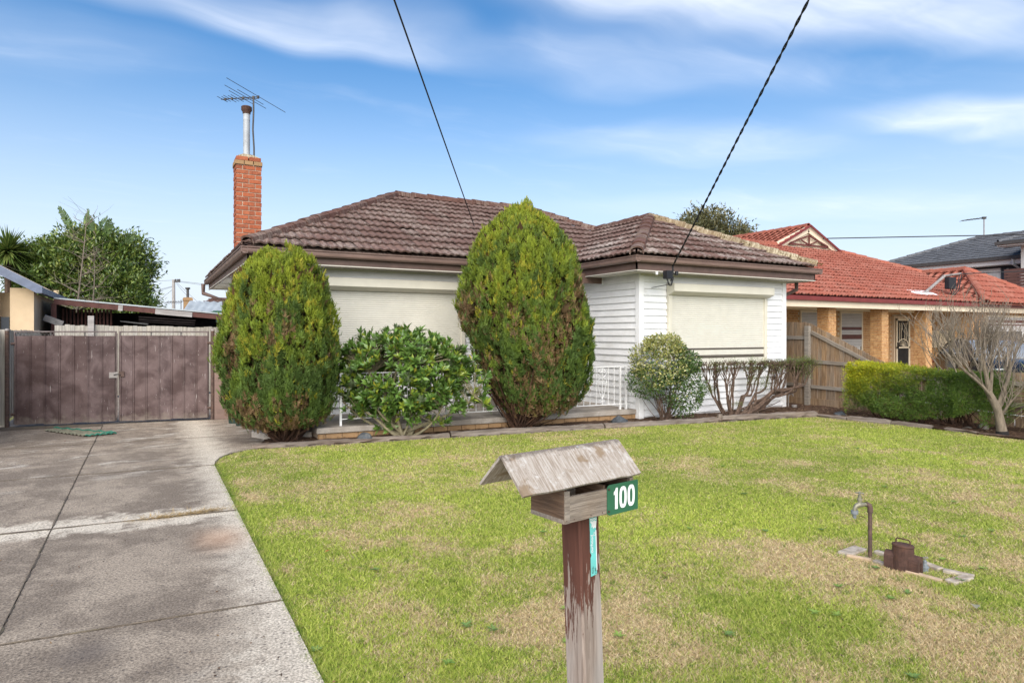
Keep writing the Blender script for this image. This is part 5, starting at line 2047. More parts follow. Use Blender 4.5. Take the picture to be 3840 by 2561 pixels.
MB().obox(P_(GW + .46, .79, .02), gd * .052, gn * .014, up * .79).build('sheet', 'brown_fascia', t_)
MB().obox(P_(GW + .62, .70, -.03), gd * .10, gn * .014, up * .70).build('sheet', 'brown_fascia', t_)

# ------------------------------------------------------------------ right hand paling fence
FX = 12.80
fence = thing('paling_fence', 'weathered timber paling fence stepping down beside the red roofed house', 'fence', (FX, 8.0, 0))


def ftop(y):
    return float(np.interp(y, [3.0, 7.05, 7.55, 9.28, 9.45, 20], [.93, .93, .97, 1.80, 1.85, 1.86]))


fr = random.Random(12)
y = 12.6
k = 0
while y > 2.0:
    w_ = fr.uniform(.092, .106)
    ya, yb = y, y - w_ + .003
    off = .011 if k % 2 else 0.0
    m = MB()
    x0_, x1_ = FX + off, FX + off + .013
    z0_ = .15 + fr.uniform(-.015, .015)
    za, zb2 = ftop(ya) + fr.uniform(-.008, .008), ftop(yb) + fr.uniform(-.008, .008)
    m.hexa([(x0_, ya, z0_), (x0_, yb, z0_), (x1_, yb, z0_), (x1_, ya, z0_), (x0_, ya, za), (x0_, yb, zb2), (x1_, yb, zb2), (x1_, ya, za)])
    m.build('paling', 'fence_wood', fence)
    y -= w_ + .001
    k += 1


def rail(p0, p1, h_=.075, d_=.038):
    a, b = Vector(p0), Vector(p1)
    L = (b - a).length
    x_ = (b - a) / L
    M = Matrix((Vector((1, 0, 0)), x_, Vector((1, 0, 0)).cross(x_))).transposed().to_4x4()
    M.translation = a
    MB().box(-d_, 0, 0, L, -h_ / 2, h_ / 2).build('rail', 'rail_wood', fence, bevel=.003, M=M)


for a, b in (((FX, 9.26, 1.62), (FX, 7.50, .80)), ((FX, 9.42, 1.50), (FX, 12.5, 1.52)), ((FX, 9.26, .98), (FX, 7.85, .93)), ((FX, 9.42, .99), (FX, 12.5, .99)),
             ((FX, 9.26, .42), (FX, 2.2, .36)), ((FX, 9.42, .44), (FX, 12.5, .44)), ((FX, 7.48, .76), (FX, 2.2, .74))):
    rail(a, b)
for y_, h_ in ((9.34, 1.76), (6.6, .80), (3.9, .80), (12.1, 1.7)):
    MB().box(FX - .085, FX - .001, y_ - .055, y_ + .055, -.1, h_).build('fence_post', 'rail_wood', fence, bevel=.005)
yy = 12.6
while yy > 2.4:
    MB().box(FX - .022, FX - .002, yy - 2.38, yy, -.06, .165).build('plinth_board', 'fence_wood', fence, bevel=.003)
    yy -= 2.4
MB().tube([(FX - .03, 6.9, .30), (FX - .03, 5.9, .235), (FX - .03, 4.9, .20)], .008, 6).build('conduit', 'digit_white', fence)

# left boundary palings next to the gate
lfence = thing('boundary_fence', 'grey weathered paling fence at the left edge beside the gate post', 'fence', (-2.2, 13.4, 0))
y = 18.85
k = 0
while y > 11.0:
    MB().box(-2.235 - (.012 if k % 2 else 0), -2.222 - (.012 if k % 2 else 0), y - .098, y, .03, 1.66 + R.uniform(-.01, .01)).build('paling', 'grey_paling', lfence)
    y -= .1
    k += 1
MB().box(-2.30, -2.25, 11.0, 18.8, .35, .43).build('rail', 'rail_wood', lfence)
MB().box(-2.22, -2.14, 13.95, 14.05, -.1, 1.66).build('fence_post', 'grey_paling', lfence, bevel=.004)

# back paling fence behind the gate
bfence = thing('back_fence', 'pale grey paling fence behind the driveway gates', 'fence', (0, 18.9, 0))
x = -1.95
k = 0
while x < 2.6:
    yy = 18.9 - (.012 if k % 2 else 0)
    MB().box(x, x + .098, yy - .006, yy + .006, .05, 1.80 - .012 * (x + 2) + R.uniform(-.015, .015)).build('paling', 'grey_paling', bfence)
    x += .101
    k += 1
for z in (.5, 1.45):
    MB().box(-1.95, 2.6, 18.91, 18.95, z, z + .08).build('rail', 'rail_wood', bfence)
for x_, zt2 in ((-1.28, 2.02), (1.95, 1.98)):
    MB().box(x_, x_ + .13, 18.78, 18.87, -.1, zt2).build('fence_post', 'beam_grey', bfence, bevel=.006)
MB().bar((1.75, 18.8, 1.76), (1.99, 18.8, 1.98), .05, .05).build('brace', 'beam_grey', bfence)
# low white mesh/picket strip seen through the chain mesh on the left
# ------------------------------------------------------------------ service cable gear
sb = thing('service_box', 'black service fuse box with cable loops under the front gutter', 'fuse box', (8.08, 8.78, 2.6))
MB().box(8.005, 8.125, 8.66, 8.775, 2.565, 2.71).build('case', 'black_plastic', sb, bevel=.008)
MB().box(8.125, 8.33, 8.76, 8.79, 2.655, 2.69).build('bracket', 'dark_metal', sb)
MB().lathe([(.028, 0), (.034, .02), (.034, .06), (.02, .075)], 10, (8.30, 8.74, 2.64)).build('insulator', 'black_plastic', sb)
for q in (0, 1):
    pts = []
    for i in range(15):
        f_ = i / 14
        pts.append(Vector((8.05 + .14 * f_ + .02 * q, 8.72, 2.565 - .115 * math.sin(math.pi * f_) ** .8 + .17 * max(0, f_ - .7))))
    MB().tube(pts, .007, 6).build('cable_loop', 'cable_black', sb, smooth=True)
MB().tube([(8.19, 8.72, 2.80), (8.195, 8.72, 2.70), (8.18, 8.73, 2.60), (8.165, 8.74, 2.53)], .016, 7).build('cable_tail', 'cable_black', sb, smooth=True)
MB().tube([(8.12, 8.74, 2.47), (8.12, 9.2, 2.44)], .006, 6).build('cable_tail', 'cable_black', sb)
MB().box(7.86, 7.89, 8.77, 8.80, 2.64, 2.69).solo('bird_tag', 'digit_white', 'tiny white bracket on the brown fascia left of the fuse box', 'bracket', (7.875, 8.785, 2.66))

c1a, c1b = Vector((6.21, 12.75, 3.93)), Vector((2.249, 6.535, 5.093))
pts = [c1a + (c1b - c1a) * (1.9 * i / 30) - up * (.25 * math.sin(math.pi * i / 30)) * 0 for i in range(31)]
m = MB().tube(pts, .011, 6)
m.solo('overhead_cable', 'cable_black', 'thin straight overhead cable running up from the tiled roof', 'cable', tuple(c1a), smooth=True)
MB().lathe([(.03, 0), (.03, .03), (.012, .05), (.012, .11)], 8, (6.21, 12.76, 3.86)).solo('cable_anchor', 'galvanised', 'small metal cable anchor on the brown roof tiles', 'anchor', (6.21, 12.76, 3.86))
c2a, c2b = Vector((8.195, 8.73, 2.79)), Vector((5.774, 4.214, 4.938))
dv = (c2b - c2a)
L2 = dv.length * 1.8
dv.normalize()
s2 = dv.cross(up).normalized()
u2 = s2.cross(dv)
cab = thing('twisted_service_cable', 'thick twisted black service cable rising from the fuse box', 'cable', tuple(c2a))
for ph in (0, math.pi):
    pts = []
    nn_ = 420
    for i in range(nn_ + 1):
        s_ = L2 * i / nn_
        a = s_ / .34 * 2 * math.pi + ph
        sag = -.10 * math.sin(math.pi * min(1, s_ / (L2 / 1.8))) * 0
        pts.append(c2a + dv * s_ + (s2 * math.cos(a) + u2 * math.sin(a)) * .0085 + up * sag)
    MB().tube(pts, .0085, 6).build('conductor', 'cable_black', cab, smooth=True)

# ------------------------------------------------------------------ TV aerial on the chimney
ax_, ay_ = 1.80, 13.45
ant = thing('tv_aerial', 'spidery metal television aerial on a bent mast strapped to the chimney', 'aerial', (ax_, ay_, 4.85))
mz = 6.18
MB().tube([(ax_, ay_, 4.6), (ax_ - .005, ay_, 5.2), (ax_ - .025, ay_, 5.55), (ax_ - .012, ay_, 5.9), (ax_ - .015, ay_, mz)], .016, 8).build('mast', 'dark_metal', ant, smooth=True)
cright, cfwd = Vector((CY, -SY, 0)), Vector((SY, CY, 0))
boom_d = (cright * .79 - cfwd * .14).normalized()
el_d = (cfwd * 1.87 + cright * .43).normalized()
mc = Vector((ax_ - .015, ay_, mz))
b_r = mc + boom_d * .12
b_l = mc - boom_d * .69
MB().tube([b_l, b_r], .010, 6).build('boom', 'dark_metal', ant)
MB().tube([mc - boom_d * .30 - up * .03, b_r - up * .03], .008, 6).build('boom', 'dark_metal', ant)
for f_, l_ in ((.115, .96), (-.05, .42), (-.14, .66), (-.24, .40), (-.34, .20), (-.42, .17), (-.50, .20), (-.58, .14), (-.66, .16)):
    c_ = mc + boom_d * f_
    MB().tube([c_ - el_d * l_, c_ + el_d * l_ * .95], .0055, 5).build('element', 'dark_metal', ant)
for f_ in (.10, 0.0, -.22, -.46, -.60):
    c_ = mc + boom_d * f_
    MB().obox(c_, boom_d * .018, el_d * .014, up * .022).build('clamp', 'dark_metal', ant)

# ------------------------------------------------------------------ conifers
CR = np.array([CY, -SY, 0.0])      # sideways across the view of the street front
CF = np.array([SY, CY, 0.0])


def conifer(name, label, x, y, prof, nspray, seed, brown, spray_len, trunk_x):
    """prof rows: height, radius, sideways offset of the axis"""
    rg = np.random.default_rng(seed)
    rs = random.Random(seed)
    t_ = thing(name, label, 'conifer', (x, y, 0))
    pz = np.array([p[0] for p in prof])
    pr = np.array([p[1] for p in prof])
    po = np.array([p[2] for p in prof])
    zz = np.linspace(pz[0], pz[-1], 400)
    rz = np.interp(zz, pz, pr)
    slope = np.gradient(rz, zz)
    wgt = rz * np.sqrt(1 + slope ** 2) + 0.02
    cdf = np.cumsum(wgt) / wgt.sum()
    n = nspray
    z = np.interp(rg.random(n), cdf, zz)
    th = rg.uniform(0, 2 * np.pi, n)
    r = np.interp(z, pz, pr)
    dr = np.interp(z, zz, slope)
    off = np.interp(z, pz, po)
    # upright plumes: lumps long in z, short round the crown
    lump = fbm(np.stack([np.cos(th) * 4.2, np.sin(th) * 4.2, z * 1.5], 1), seed, 3) - 0.5
    lump2 = fbm(np.stack([np.cos(th) * 8, np.sin(th) * 8, z * 1.7], 1), seed + 5, 2) - 0.5
    cl1 = fbm(np.stack([np.cos(th) * 3.6, np.sin(th) * 3.6, z * 1.1], 1), seed + 15, 2)
    cl2 = fbm(np.stack([np.cos(th) * 5.5 + 9, np.sin(th) * 5.5, z * 1.3], 1), seed + 25, 2)
    cleft = np.clip(1 - np.abs(cl1 - .5) / .035, 0, 1) + .8 * np.clip(1 - np.abs(cl2 - .5) / .030, 0, 1)
    rad_ = r * ((0.93 if pz[-1] < 3 else .895) + 0.34 * lump + 0.34 * lump2) - .17 * cleft * np.clip(r / .5, 0, 1)
    z = z + np.clip((z - pz[-1] * .86) / (pz[-1] * .14), 0, 1) * .30 * (vnoise(np.stack([np.cos(th) * 2.2 + 5, np.sin(th) * 2.2, z * 0], 1), seed + 2) - .5) - np.abs(rg.normal(0, 0.035, n)) - 0.02
    rad_ = rad_ + (rg.random(n) < .05) * rg.uniform(0, .06, n)
    rad_ = np.maximum(rad_, 0.01)
    out = np.stack([np.cos(th), np.sin(th), -dr * 0.5], 1)
    out = unit(out)
    base = np.stack([x + np.cos(th) * rad_, y + np.sin(th) * rad_, z], 1) + CR[None] * off[:, None]
    axis = out * rg.uniform(.08, .42, (n, 1)) + np.array([0, 0, 1.0])[None] * rg.uniform(.8, 1.1, (n, 1)) + rg.normal(0, .12, (n, 3))
    axis = unit(axis)
    side = unit(np.cross(axis, out + rg.normal(0, .55, (n, 3))))
    L = spray_len * rg.uniform(.7, 1.35, n) * np.clip(0.6 + 0.6 * r / r.max(), .5, 1.15)
    # one spray: fronds off both sides of a stem
    K = 9
    js = np.arange(K)
    al = np.concatenate([[0.0], np.tile([1, -1], K)[:K - 1] * np.linspace(1.05, .25, K - 1)])
    s0 = np.concatenate([[0.0], np.linspace(.02, .72, K - 1)])
    ln = np.concatenate([[1.0], np.linspace(.52, .26, K - 1)])
    up_ = np.cross(side, axis)
    jit = rg.normal(0, .14, (n, K))
    a = al[None] + jit
    d = axis[:, None] * np.cos(a)[..., None] + side[:, None] * np.sin(a)[..., None] + up_[:, None] * rg.normal(0, .22, (n, K))[..., None]
    p0 = base[:, None] + axis[:, None] * (s0[None] * L[:, None])[..., None]
    LL = (ln[None] * L[:, None] * rg.uniform(.75, 1.2, (n, K)))[..., None]
    wv = np.cross(d, up_[:, None] + rg.normal(0, .5, (n, K, 3)))
    wv /= np.maximum(np.linalg.norm(wv, axis=2, keepdims=True), 1e-6)
    wd = LL * 0.10 + .0012
    v0, v1, v2, v3 = p0, p0 + d * LL * .45 + wv * wd, p0 + d * LL, p0 + d * LL * .45 - wv * wd
    vs = np.stack([v0, v1, v2, v3], 2).reshape(-1, 3)
    fs = np.arange(n * K * 4, dtype=np.int32).reshape(-1, 4)
    # colour: golden green young tips, duller green lower, dead brown patches
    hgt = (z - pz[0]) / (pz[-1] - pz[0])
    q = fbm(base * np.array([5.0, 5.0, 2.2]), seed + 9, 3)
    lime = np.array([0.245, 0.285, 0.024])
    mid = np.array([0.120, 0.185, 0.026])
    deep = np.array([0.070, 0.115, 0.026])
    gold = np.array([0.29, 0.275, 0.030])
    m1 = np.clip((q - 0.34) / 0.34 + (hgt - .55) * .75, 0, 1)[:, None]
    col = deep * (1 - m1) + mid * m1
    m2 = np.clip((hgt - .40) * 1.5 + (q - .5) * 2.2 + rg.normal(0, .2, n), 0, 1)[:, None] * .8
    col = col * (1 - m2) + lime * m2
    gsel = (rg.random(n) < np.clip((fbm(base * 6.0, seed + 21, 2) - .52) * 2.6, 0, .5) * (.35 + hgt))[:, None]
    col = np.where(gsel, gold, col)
    bm_ = np.zeros(n)
    for (sx, zc, rx, rzz, amp) in brown:
        lat = (base - np.array([x, y, 0])) @ CR
        dep = (base - np.array([x, y, 0])) @ CF
        e_ = ((lat - sx) / rx) ** 2 + ((z - zc) / rzz) ** 2
        bm_ = np.maximum(bm_, amp * np.exp(-e_ * 1.1) * (dep < .1))
    low = np.clip(1.15 - (z - pz[0]) / 0.34, 0, 1)
    bm_ = np.maximum(bm_, low * .85)
    bm_ = bm_ + (fbm(base * np.array([4.0, 4.0, 1.6]), seed + 3, 3) - .64) * 1.6 * (1 - hgt)
    isb = rg.random(n) < bm_ * 1.15
    dead = isb & (rg.random(n) < .35)
    base[dead] -= (out[dead] * .05)
    brn = np.array([(0.19, 0.115, 0.058), (0.13, 0.080, 0.040), (0.24, 0.155, 0.08), (0.15, 0.120, 0.040)])[rg.integers(0, 4, n)]
    col = np.where(isb[:, None], brn, col) * rg.uniform(.82, 1.18, (n, 1))
    cc = np.repeat(col, K * 4, axis=0)
    tipb = np.tile(np.array([.85, 1.0, 1.25, 1.0]), n * K)[:, None]
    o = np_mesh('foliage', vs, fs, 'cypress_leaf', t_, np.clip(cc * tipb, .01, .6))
    # woody inside: a brown thicket that fills the middle
    m = MB()
    bz_ = pz[0]
    bx0 = x + CR[0] * trunk_x
    by0 = y + CR[1] * trunk_x
    for k in range(90):
        an = rs.uniform(0, 6.283)
        zt_ = rs.uniform(pz[0] + .1, pz[-1] * .93)
        rt_ = float(np.interp(zt_, pz, pr)) * rs.uniform(.55, .96)
        of = float(np.interp(zt_, pz, po))
        b_ = Vector((bx0 + rs.uniform(-.13, .13), by0 + rs.uniform(-.12, .12), -.05))
        e_ = Vector((x + math.cos(an) * rt_ + CR[0] * of, y + math.sin(an) * rt_ + CR[1] * of, zt_))
        mdl = b_.lerp(e_, .45) + Vector((math.cos(an) * rt_ * .18, math.sin(an) * rt_ * .18, -.10 * zt_)) + Vector((rs.uniform(-.05, .05), rs.uniform(-.05, .05), 0))
        pts = [b_, b_.lerp(mdl, .5) + Vector((rs.uniform(-.03, .03), rs.uniform(-.03, .03), 0)), mdl, mdl.lerp(e_, .55), e_]
        r0_ = rs.uniform(.010, .024)
        m.tube(pts, [r0_, r0_ * .85, r0_ * .6, r0_ * .4, r0_ * .2], 5, False)
    # fine dead twigs round the foot
    for k in range(420):
        an = rs.uniform(0, 6.283)
        zt_ = rs.uniform(.10, pz[0] + .45)
        rt_ = (.14 + .9 * float(np.interp(max(zt_, pz[0]), pz, pr)) * min(1, zt_ / (pz[0] + .25))) * rs.uniform(.5, 1.0)
        of = float(np.interp(zt_, pz, po)) * min(1, zt_ / (pz[0] + .1)) + trunk_x * (1 - min(1, zt_ / (pz[0] + .1)))
        e_ = Vector((x + math.cos(an) * rt_ + CR[0] * of, y + math.sin(an) * rt_ + CR[1] * of, zt_))
        b_ = Vector((bx0 + math.cos(an) * rt_ * .35, by0 + math.sin(an) * rt_ * .35, max(0, zt_ - rs.uniform(.12, .35))))
        mid_ = b_.lerp(e_, .5) + Vector((rs.uniform(-.03, .03), rs.uniform(-.03, .03), rs.uniform(-.05, .01)))
        r0_ = rs.uniform(.003, .006)
        m.tube([b_, mid_, e_], [r0_, r0_ * .8, r0_ * .4], 4, False)
    m.build('branches', 'bark_dark', t_)
    # dense dead inner foliage
    nI = nspray // 6
    z = np.interp(rg.random(nI), cdf, zz)
    th = rg.uniform(0, 2 * np.pi, nI)
    z = pz[0] + (z - pz[0]) * .84
    r = np.interp(z, pz, pr) * np.sqrt(rg.uniform(.15, .62, nI))
    off = np.interp(z, pz, po)
    base = np.stack([x + np.cos(th) * r, y + np.sin(th) * r, z], 1) + CR[None] * off[:, None]
    ax2 = np.stack([np.cos(th) * .4, np.sin(th) * .4, np.ones(nI)], 1) + rg.normal(0, .3, (nI, 3))
    c2 = np.array([(0.085, 0.055, 0.026), (0.12, 0.070, 0.030), (0.055, 0.060, 0.018)])[rg.integers(0, 3, nI)]
    leaves('inner_foliage', base, ax2, rg.normal(0, 1, (nI, 3)), rg.uniform(.12, .26, nI), rg.uniform(.05, .10, nI), c2, 'cypress_leaf', t_)
    return t_


conifer('conifer', 'squat yellow green conifer with brown patches nearest the driveway', 1.70, 10.03,
        [(.27, .46, .05), (.36, .62, .04), (.45, .72, .02), (.61, .79, .0), (1.04, .83, .0), (1.46, .835, -.01), (1.89, .78, -.02), (2.20, .71, -.02), (2.42, .635, -.01), (2.58, .54, .0), (2.72, .40, .02), (2.80, .22, .0), (2.83, .10, .0)],
        20500, 5, [(-.42, 1.42, .12, .34, 1.3), (.16, 1.45, .08, .22, 1.0), (.36, 1.62, .09, .24, 1.0), (-.12, 1.85, .06, .25, .7), (.45, .58, .22, .18, .9), (-.25, .50, .25, .14, .8), (.10, 1.95, .04, .25, .6), (.0, 1.1, .05, .3, .5), (-.6, .75, .1, .3, .5)], .078, .10)
conifer('conifer', 'tall egg shaped dark green conifer with brown patches in front of the porch', 5.56, 9.42,
        [(.32, .50, .14), (.42, .62, .18), (.55, .76, .20), (.72, .86, .20), (.95, .93, .18), (1.20, 1.02, .14), (1.48, 1.09, .09), (1.75, 1.13, .03), (2.02, 1.14, -.02), (2.42, 1.08, -.04), (2.80, .98, -.06), (3.08, .85, -.08), (3.35, .66, -.09), (3.60, .44, -.08), (3.74, .27, -.06), (3.82, .08, -.05)],
        27500, 8, [(.80, 2.15, .14, .40, 1.1), (.42, 1.40, .26, .45, .85), (-.20, 1.85, .22, .40, .7), (-.95, 1.95, .20, .40, .9), (.62, 1.75, .12, .5, .9), (-.60, .95, .22, .5, .9), (-.1, .75, .45, .25, .8), (.15, 1.2, .10, .5, .6)], .086, -.10)


# ------------------------------------------------------------------ woody shrubs
def limb(m, p0, p1, r0, r1, rs, bend=.12, n=6, sag=0.0):
    p0, p1 = Vector(p0), Vector(p1)
    L = (p1 - p0).length
    off = Vector((rs.uniform(-1, 1), rs.uniform(-1, 1), rs.uniform(-.6, .6))) * L * bend
    off2 = Vector((rs.uniform(-1, 1), rs.uniform(-1, 1), rs.uniform(-.6, .6))) * L * bend * .5
    pts = []
    for i in range(n + 1):
        f_ = i / n
        pts.append(p0.lerp(p1, f_) + off * math.sin(math.pi * f_) + off2 * math.sin(2 * math.pi * f_) - Vector((0, 0, sag * math.sin(math.pi * f_))))
    m.tube(pts, [r0 + (r1 - r0) * i / n for i in range(n + 1)], 6, False)
    return pts


# broad leafy shrub: whorls of glossy leaves on crooked grey stems
rs = random.Random(21)
rg = np.random.default_rng(21)
sx_, sy_ = 3.46, 9.60
shrub = thing('leafy_shrub', 'spreading glossy green shrub with leaf whorls between the two conifers', 'shrub', (sx_, sy_, 0))
cen = Vector((sx_ + .02, sy_ + .05, .94))
tips = []
m = MB()
Rt, Fw = Vector(CR), Vector(CF)
main = []
for k in range(15):
    a = rs.uniform(-1, 1)
    tgt = cen + Rt * (a * .85) + Fw * rs.uniform(-.40, .45) + up * rs.uniform(-.45, .30)
    b_ = Vector((sx_ + rs.uniform(-.09, .09), sy_ + rs.uniform(-.06, .06), -.03))
    main.append(limb(m, b_, tgt, rs.uniform(.018, .034), .011, rs, .10, 7, .05 * abs(a)))
lowb = limb(m, (sx_ + .05, sy_, .08), Vector((sx_, sy_, .62)) + Rt * 1.12 - Fw * .1, .030, .012, rs, .06, 8, .10)
main.append(lowb)
main.append(limb(m, (sx_ - .05, sy_, .05), Vector((sx_, sy_, .55)) - Rt * .9 - Fw * .15, .026, .012, rs, .06, 8, .10))
N_ = 1350
cand = []
while len(cand) < N_:
    d_ = Vector((rs.gauss(0, 1), rs.gauss(0, 1), rs.gauss(0, 1))).normalized()
    rr_ = rs.uniform(.45, 1.0) ** .45
    wob_ = 1 + .5 * (vnoise(np.array([[d_.x * 2.5 + 3, d_.y * 2.5, d_.z * 2.5]]), 6)[0] - .5)
    lat = d_.x * 1.06 * rr_ * wob_
    dep = d_.y * .62 * rr_
    ht = d_.z * .72 * rr_ * wob_
    p = cen + Rt * lat + Fw * dep + up * ht
    top_lim = 1.62 - .42 * max(0, lat / 1.0) ** 1.5 - .10 * max(0, -lat)
    if p.z > top_lim + rs.uniform(-.1, .12) or p.z < .28 + .16 * (1 - min(1, abs(lat) / .9)) * (1 if dep < .2 else 0):
        continue
    if fbm(np.array([[p.x * 2.6, p.y * 2.6, p.z * 2.6]]), 4, 2)[0] < .30:
        continue
    cand.append(p)
for k in range(60):      # the drooping right end
    cand.append(Vector((sx_, sy_, .62)) + Rt * rs.uniform(.75, 1.30) + Fw * rs.uniform(-.25, .2) + up * rs.uniform(-.25, .38))
for k in range(40):      # low skirt of leaves
    cand.append(Vector((sx_, sy_, .36)) + Rt * rs.uniform(-.85, .35) - Fw * rs.uniform(-.1, .35) + up * rs.uniform(-.12, .15))
for k in range(9):       # shoots by the foot
    cand.append(Vector((sx_, sy_, .16)) + Rt * rs.choice((-.28, .55)) + Rt * rs.uniform(-.12, .12) - Fw * .12 + up * rs.uniform(-.04, .14))
bases, axes, nrms, lens, wids, cols_ = [], [], [], [], [], []
allp = [p for q in main for p in q[3:]]
for p in cand:
    near = min(allp, key=lambda q: (q - p).length)
    limb(m, near, p, .007, .003, rs, .10, 3)
    ax0 = (p - cen)
    ax0 = (Vector((ax0.x, ax0.y, ax0.z * .6)).normalized() * .7 + up * .75 - Fw * .15 + Vector((rs.gauss(0, .25), rs.gauss(0, .25), 0))).normalized()
    s_ = ax0.orthogonal().normalized()
    t2 = ax0.cross(s_)
    nl = rs.randint(7, 10)
    a0 = rs.uniform(0, 6.28)
    pale = rs.random()
    for q in range(nl):
        a = a0 + q * 2.399
        tilt = rs.uniform(.35, 1.25) if q > 2 else rs.uniform(.1, .6)
        d_ = (s_ * math.cos(a) + t2 * math.sin(a)) * math.sin(tilt) + ax0 * math.cos(tilt)
        bases.append(p + ax0 * rs.uniform(-.03, .02))
        axes.append(d_)
        nrms.append((ax0 - d_ * ax0.dot(d_)) + Vector((rs.gauss(0, .15), rs.gauss(0, .15), rs.gauss(0, .15))))
        L = rs.uniform(.085, .15)
        lens.append(L)
        wids.append(L * rs.uniform(.32, .42))
        c_ = Vector((.070, .145, .028)).lerp(Vector((.135, .225, .042)), rs.random())
        if pale > .80 and q < 6:
            c_ = Vector((.23, .29, .035))
        elif pale < .05:
            c_ = Vector((.115, .15, .075))
        if rs.random() < .010:
            c_ = Vector((.50, .42, .05))
        cols_.append(tuple(c_ * rs.uniform(.8, 1.2)))
m.build('stems', 'bark_olive', shrub, smooth=True)
leaves('leaves', np.array(bases), np.array(axes), np.array(nrms), np.array(lens), np.array(wids), np.array(cols_), 'glossy_leaf', shrub, fold=.16, curl=.12, shape=(0, .55, .45))

# variegated shrub -----------------------------------------------------------
rg = np.random.default_rng(31)
rs = random.Random(31)
ex_, ey_ = 8.10, 8.88
eu = thing('variegated_shrub', 'rounded cream and green variegated shrub at the corner of the white wing', 'shrub', (ex_, ey_, 0))
m = MB()


def ball(n, c_, r_, shell=.55):
    d_ = unit(rg.normal(0, 1, (n, 3)))
    rr_ = rg.uniform(shell, 1, n) ** .6
    lum = 1 + .30 * (fbm(d_ * 2.4 + 7, 3, 3) - .5)
    lat, dep, ht = d_[:, 0] * r_[0], d_[:, 1] * r_[1], d_[:, 2] * r_[2]
    p = np.array(c_)[None] + CR[None] * (lat * rr_ * lum)[:, None] + CF[None] * (dep * rr_ * lum)[:, None]
    p[:, 2] += ht * rr_ * lum
    return p, d_[:, 0:1] * CR[None] + d_[:, 1:2] * CF[None] + d_[:, 2:3] * np.array([[0, 0, 1.0]])


cA = np.array((ex_, ey_ - .12, 1.0)) - CR * .10
pA, nA = ball(5200, cA + np.array((0, 0, .03)), (.58, .40, .52))
pA2, nA2 = ball(1800, cA + CR * .05 + np.array((0, 0, .38)), (.36, .30, .24))
pC, nC = ball(1500, cA - CR * .22 + np.array((0, 0, -.28)), (.42, .32, .30))
pB, nB = ball(3300, np.array((ex_, ey_ - .05, .62)) + CR * .33, (.40, .34, .52))
pD, nD = ball(700, np.array((ex_, ey_ - .05, 1.08)) + CR * .46, (.20, .20, .20))
pos = np.concatenate([pA, pA2, pC, pB, pD])
nrm_ = np.concatenate([nA, nA2, nC, nB, nD])
kind = np.concatenate([np.zeros(len(pA)), np.zeros(len(pA2)), np.full(len(pC), .5), np.ones(len(pB)), np.ones(len(pD))])
ok = (pos[:, 1] < WYF - .06) & (pos[:, 2] > .10) & (fbm(pos * 5, 8, 2) > .34)
pos, nrm_, kind = pos[ok], nrm_[ok], kind[ok]
n = len(pos)
hz = (pos[:, 2] - .4) / 1.1
lat = (pos - np.array((ex_, ey_, 0))) @ CR
creamp = np.clip(.66 - kind * .95 + (hz - .5) * .7 - np.maximum(lat - .15, 0) * 2.2, .04, .93)
isc = rg.random(n) < creamp
green_ = np.array([(.045, .090, .022), (.065, .120, .028), (.085, .140, .035)])[rg.integers(0, 3, n)]
cream_ = np.array([(.40, .37, .13), (.32, .31, .09), (.46, .43, .19), (.27, .27, .06)])[rg.integers(0, 4, n)]
axl = unit(nrm_ * .6 + rg.normal(0, .65, (n, 3)) + np.array([0, 0, .25]))
nl_ = nrm_ + rg.normal(0, .5, (n, 3)) + np.array([0, 0, .4])
colv = np.zeros((n, 5, 3))
edge_ = np.where(isc[:, None], cream_, green_) * rg.uniform(.8, 1.2, (n, 1))
mid_ = np.where((isc & (rg.random(n) < .62))[:, None], green_ * 1.3, edge_)
for q, src in enumerate((edge_, edge_, mid_, edge_, edge_)):
    colv[:, q] = src
leaves('leaves', pos, axl, nl_, rg.uniform(.035, .062, n), rg.uniform(.018, .030, n), colv, 'glossy_leaf', eu, fold=.2)
for k in range(34):
    a = rs.uniform(-.55, .55)
    limb(m, (ex_ + rs.uniform(-.14, .14) + .06, ey_ + rs.uniform(-.06, .06), -.02), Vector((ex_, min(ey_ - .08 + rs.uniform(-.2, .1), WYF - .1), rs.uniform(.45, 1.25))) + Rt * (a + .05), rs.uniform(.006, .013), .003, rs, .06, 5)
m.build('stems', 'bark_brown', eu)

# bare woody shrub -----------------------------------------------------------
rs = random.Random(44)
rg = np.random.default_rng(44)
wx_, wy_ = 9.72, 8.84
ws = thing('bare_shrub', 'sprawling hard pruned woody shrub with bare twisted limbs under the front window', 'shrub', (wx_, wy_, 0))
m = MB()
mt = MB()
gb, ga, gc = [], [], []
X_ = Vector((1, 0, 0))


def fork(m, p0, d_, r0, L, depth, rs, zmax):
    p1 = p0 + d_ * L
    if p1.z > zmax:
        p1 = p0 + d_ * max(.05, (zmax - p0.z) / max(d_.z, .15))
    pts = limb(m, p0, p1, r0, r0 * .72, rs, .09, 4)
    if depth == 0 or p1.z > zmax - .03:
        for q in range(6):
            e_ = p1 + Vector((rs.uniform(-.08, .08), rs.uniform(-.06, .06), rs.uniform(.0, .09)))
            e_.y = min(e_.y, 9.24)
            mt.tube([p1, p1.lerp(e_, .5) + Vector((rs.uniform(-.015, .015), 0, 0)), e_], [.0050, .0038, .0022], 4, False)
            if rs.random() < .5:
                gb.append(e_)
        return
    for q in range(rs.choice((2, 2, 3))):
        nd = (d_ + Vector((rs.gauss(0, .36), rs.gauss(0, .20), rs.uniform(.05, .5)))).normalized()
        q1 = Vector(p1)
        fork(m, q1, nd, r0 * .70, L * rs.uniform(.62, .9), depth - 1, rs, zmax)


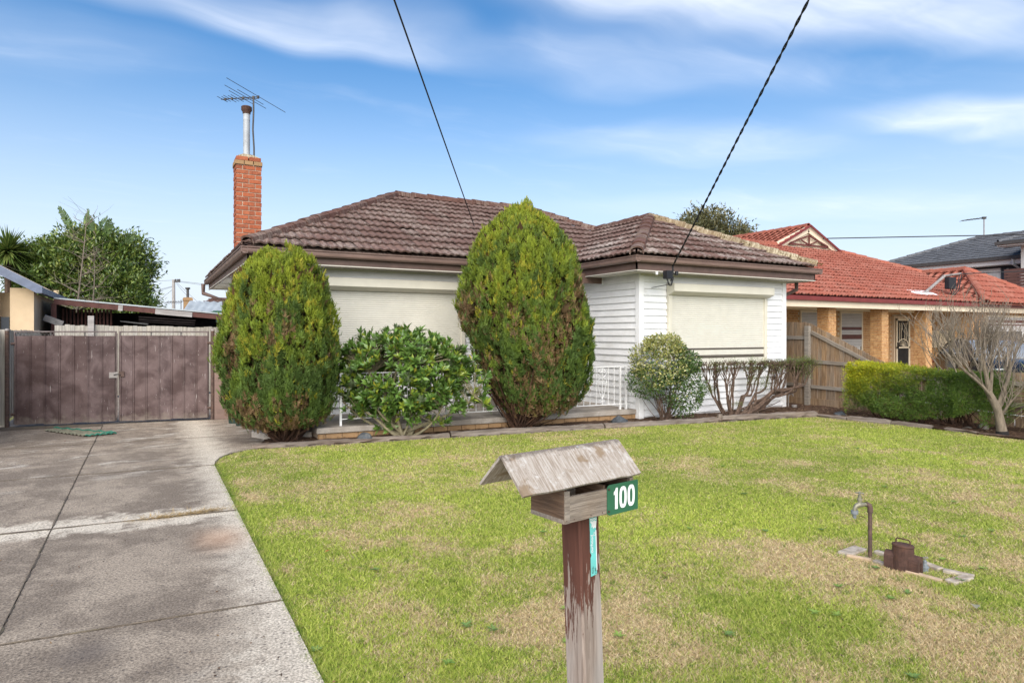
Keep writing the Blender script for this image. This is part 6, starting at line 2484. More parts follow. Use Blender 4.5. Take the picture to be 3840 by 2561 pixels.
# left crown: rises from the foot, fans out to a flat clipped top
foot = Vector((wx_ - .02, wy_ - .05, -.03))
for k in range(11):
    tx_ = -.85 + 1.25 * k / 10 + rs.uniform(-.05, .05)
    kn = Vector((wx_ + tx_ * .45 - .05, wy_ + rs.uniform(-.12, .08), rs.uniform(.28, .45)))
    limb(m, foot + Vector((rs.uniform(-.07, .07), rs.uniform(-.05, .05), 0)), kn, rs.uniform(.020, .030), .018, rs, .08, 5, .05)
    for q in range(rs.choice((1, 2, 2))):
        fork(m, kn, Vector((tx_ * .55 + rs.uniform(-.25, .25), rs.uniform(-.15, .10), 1)).normalized(), rs.uniform(.011, .017), rs.uniform(.24, .34), 2, rs, 1.0)
# right crown: limbs lie along the ground towards the fence, then turn up
for k in range(15):
    ex2 = .55 + 1.60 * k / 14 + rs.uniform(-.08, .08)
    kn = Vector((wx_ + ex2 * .62, wy_ + rs.uniform(-.25, .05), rs.uniform(.10, .30) + .12 * ex2))
    limb(m, foot + Vector((rs.uniform(0, .25), rs.uniform(-.10, .05), 0)), kn, rs.uniform(.024, .036), .024, rs, .07, 6, .10)
    kn2 = Vector((wx_ + ex2, wy_ + rs.uniform(-.2, .1), rs.uniform(.40, .58)))
    limb(m, kn, kn2, .024, .016, rs, .10, 5, .03)
    for q in range(3):
        fork(m, kn2, Vector((.25 + rs.uniform(-.3, .35), rs.uniform(-.2, .12), 1)).normalized(), rs.uniform(.010, .016), rs.uniform(.18, .27), 2, rs, .98)
for k in range(10):
    b_ = Vector((wx_ + rs.uniform(-.1, .8), wy_ + rs.uniform(-.15, .1), .02))
    limb(m, b_, b_ + Vector((rs.uniform(.4, 1.1), rs.uniform(-.1, .15), rs.uniform(.0, .25))), .014, .006, rs, .12, 5)
m.build('limbs', 'bark_brown', ws, smooth=True)
mt.build('twigs', 'bark_brown', ws)
# needles: sparse tufts at the top, more on the right hand end
nb = []
for p in gb:
    xr = (p.x - wx_)
    pr_ = .10 + (.45 if xr > 1.85 else .10 if xr > .3 else 0)
    if rs.random() < pr_:
        for q in range(26):
            nb.append((p.x + rs.gauss(0, .045), min(9.24, p.y + rs.gauss(0, .045)), p.z + rs.gauss(-.02, .045)))
for c_, r_, k_ in (((wx_ - .62, wy_ - .1, .55), (.13, .08, .09), 340), ((wx_ + .95, wy_ - .05, .62), (.22, .1, .16), 420), ((wx_ + 2.13, wy_ - .1, .80), (.13, .12, .16), 1100), ((wx_ + .55, wy_ - .1, .70), (.10, .08, .10), 150), ((wx_ + .15, wy_ - .1, .24), (.14, .08, .06), 110), ((wx_ + 1.25, wy_ - .1, .86), (.16, .1, .07), 220)):
    for q in range(k_):
        nb.append((c_[0] + rs.gauss(0, r_[0] * .55), min(9.24, c_[1] + rs.gauss(0, r_[1] * .6)), c_[2] + rs.gauss(0, r_[2] * .55)))
nb = np.array(nb)
n = len(nb)
ax2 = unit(rg.normal(0, .6, (n, 3)) + np.array([.15, -.2, .7]))
c2 = np.array([(.115, .165, .030), (.080, .125, .028), (.165, .190, .045)])[rg.integers(0, 3, n)] * rg.uniform(.7, 1.2, (n, 1))
leaves('needles', nb, ax2, rg.normal(0, 1, (n, 3)), rg.uniform(.018, .045, n), rg.uniform(.004, .009, n), c2, 'matt_leaf', ws)

# clipped hedge ---------------------------------------------------------------
rg = np.random.default_rng(51)
rs = random.Random(51)
hx_, hy_ = 12.02, 6.55
hedge = thing('clipped_hedge', 'flat topped clipped hedge, yellow at the house end, along the paling fence', 'hedge', (hx_, hy_, 0))
n = 15500
yy = rg.uniform(5.30, 7.72, n)
u_ = rg.random(n)
face = rg.random(n)
zt_ = np.interp(yy, [5.3, 6.0, 7.0, 7.72], [.86, .93, .97, 1.02])
zb_h = np.interp(yy, [5.3, 5.8, 6.6, 7.2, 7.72], [.42, .20, .08, .16, .50])
bul = np.interp(yy, [5.3, 5.6, 7.2, 7.72], [.55, .95, 1.0, .7])
xm, hw_ = 12.05, .56 * bul
lump = fbm(np.stack([yy * 3, u_ * 4, face * 0], 1), 3, 3) - .5
zf = zb_h + (zt_ - zb_h) * u_
bulge = .75 + .25 * np.sin(np.clip(u_, 0, 1) * 2.2 + .5)
lump = fbm(np.stack([yy * 3.2, zf * 3.6, yy * 0], 1), 3, 3) - .5
pf = np.stack([xm - hw_ * bulge * (1 + .75 * lump) + np.abs(rg.normal(0, .05, n)), yy, zf], 1)
lt = fbm(np.stack([yy * 3.2, u_ * 3, yy * 0], 1), 13, 3) - .5
pt = np.stack([xm + hw_ * rg.uniform(-1, .9, n), yy, zt_ + .14 * lt - np.abs(rg.normal(0, .02, n))], 1)
sgn = np.where(rg.random(n) < .5, -1, 1)
pe = np.stack([xm + hw_ * rg.uniform(-.9, .9, n), np.where(sgn > 0, 7.72, 5.30) - sgn * np.abs(rg.normal(0, .06, n)), zf], 1)
pos = np.where((face < .56)[:, None], pf, np.where((face < .82)[:, None], pt, pe))
keep = fbm(pos * np.array([4, 4, 4]), 17, 2) > .35
pos = pos[keep]
n = len(pos)
K = 5
tipv = unit(np.stack([np.full(n, -.35), rg.normal(0, .4, n), np.full(n, .55)], 1) + rg.normal(0, .45, (n, 3)))
pp = np.repeat(pos, K, axis=0) + rg.normal(0, .014, (n * K, 3))
aa = unit(np.repeat(tipv, K, axis=0) + rg.normal(0, .45, (n * K, 3)))
yv = (pos[:, 1] - 5.3) / 2.4
lim = np.clip((yv - .45) * 1.5 + (pos[:, 2] - .68) * 1.7 + rg.normal(0, .16, n), 0, 1)[:, None]
gr_ = np.array([(.095, .165, .030), (.135, .215, .032), (.110, .180, .040)])[rg.integers(0, 3, n)]
ye_ = np.array([(.50, .46, .022), (.42, .43, .022), (.30, .36, .022)])[rg.integers(0, 3, n)]
ccol = gr_ * (1 - lim) + ye_ * lim
brn = (rg.random(n) < np.clip(.04 + .5 * (.35 - pos[:, 2]), 0, .4))[:, None]
ccol = np.where(brn, np.array([[.12, .085, .035]]), ccol)
ccol = np.repeat(ccol, K, axis=0) * rg.uniform(.75, 1.25, (n * K, 1))
leaves('needles', pp, aa, rg.normal(0, 1, (n * K, 3)), rg.uniform(.028, .062, n * K), rg.uniform(.006, .012, n * K), ccol, 'matt_leaf', hedge)
m = MB()
for k in range(60):
    yk = rs.uniform(5.5, 7.5)
    limb(m, (12.05 + rs.uniform(-.2, .2), 5.6 + 1.7 * round((yk - 5.5) / .95) * .95 / 1.9 if False else yk + rs.uniform(-.1, .1), -.02), (12.05 + rs.uniform(-.42, .3), yk + rs.uniform(-.3, .3), rs.uniform(.3, .8)), rs.uniform(.008, .02), .004, rs, .1, 5)
for k in range(22):
    limb(m, (11.75 + rs.uniform(-.15, .3), rs.uniform(5.6, 7.4), .03), (11.75 + rs.uniform(-.1, .3), rs.uniform(5.4, 7.4), .03 + rs.uniform(0, .12)), .007, .003, rs, .08, 5)
m.build('stems', 'bark_dark', hedge)

# bare grey tree ---------------------------------------------------------------
rs = random.Random(63)
bx_, by_ = 11.64, 5.10
bt = thing('bare_tree', 'leafless grey tree with many upright twigs leaning over the hedge', 'tree', (bx_, by_, 0))
O_ = Vector((bx_, by_, 0))


def pt_(l, z, d_=0.0):
    return O_ + Rt * l + Fw * d_ + up * z


m = MB()
tw = MB()
m.tube([pt_(.01, -.05), pt_(0, .08), pt_(-.03, .25), pt_(-.07, .42), pt_(-.15, .58), pt_(-.22, .70)], [.090, .074, .063, .058, .054, .048], 12)
MB().tube([pt_(.012, -.02), pt_(.003, .075)], [.097, .080], 14).build('charred_foot', 'charred', bt, smooth=True)


def grow(p, d_, r_, L, dep):
    if dep > 5 or r_ < .0022:
        return
    n_ = 4
    pts = [Vector(p)]
    q = Vector(p)
    dd_ = Vector(d_)
    for i in range(n_):
        dd_ = (dd_ + Vector((rs.gauss(0, .10), rs.gauss(0, .10), .06 + rs.gauss(0, .05)))).normalized()
        q = q + dd_ * L / n_
        pts.append(Vector(q))
    tgt = m if r_ > .010 else tw
    tgt.tube(pts, [r_ * .85 * (1 - .38 * i / n_) for i in range(n_ + 1)], 7 if r_ > .02 else 4, False)
    lat = (q - O_).dot(Rt)
    if q.z > 2.22:
        return
    for c_ in range(3 if dep < 4 else 2):
        nd = (dd_ + Vector((rs.gauss(0, .34), rs.gauss(0, .34), rs.uniform(.05, .40)))).normalized()
        f_ = rs.uniform(.55, 1.0) if c_ else 1.0
        sp = pts[0].lerp(q, f_) if c_ else q
        k_ = min(n_, max(1, int(f_ * n_)))
        grow(pts[k_] if c_ else q, nd, r_ * rs.uniform(.56, .70), L * rs.uniform(.66, .9), dep + 1)


for (l0, z0_, l1, z1_, r_, dp_) in ((-.12, .52, -.85, 1.22, .028, -.1), (-.20, .66, -.62, 1.35, .025, .15), (-.22, .68, -.42, 1.30, .027, -.15), (-.18, .64, -.12, 1.22, .027, .1),
                                    (-.06, .42, .14, 1.15, .032, 0.0), (-.05, .40, .26, 1.05, .019, .2), (-.20, .66, -.28, 1.25, .028, .0), (-.02, .30, .10, .62, .022, -.15)):
    a, b = pt_(l0, z0_), pt_(l1, z1_, dp_)
    q = limb(m, a, b, r_, r_ * .62, rs, .05, 6)
    d_ = (b - a).normalized()
    for c_ in range(6):
        i_ = rs.choice((2, 3, 4, 5, 6, 6, 6))
        nd = (d_ * .6 + Vector((rs.gauss(0, .35), rs.gauss(0, .35), rs.uniform(.4, .9)))).normalized()
        grow(q[i_], nd, r_ * rs.uniform(.30, .46), rs.uniform(.26, .40), 2)
for k in range(90):      # long thin water shoots at the rim of the crown
    l0 = rs.uniform(-1.35, .25)
    b_ = pt_(l0 * .55 - .2, rs.uniform(1.0, 1.25), rs.uniform(-.3, .3))
    e_ = pt_(l0 + rs.uniform(-.05, .05), rs.uniform(1.7, 2.25) - .25 * abs(l0 + .5), rs.uniform(-.4, .4))
    q = limb(tw, b_, e_, .006, .002, rs, .06, 5)
    for c_ in range(4):
        i_ = rs.randint(2, 5)
        limb(tw, q[i_], q[i_] + Vector((rs.gauss(0, .07), rs.gauss(0, .07), rs.uniform(.10, .26))), .0032, .0014, rs, .06, 3)
m.build('trunk', 'bark_grey', bt, smooth=True)
tw.build('twigs', 'twig_pale', bt)

# strap leaved plant at the right edge ------------------------------------------
rg = np.random.default_rng(71)
yx, yy_ = 12.20, 4.72
yu = thing('strap_leaf_plant', 'spiky yellow green strap leaved plant at the right edge by the fence', 'plant', (yx, yy_, 0))


def strap(cen_, n, L0, L1, wd, cols_, par, seed, upness=(.0, 1.0), droop=.35, segs=5, name='leaf_blades'):
    rg = np.random.default_rng(seed)
    th = rg.uniform(0, 6.283, n)
    el = np.arcsin(rg.uniform(upness[0], upness[1], n))
    d_ = np.stack([np.cos(th) * np.cos(el), np.sin(th) * np.cos(el), np.sin(el)], 1)
    L = rg.uniform(L0, L1, n)
    sd = unit(np.cross(d_, np.array([[0, 0, 1.0]]) + rg.normal(0, .2, (n, 3))))
    vs = np.zeros((n, segs + 1, 2, 3))
    for i in range(segs + 1):
        f_ = i / segs
        c_ = np.array(cen_)[None] + d_ * (L * f_)[:, None]
        c_[:, 2] -= droop * L * f_ ** 2.2 * np.cos(el)
        w_ = wd * (1 - f_ ** 2.5) * (.55 + 1.2 * min(f_ * 3, .4)) + .001
        vs[:, i, 0] = c_ - sd * w_ / 2
        vs[:, i, 1] = c_ + sd * w_ / 2
    k = np.arange(n)[:, None, None] * (segs + 1) * 2
    i_ = np.arange(segs)[None, :, None] * 2
    fs = (k + i_ + np.array([0, 1, 3, 2])[None, None]).reshape(-1, 4)
    cc = np.array(cols_)[rg.integers(0, len(cols_), n)] * rg.uniform(.75, 1.2, (n, 1))
    return np_mesh(name, vs.reshape(-1, 3), fs, 'matt_leaf', par, np.repeat(cc, (segs + 1) * 2, axis=0))


strap((yx, yy_, .55), 190, .55, .85, .022, [(.20, .25, .06), (.30, .32, .11), (.14, .19, .045), (.36, .30, .16)], yu, 3, (-.35, .95), .25)
MB().tube([(yx, yy_, -.05), (yx, yy_, .6)], [.09, .07], 9).build('trunk', 'bark_brown', yu)


# ------------------------------------------------------------------ background trees
def leafy_tree(name, label, x, y, cz, rx, ry, rz, n, seed, pal, lsize, trunk_h, bark='bark_brown', grp=None, gap=.40, ntr=26):
    rg = np.random.default_rng(seed)
    rs = random.Random(seed)
    t_ = thing(name, label, 'tree', (x, y, 0), grp)
    d_ = unit(rg.normal(0, 1, (n, 3)))
    rr_ = rg.uniform(.25, 1, n) ** .42
    lum = 1 + .75 * (fbm(d_ * 2.1 + seed, seed, 3) - .5)
    p = np.array((x, y, cz))[None] + d_ * np.array([rx, ry, rz])[None] * (rr_ * lum)[:, None]
    ok = (fbm(p * (1.6 / max(.6, rx / 2)), seed + 2, 3) > gap)
    p, d_ = p[ok], d_[ok]
    k = len(p)
    K = 6
    pp = np.repeat(p, K, 0) + rg.normal(0, lsize * .9, (k * K, 3))
    aa = unit(np.repeat(d_, K, 0) * .7 + rg.normal(0, .7, (k * K, 3)) + np.array([0, 0, .15]))
    tint = np.array(pal)[rg.integers(0, len(pal), k)]
    cc = np.repeat(tint, K, 0) * rg.uniform(.7, 1.25, (k * K, 1))
    leaves('crown', pp, aa, rg.normal(0, .6, (k * K, 3)) + np.array([0, 0, 1.0]), rg.uniform(.7, 1.3, k * K) * lsize, rg.uniform(.30, .45, k * K) * lsize, cc, 'glossy_leaf', t_)
    m = MB()
    m.tube([(x, y, -.1), (x + .05, y, trunk_h * .6), (x, y, trunk_h)], [.16, .13, .10], 8, False)
    for q in range(ntr):
        dv_ = Vector((rs.gauss(0, 1), rs.gauss(0, 1), rs.gauss(.4, .6))).normalized()
        limb(m, (x, y, trunk_h * rs.uniform(.7, 1.0)), (x + dv_.x * rx * .85, y + dv_.y * ry * .85, cz + dv_.z * rz * .85), .05, .012, rs, .08, 5)
    m.build('trunk', bark, t_)
    return t_


def at(px, d_):
    l = (px - 1920) / 2432.8 * d_
    return d_ * SY + l * CY, d_ * CY - l * SY


x, y = at(355, 27)
leafy_tree('evergreen_tree', 'dense dark green tree behind the shed on the left', x, y, 3.65, 2.05, 2.0, 2.35, 7000, 81, [(.070, .125, .026), (.110, .170, .034), (.16, .22, .042), (.060, .100, .026), (.23, .27, .06)], .20, 2.2, gap=.38)
x, y = at(455, 26)
leafy_tree('evergreen_tree', 'lower lobe of dark foliage at the right of the dense tree behind the shed', x, y, 2.75, 1.15, 1.2, 1.55, 2800, 83, [(.070, .125, .026), (.13, .195, .034), (.20, .25, .052), (.055, .095, .026)], .16, 1.6, gap=.38)
x, y = at(165, 26.5)
leafy_tree('evergreen_tree', 'bright green bushy tree crown above the left neighbour roof', x, y, 3.9, 1.15, 1.2, 1.35, 2700, 84, [(.13, .195, .032), (.19, .25, .045), (.10, .16, .03)], .15, 2.2, gap=.38)
x, y = at(2655, 42)
leafy_tree('gum_tree', 'olive grey gum tree rising behind the brown tiled roof', x, y, 6.7, 3.5, 2.8, 2.7, 5500, 85, [(.125, .125, .055), (.165, .160, .075), (.090, .095, .042), (.20, .185, .09)], .26, 4.0, gap=.44)
x, y = at(2785, 42)
leafy_tree('gum_tree', 'small olive tree crown between the gum tree and the red roof', x, y, 5.9, 1.5, 1.4, 1.7, 2600, 86, [(.125, .125, .055), (.165, .160, .075), (.090, .095, .042)], .18, 4.0, gap=.44)

# bare branches in front of the evergreen
rs = random.Random(91)
x, y = at(290, 22.5)
o_ = Vector((x, y, 0))
bb_ = thing('bare_sapling', 'thin leafless pale tree in front of the dense evergreen on the left', 'tree', (x, y, 0))
m = MB()
for l_, top_ in ((0, 5.9), (.22, 4.6)):
    tr_ = limb(m, o_ + Rt * l_, o_ + Rt * (l_ + .35) + up * top_, .050, .006, rs, .02, 10)
    for i in range(2, 10):
        for c_ in range(4):
            sgn_ = rs.choice((-1, 1))
            s_ = tr_[i]
            L = (1.7 - .13 * i) * rs.uniform(.7, 1.1)
            e_ = s_ + Rt * sgn_ * L * .8 + up * L * rs.uniform(.15, .75) + Fw * rs.uniform(-.5, .5)
            q = limb(m, s_, e_, .013, .004, rs, .09, 5)
            for w_ in range(3):
                b_ = q[rs.randint(2, 5)]
                limb(m, b_, b_ + Vector((rs.gauss(0, .35), rs.gauss(0, .35), rs.uniform(.1, .6))), .005, .002, rs, .06, 3)
m.build('branches', 'twig_pale', bb_)

# giant bird-of-paradise leaves above the tree
rg = np.random.default_rng(95)


def paddle(px, d_, spots, label, seed):
    rs = random.Random(seed)
    x, y = at(px, d_)
    t_ = thing('paddle_leaf_palm', label, 'palm', (x, y, 0))
    o_ = Vector((x, y, 0))
    st_ = MB()
    st_.tube([o_, o_ + up * 4.6], [.12, .09], 8, False)
    for (l_, z_, ang, L) in spots:
        base_ = o_ + Rt * l_ * .6 + up * (z_ - .4)
        d3 = (Rt * math.sin(ang) + up * math.cos(ang) + Fw * rs.uniform(-.35, .35)).normalized()
        st_.tube([o_ + up * 4.3, base_, base_ + d3 * .4], [.035, .03, .022], 5, False)
        sd_ = d3.cross(Fw * .8 + Rt * rs.uniform(-.5, .5)).normalized()
        n_ = 13
        blade = MB()
        for k in range(n_):
            # torn blade strips either side of the midrib
            for sg in (-1, 1):
                f0, f1 = k / n_, (k + .86) / n_
                w0 = .17 * math.sin(math.pi * min(1, .12 + f0 * .88)) ** .7
                w1 = .17 * math.sin(math.pi * min(.999, .12 + f1 * .88)) ** .7
                dr = rs.uniform(-.06, .05)
                a_, b_ = base_ + d3 * (.35 + L * f0), base_ + d3 * (.35 + L * f1)
                bend = -up * .10 * f0 * L
                blade.add([a_ + bend, b_ + bend, b_ + sd_ * sg * w1 + d3 * .12 + bend + Fw * dr - up * .05, a_ + sd_ * sg * w0 + d3 * .12 + bend + Fw * dr - up * .05], [(0, 1, 2, 3)])
        blade.build('leaf_blade', 'palm_leaf', t_)
    st_.build('stalks', 'bark_olive', t_)


plain('palm_leaf', (0.070, 0.115, 0.034), 0.45, 0.2, 4, dirt=(0.12, 0.14, 0.05), dirt_amt=0.5)
paddle(335, 26.6, [(-.85, 5.85, -.35, 1.15), (-.35, 5.95, .02, .9), (.15, 5.8, .35, .9), (.95, 5.5, .30, .95), (1.5, 5.1, .70, 1.0), (-1.4, 5.4, -.9, .8), (.5, 5.8, -.2, .8)], 'bird of paradise palm with torn paddle leaves above the dense tree', 3)
for px, d_, z_, n_, lab, sd in ((30, 25, 4.75, 620, 'spiky dark green yucca crown above the left neighbour roof', 5), (110, 27, 4.45, 420, 'smaller spiky yucca crown behind the first one on the left', 6)):
    x, y = at(px, d_)
    t_ = thing('yucca', lab, 'yucca', (x, y, 0))
    strap((x, y, z_), n_, .6, 1.15, .07, [(.085, .135, .028), (.125, .180, .038), (.17, .21, .05)], t_, sd, (-.9, 1.0), .12)
    MB().tube([(x, y, -.1), (x, y, z_)], [.13, .10], 8).build('trunk', 'bark_brown', t_)

# ------------------------------------------------------------------ brick house on the right
nb = thing('brick_house', 'orange brick house with bright red tiled roof and gablet beyond the fence', 'house', (22, 14, 0))
EY, EZ, EP = 12.0, 2.66, 0.45
wl = MB()
wl.box(14.4, 30.5, 14.6, 24, -.1, 2.45)
wl.box(26.6, 34.5, 12.6, 14.6, -.1, 2.45)
nwall = wl.build('wall', 'pale_mortar', nb)
rf = MB()
XL2, XRR = 13.6, 30.7
GB_Y, GB_Z = 17.35, 5.07
GXc, GXa, GXb, GZ = 23.5, 21.67, 25.35, 5.93


def rp(m, pts, z=-.03):
    m.add([(p[0], p[1], p[2] + z) for p in pts], [tuple(range(len(pts)))])


h_l = (18.95, GB_Y, GB_Z)
V0, V1, AP, FT = (25.75, EY, EZ), (27.9, 15.11, 4.06), (27.9, 13.47, 4.06), (25.75, 11.75, EZ)
rp(rf, [(XL2, EY, EZ), V0, V1, (GXb, GB_Y, GB_Z), h_l])
rp(rf, [(XL2, EY, EZ), h_l, (18.95, 28, GB_Z), (XL2, 30, EZ)])
rp(rf, [h_l, (GXa, GB_Y, GB_Z), (GXa, 28, GB_Z), (18.95, 28, GB_Z)])
rp(rf, [(GXa, GB_Y + .05, GB_Z), (GXc, GB_Y + .05, GZ), (GXc, 28, GZ), (GXa, 28, GB_Z)])
rp(rf, [(GXb, GB_Y + .05, GB_Z), (GXb, 28, GB_Z), (GXc, 28, GZ), (GXc, GB_Y + .05, GZ)])
rp(rf, [(GXb, GB_Y, GB_Z), V1, (33, 15.1, 2.4), (33, 28, 2.4), (GXb, 28, GB_Z)])
rp(rf, [V0, FT, AP, V1])
G2 = (31.6, 11.75, EZ)
rp(rf, [FT, G2, AP])
rp(rf, [AP, G2, (32.2, 15.1, EZ), V1])
nroof = rf.build('roof', 'red_cap', nb)
ntile = tile_mesh('roof_tile', .30, .345, .03, 1.5, .045, .060, .028, 8)
tl = Tiler(ntile, .30, .345, random.Random(5))
tl.plane([(XL2 + 1.2, EY, EZ), V0, V1, (GXb, GB_Y, GB_Z), (h_l[0] + .3, GB_Y, GB_Z)], (XL2, EY, EZ), V0, 'red_tile')
tl.plane([V0, FT, AP, V1], FT, V0, 'red_tile')
tl.plane([FT, G2, AP], FT, G2, 'red_tile')
tl.plane([(GXa - .25, 23, GB_Z - .12), (GXa - .25, GB_Y - .25, GB_Z - .12), (GXc, GB_Y - .25, GZ), (GXc, 23, GZ)], (GXa - .25, 23, GB_Z - .12), (GXa - .25, GB_Y - .25, GB_Z - .12), 'red_tile')
tl.lay(nroof, 290)
rr5 = random.Random(5)
for a, b in ((V1, (GXb, GB_Y, GB_Z)), (FT, AP), (AP, V1), (G2, AP), ((GXc, GB_Y - .2, GZ), (GXc, 24, GZ)), (h_l, (GXa + .05, GB_Y - .05, GB_Z))):
    caps(nroof, a, b, 'red_cap', rng=rr5, L=.42, wd=.27, ht=.11)
vdir = (Vector(V1) - Vector(V0)).normalized()
vsd = vdir.cross(up).normalized()
MB().sweep([(-.06, .05), (0, .03), (.06, .05), (.06, .058), (0, .038), (-.06, .058)], Vector(V0), Vector(V1), vsd, vsd.cross(vdir)).build('valley_tray', 'dark_metal', nroof)
# gablet
m = MB()
yg = GB_Y - .10
m.add([(GXa, yg, GB_Z), (GXb, yg, GB_Z), (GXc, yg, GZ - .04)], [(0, 1, 2)])
gab = m.build('gablet', 'cream_trim', nb)
for a, b, hgt_, mt, yo in (((GXa - .3, 0, GB_Z - .13), (GXc, 0, GZ + .04), .085, 'maroon_gutter', -.18), ((GXb + .3, 0, GB_Z - .13), (GXc, 0, GZ + .04), .085, 'maroon_gutter', -.18),
                           ((GXa - .02, 0, GB_Z + .0), (GXc, 0, GZ - .09), .27, 'cream_trim', -.07), ((GXb + .02, 0, GB_Z + .0), (GXc, 0, GZ - .09), .27, 'cream_trim', -.07)):
    a, b = Vector((a[0], yg + yo, a[2])), Vector((b[0], yg + yo, b[2]))
    MB().bar(a, b, .05, hgt_).build('barge_board', mt, gab)
gz0 = GB_Z + .10
for a, b, w_ in (((GXa + .62, gz0), (GXb - .62, gz0), .07), ((GXa + .66, gz0 + .03), (GXc, GZ - .36), .06), ((GXb - .66, gz0 + .03), (GXc, GZ - .36), .06), ((GXc, gz0), (GXc, GZ - .40), .06),
                 ((GXc, gz0 + .02), (GXc - .48, GZ - .58), .055), ((GXc, gz0 + .02), (GXc + .48, GZ - .58), .055)):
    MB().bar((a[0], yg - .11, a[1]), (b[0], yg - .11, b[1]), .04, w_).build('truss_timber', 'maroon_trim', gab)
MB().box(GXa - .1, GXb + .1, yg - .12, yg - .02, GB_Z - .05, GB_Z - .005).build('flashing', 'grey_trim', gab)
# eaves
MB().box(13.4, 31.8, EY - .02, EY + .10, EZ - .12, EZ + .005).build('gutter', 'maroon_gutter', nb, bevel=.01)
MB().box(13.4, 31.8, EY + .10, EY + .14, EZ - .30, EZ - .02).build('fascia', 'cream_trim', nb)
MB().box(13.4, 31.8, EY + .14, 14.6, EZ - .27, EZ - .25).build('soffit', 'cream_trim', nb)
# pillars: mortar core, bricks proud
for px_ in (17.98, 20.7, 23.25):
    w_ = .36
    pm = MB().box(px_ + .012, px_ + w_ - .012, 12.462, 12.818, -.1, EZ - .26).build('pillar', 'pale_mortar', nb)
    brick_face(pm, (px_, 12.45, .75), (1, 0, 0), (0, -1, 0), w_, .75, 19, 'orange_brick', depth=.10)
    brick_face(pm, (px_, 12.83, .75), (0, -1, 0), (-1, 0, 0), .38 - .012, .75, 19, 'orange_brick', depth=.08, first=-.12)
    MB().box(px_ - .002, px_ + w_, 12.452, 12.83, -.1, .745).build('pillar_foot', 'orange_brick', pm)
# brick wall behind the porch with openings for windows and door
holes = [(.0, 2.45, -1, 2.15), (3.95, 5.35, -1, 2.5), (6.1, 7.4, -1, 2.5), (9.3, 10.35, -1, 2.28)]
brick_face(nwall, (15.6, 14.6, 0.0), (1, 0, 0), (0, -1, 0), 11.0, 0.0, 28, 'orange_brick', joined='wall_bricks', holes=[(a, b, c_, d_) for a, b, c_, d_ in holes], depth=.06)
brick_face(nwall, (26.6, 12.6, 0.0), (1, 0, 0), (0, -1, 0), 7.5, 0.0, 28, 'orange_brick', joined='wing_bricks', holes=[(.95, 4.2, .7, 2.25)], depth=.06)
brick_face(nwall, (26.6, 14.6, 0.0), (0, -1, 0), (-1, 0, 0), 2.0, 0.0, 28, 'orange_brick', joined='wing_side_bricks', depth=.06)
# brick garage pier and lintel
pm = MB().box(17.45, 17.97, 13.9, 14.55, -.1, EZ - .26).build('garage_pier', 'orange_brick', nb)
MB().box(13.5, 17.9, 13.95, 14.5, 2.22, EZ - .26).build('garage_lintel', 'orange_brick', nb)
gd_ = MB().box(13.5, 17.45, 14.22, 14.28, 0, 2.22).build('garage_door', 'peach_door', nb)
for gx_ in (14.35, 15.25, 16.12):
    MB().box(gx_ - .03, gx_ + .45, 14.19, 14.23, 1.62, 2.05).build('window_frame', 'cream_trim', gd_)
    for a in (0, 1):
        for b in (0, 1):
            MB().box(gx_ + .02 + a * .21, gx_ + .19 + a * .21, 14.183, 14.20, 1.66 + b * .19, 1.81 + b * .19).build('pane', 'window_glass', gd_)


def far_window(x0, x1, y, z0, z1, shut_to, stripes, name='window'):
    f_ = MB().box(x0, x1, y - .02, y + .06, z0, z1).build(name, 'window_glass', nb)
    for a, b, c_, d_ in ((x0 - .06, x0, z0, z1), (x1, x1 + .06, z0, z1), (x0 - .06, x1 + .06, z1, z1 + .06), (x0 - .06, x1 + .06, z0 - .06, z0)):
        MB().box(a, b, y - .06, y + .02, c_, d_).build('frame', 'cream_trim', f_)
    z = z1
    while z > shut_to:
        mt = 'grey_trim'
        for s0_, s1_ in stripes:
            if s0_ < z - .03 < s1_:
                mt = 'maroon_trim'
        MB().box(x0, x1, y - .05, y - .022, z - .052, z - .004).build('shutter_slat', mt, f_)
        z -= .055
    MB().box(x0 + .04, x0 + .42, y - .021, y - .0205, z0, shut_to).build('net_curtain', 'curtain_net', f_)
    MB().box(x1 - .42, x1 - .04, y - .021, y - .0205, z0, shut_to).build('net_curtain', 'curtain_net', f_)


far_window(19.55, 20.9, 14.6, .6, 2.32, 1.05, [(1.52, 1.60), (1.28, 1.42)])
far_window(21.75, 22.95, 14.6, .6, 2.32, 1.12, [(1.72, 1.80), (1.40, 1.54)])
far_window(27.6, 30.75, 12.6, .7, 2.22, 1.72, [(2.02, 2.12), (1.86, 1.92)])
# security door
dr = MB().box(24.9, 25.95, 14.5, 14.6, 0, 2.25).build('door', 'peach_door', nb)
MB().box(25.05, 25.80, 14.47, 14.499, .1, 2.1).build('door_mesh', 'shed_black', dr)
m = MB()
for x_ in (25.0, 25.83):
    m.box(x_ - .04, x_ + .04, 14.44, 14.468, .05, 2.16)
m.box(24.96, 25.87, 14.44, 14.468, 2.08, 2.16)
m.box(24.96, 25.87, 14.44, 14.468, 1.02, 1.08)
for x_ in (25.18, 25.30, 25.54, 25.66):
    m.box(x_ - .01, x_ + .01, 14.45, 14.466, 1.3, 2.0)
for q in range(9):
    a0, a1 = math.pi * q / 9, math.pi * (q + 1) / 9
    m.bar((25.42 + .36 * math.cos(a0), 14.455, 1.08 + .30 * math.sin(a0)), (25.42 + .36 * math.cos(a1), 14.455, 1.08 + .30 * math.sin(a1)), .03, .03)
    m.bar((25.42, 14.455, 1.10), (25.42 + .26 * math.cos(a0), 14.455, 1.10 + .22 * math.sin(a0)), .012, .012)
m.build('grille', 'cream_trim', dr)
MB().box(25.0, 25.05, 14.40, 14.44, 1.0, 1.25).build('handle', 'black_plastic', dr)
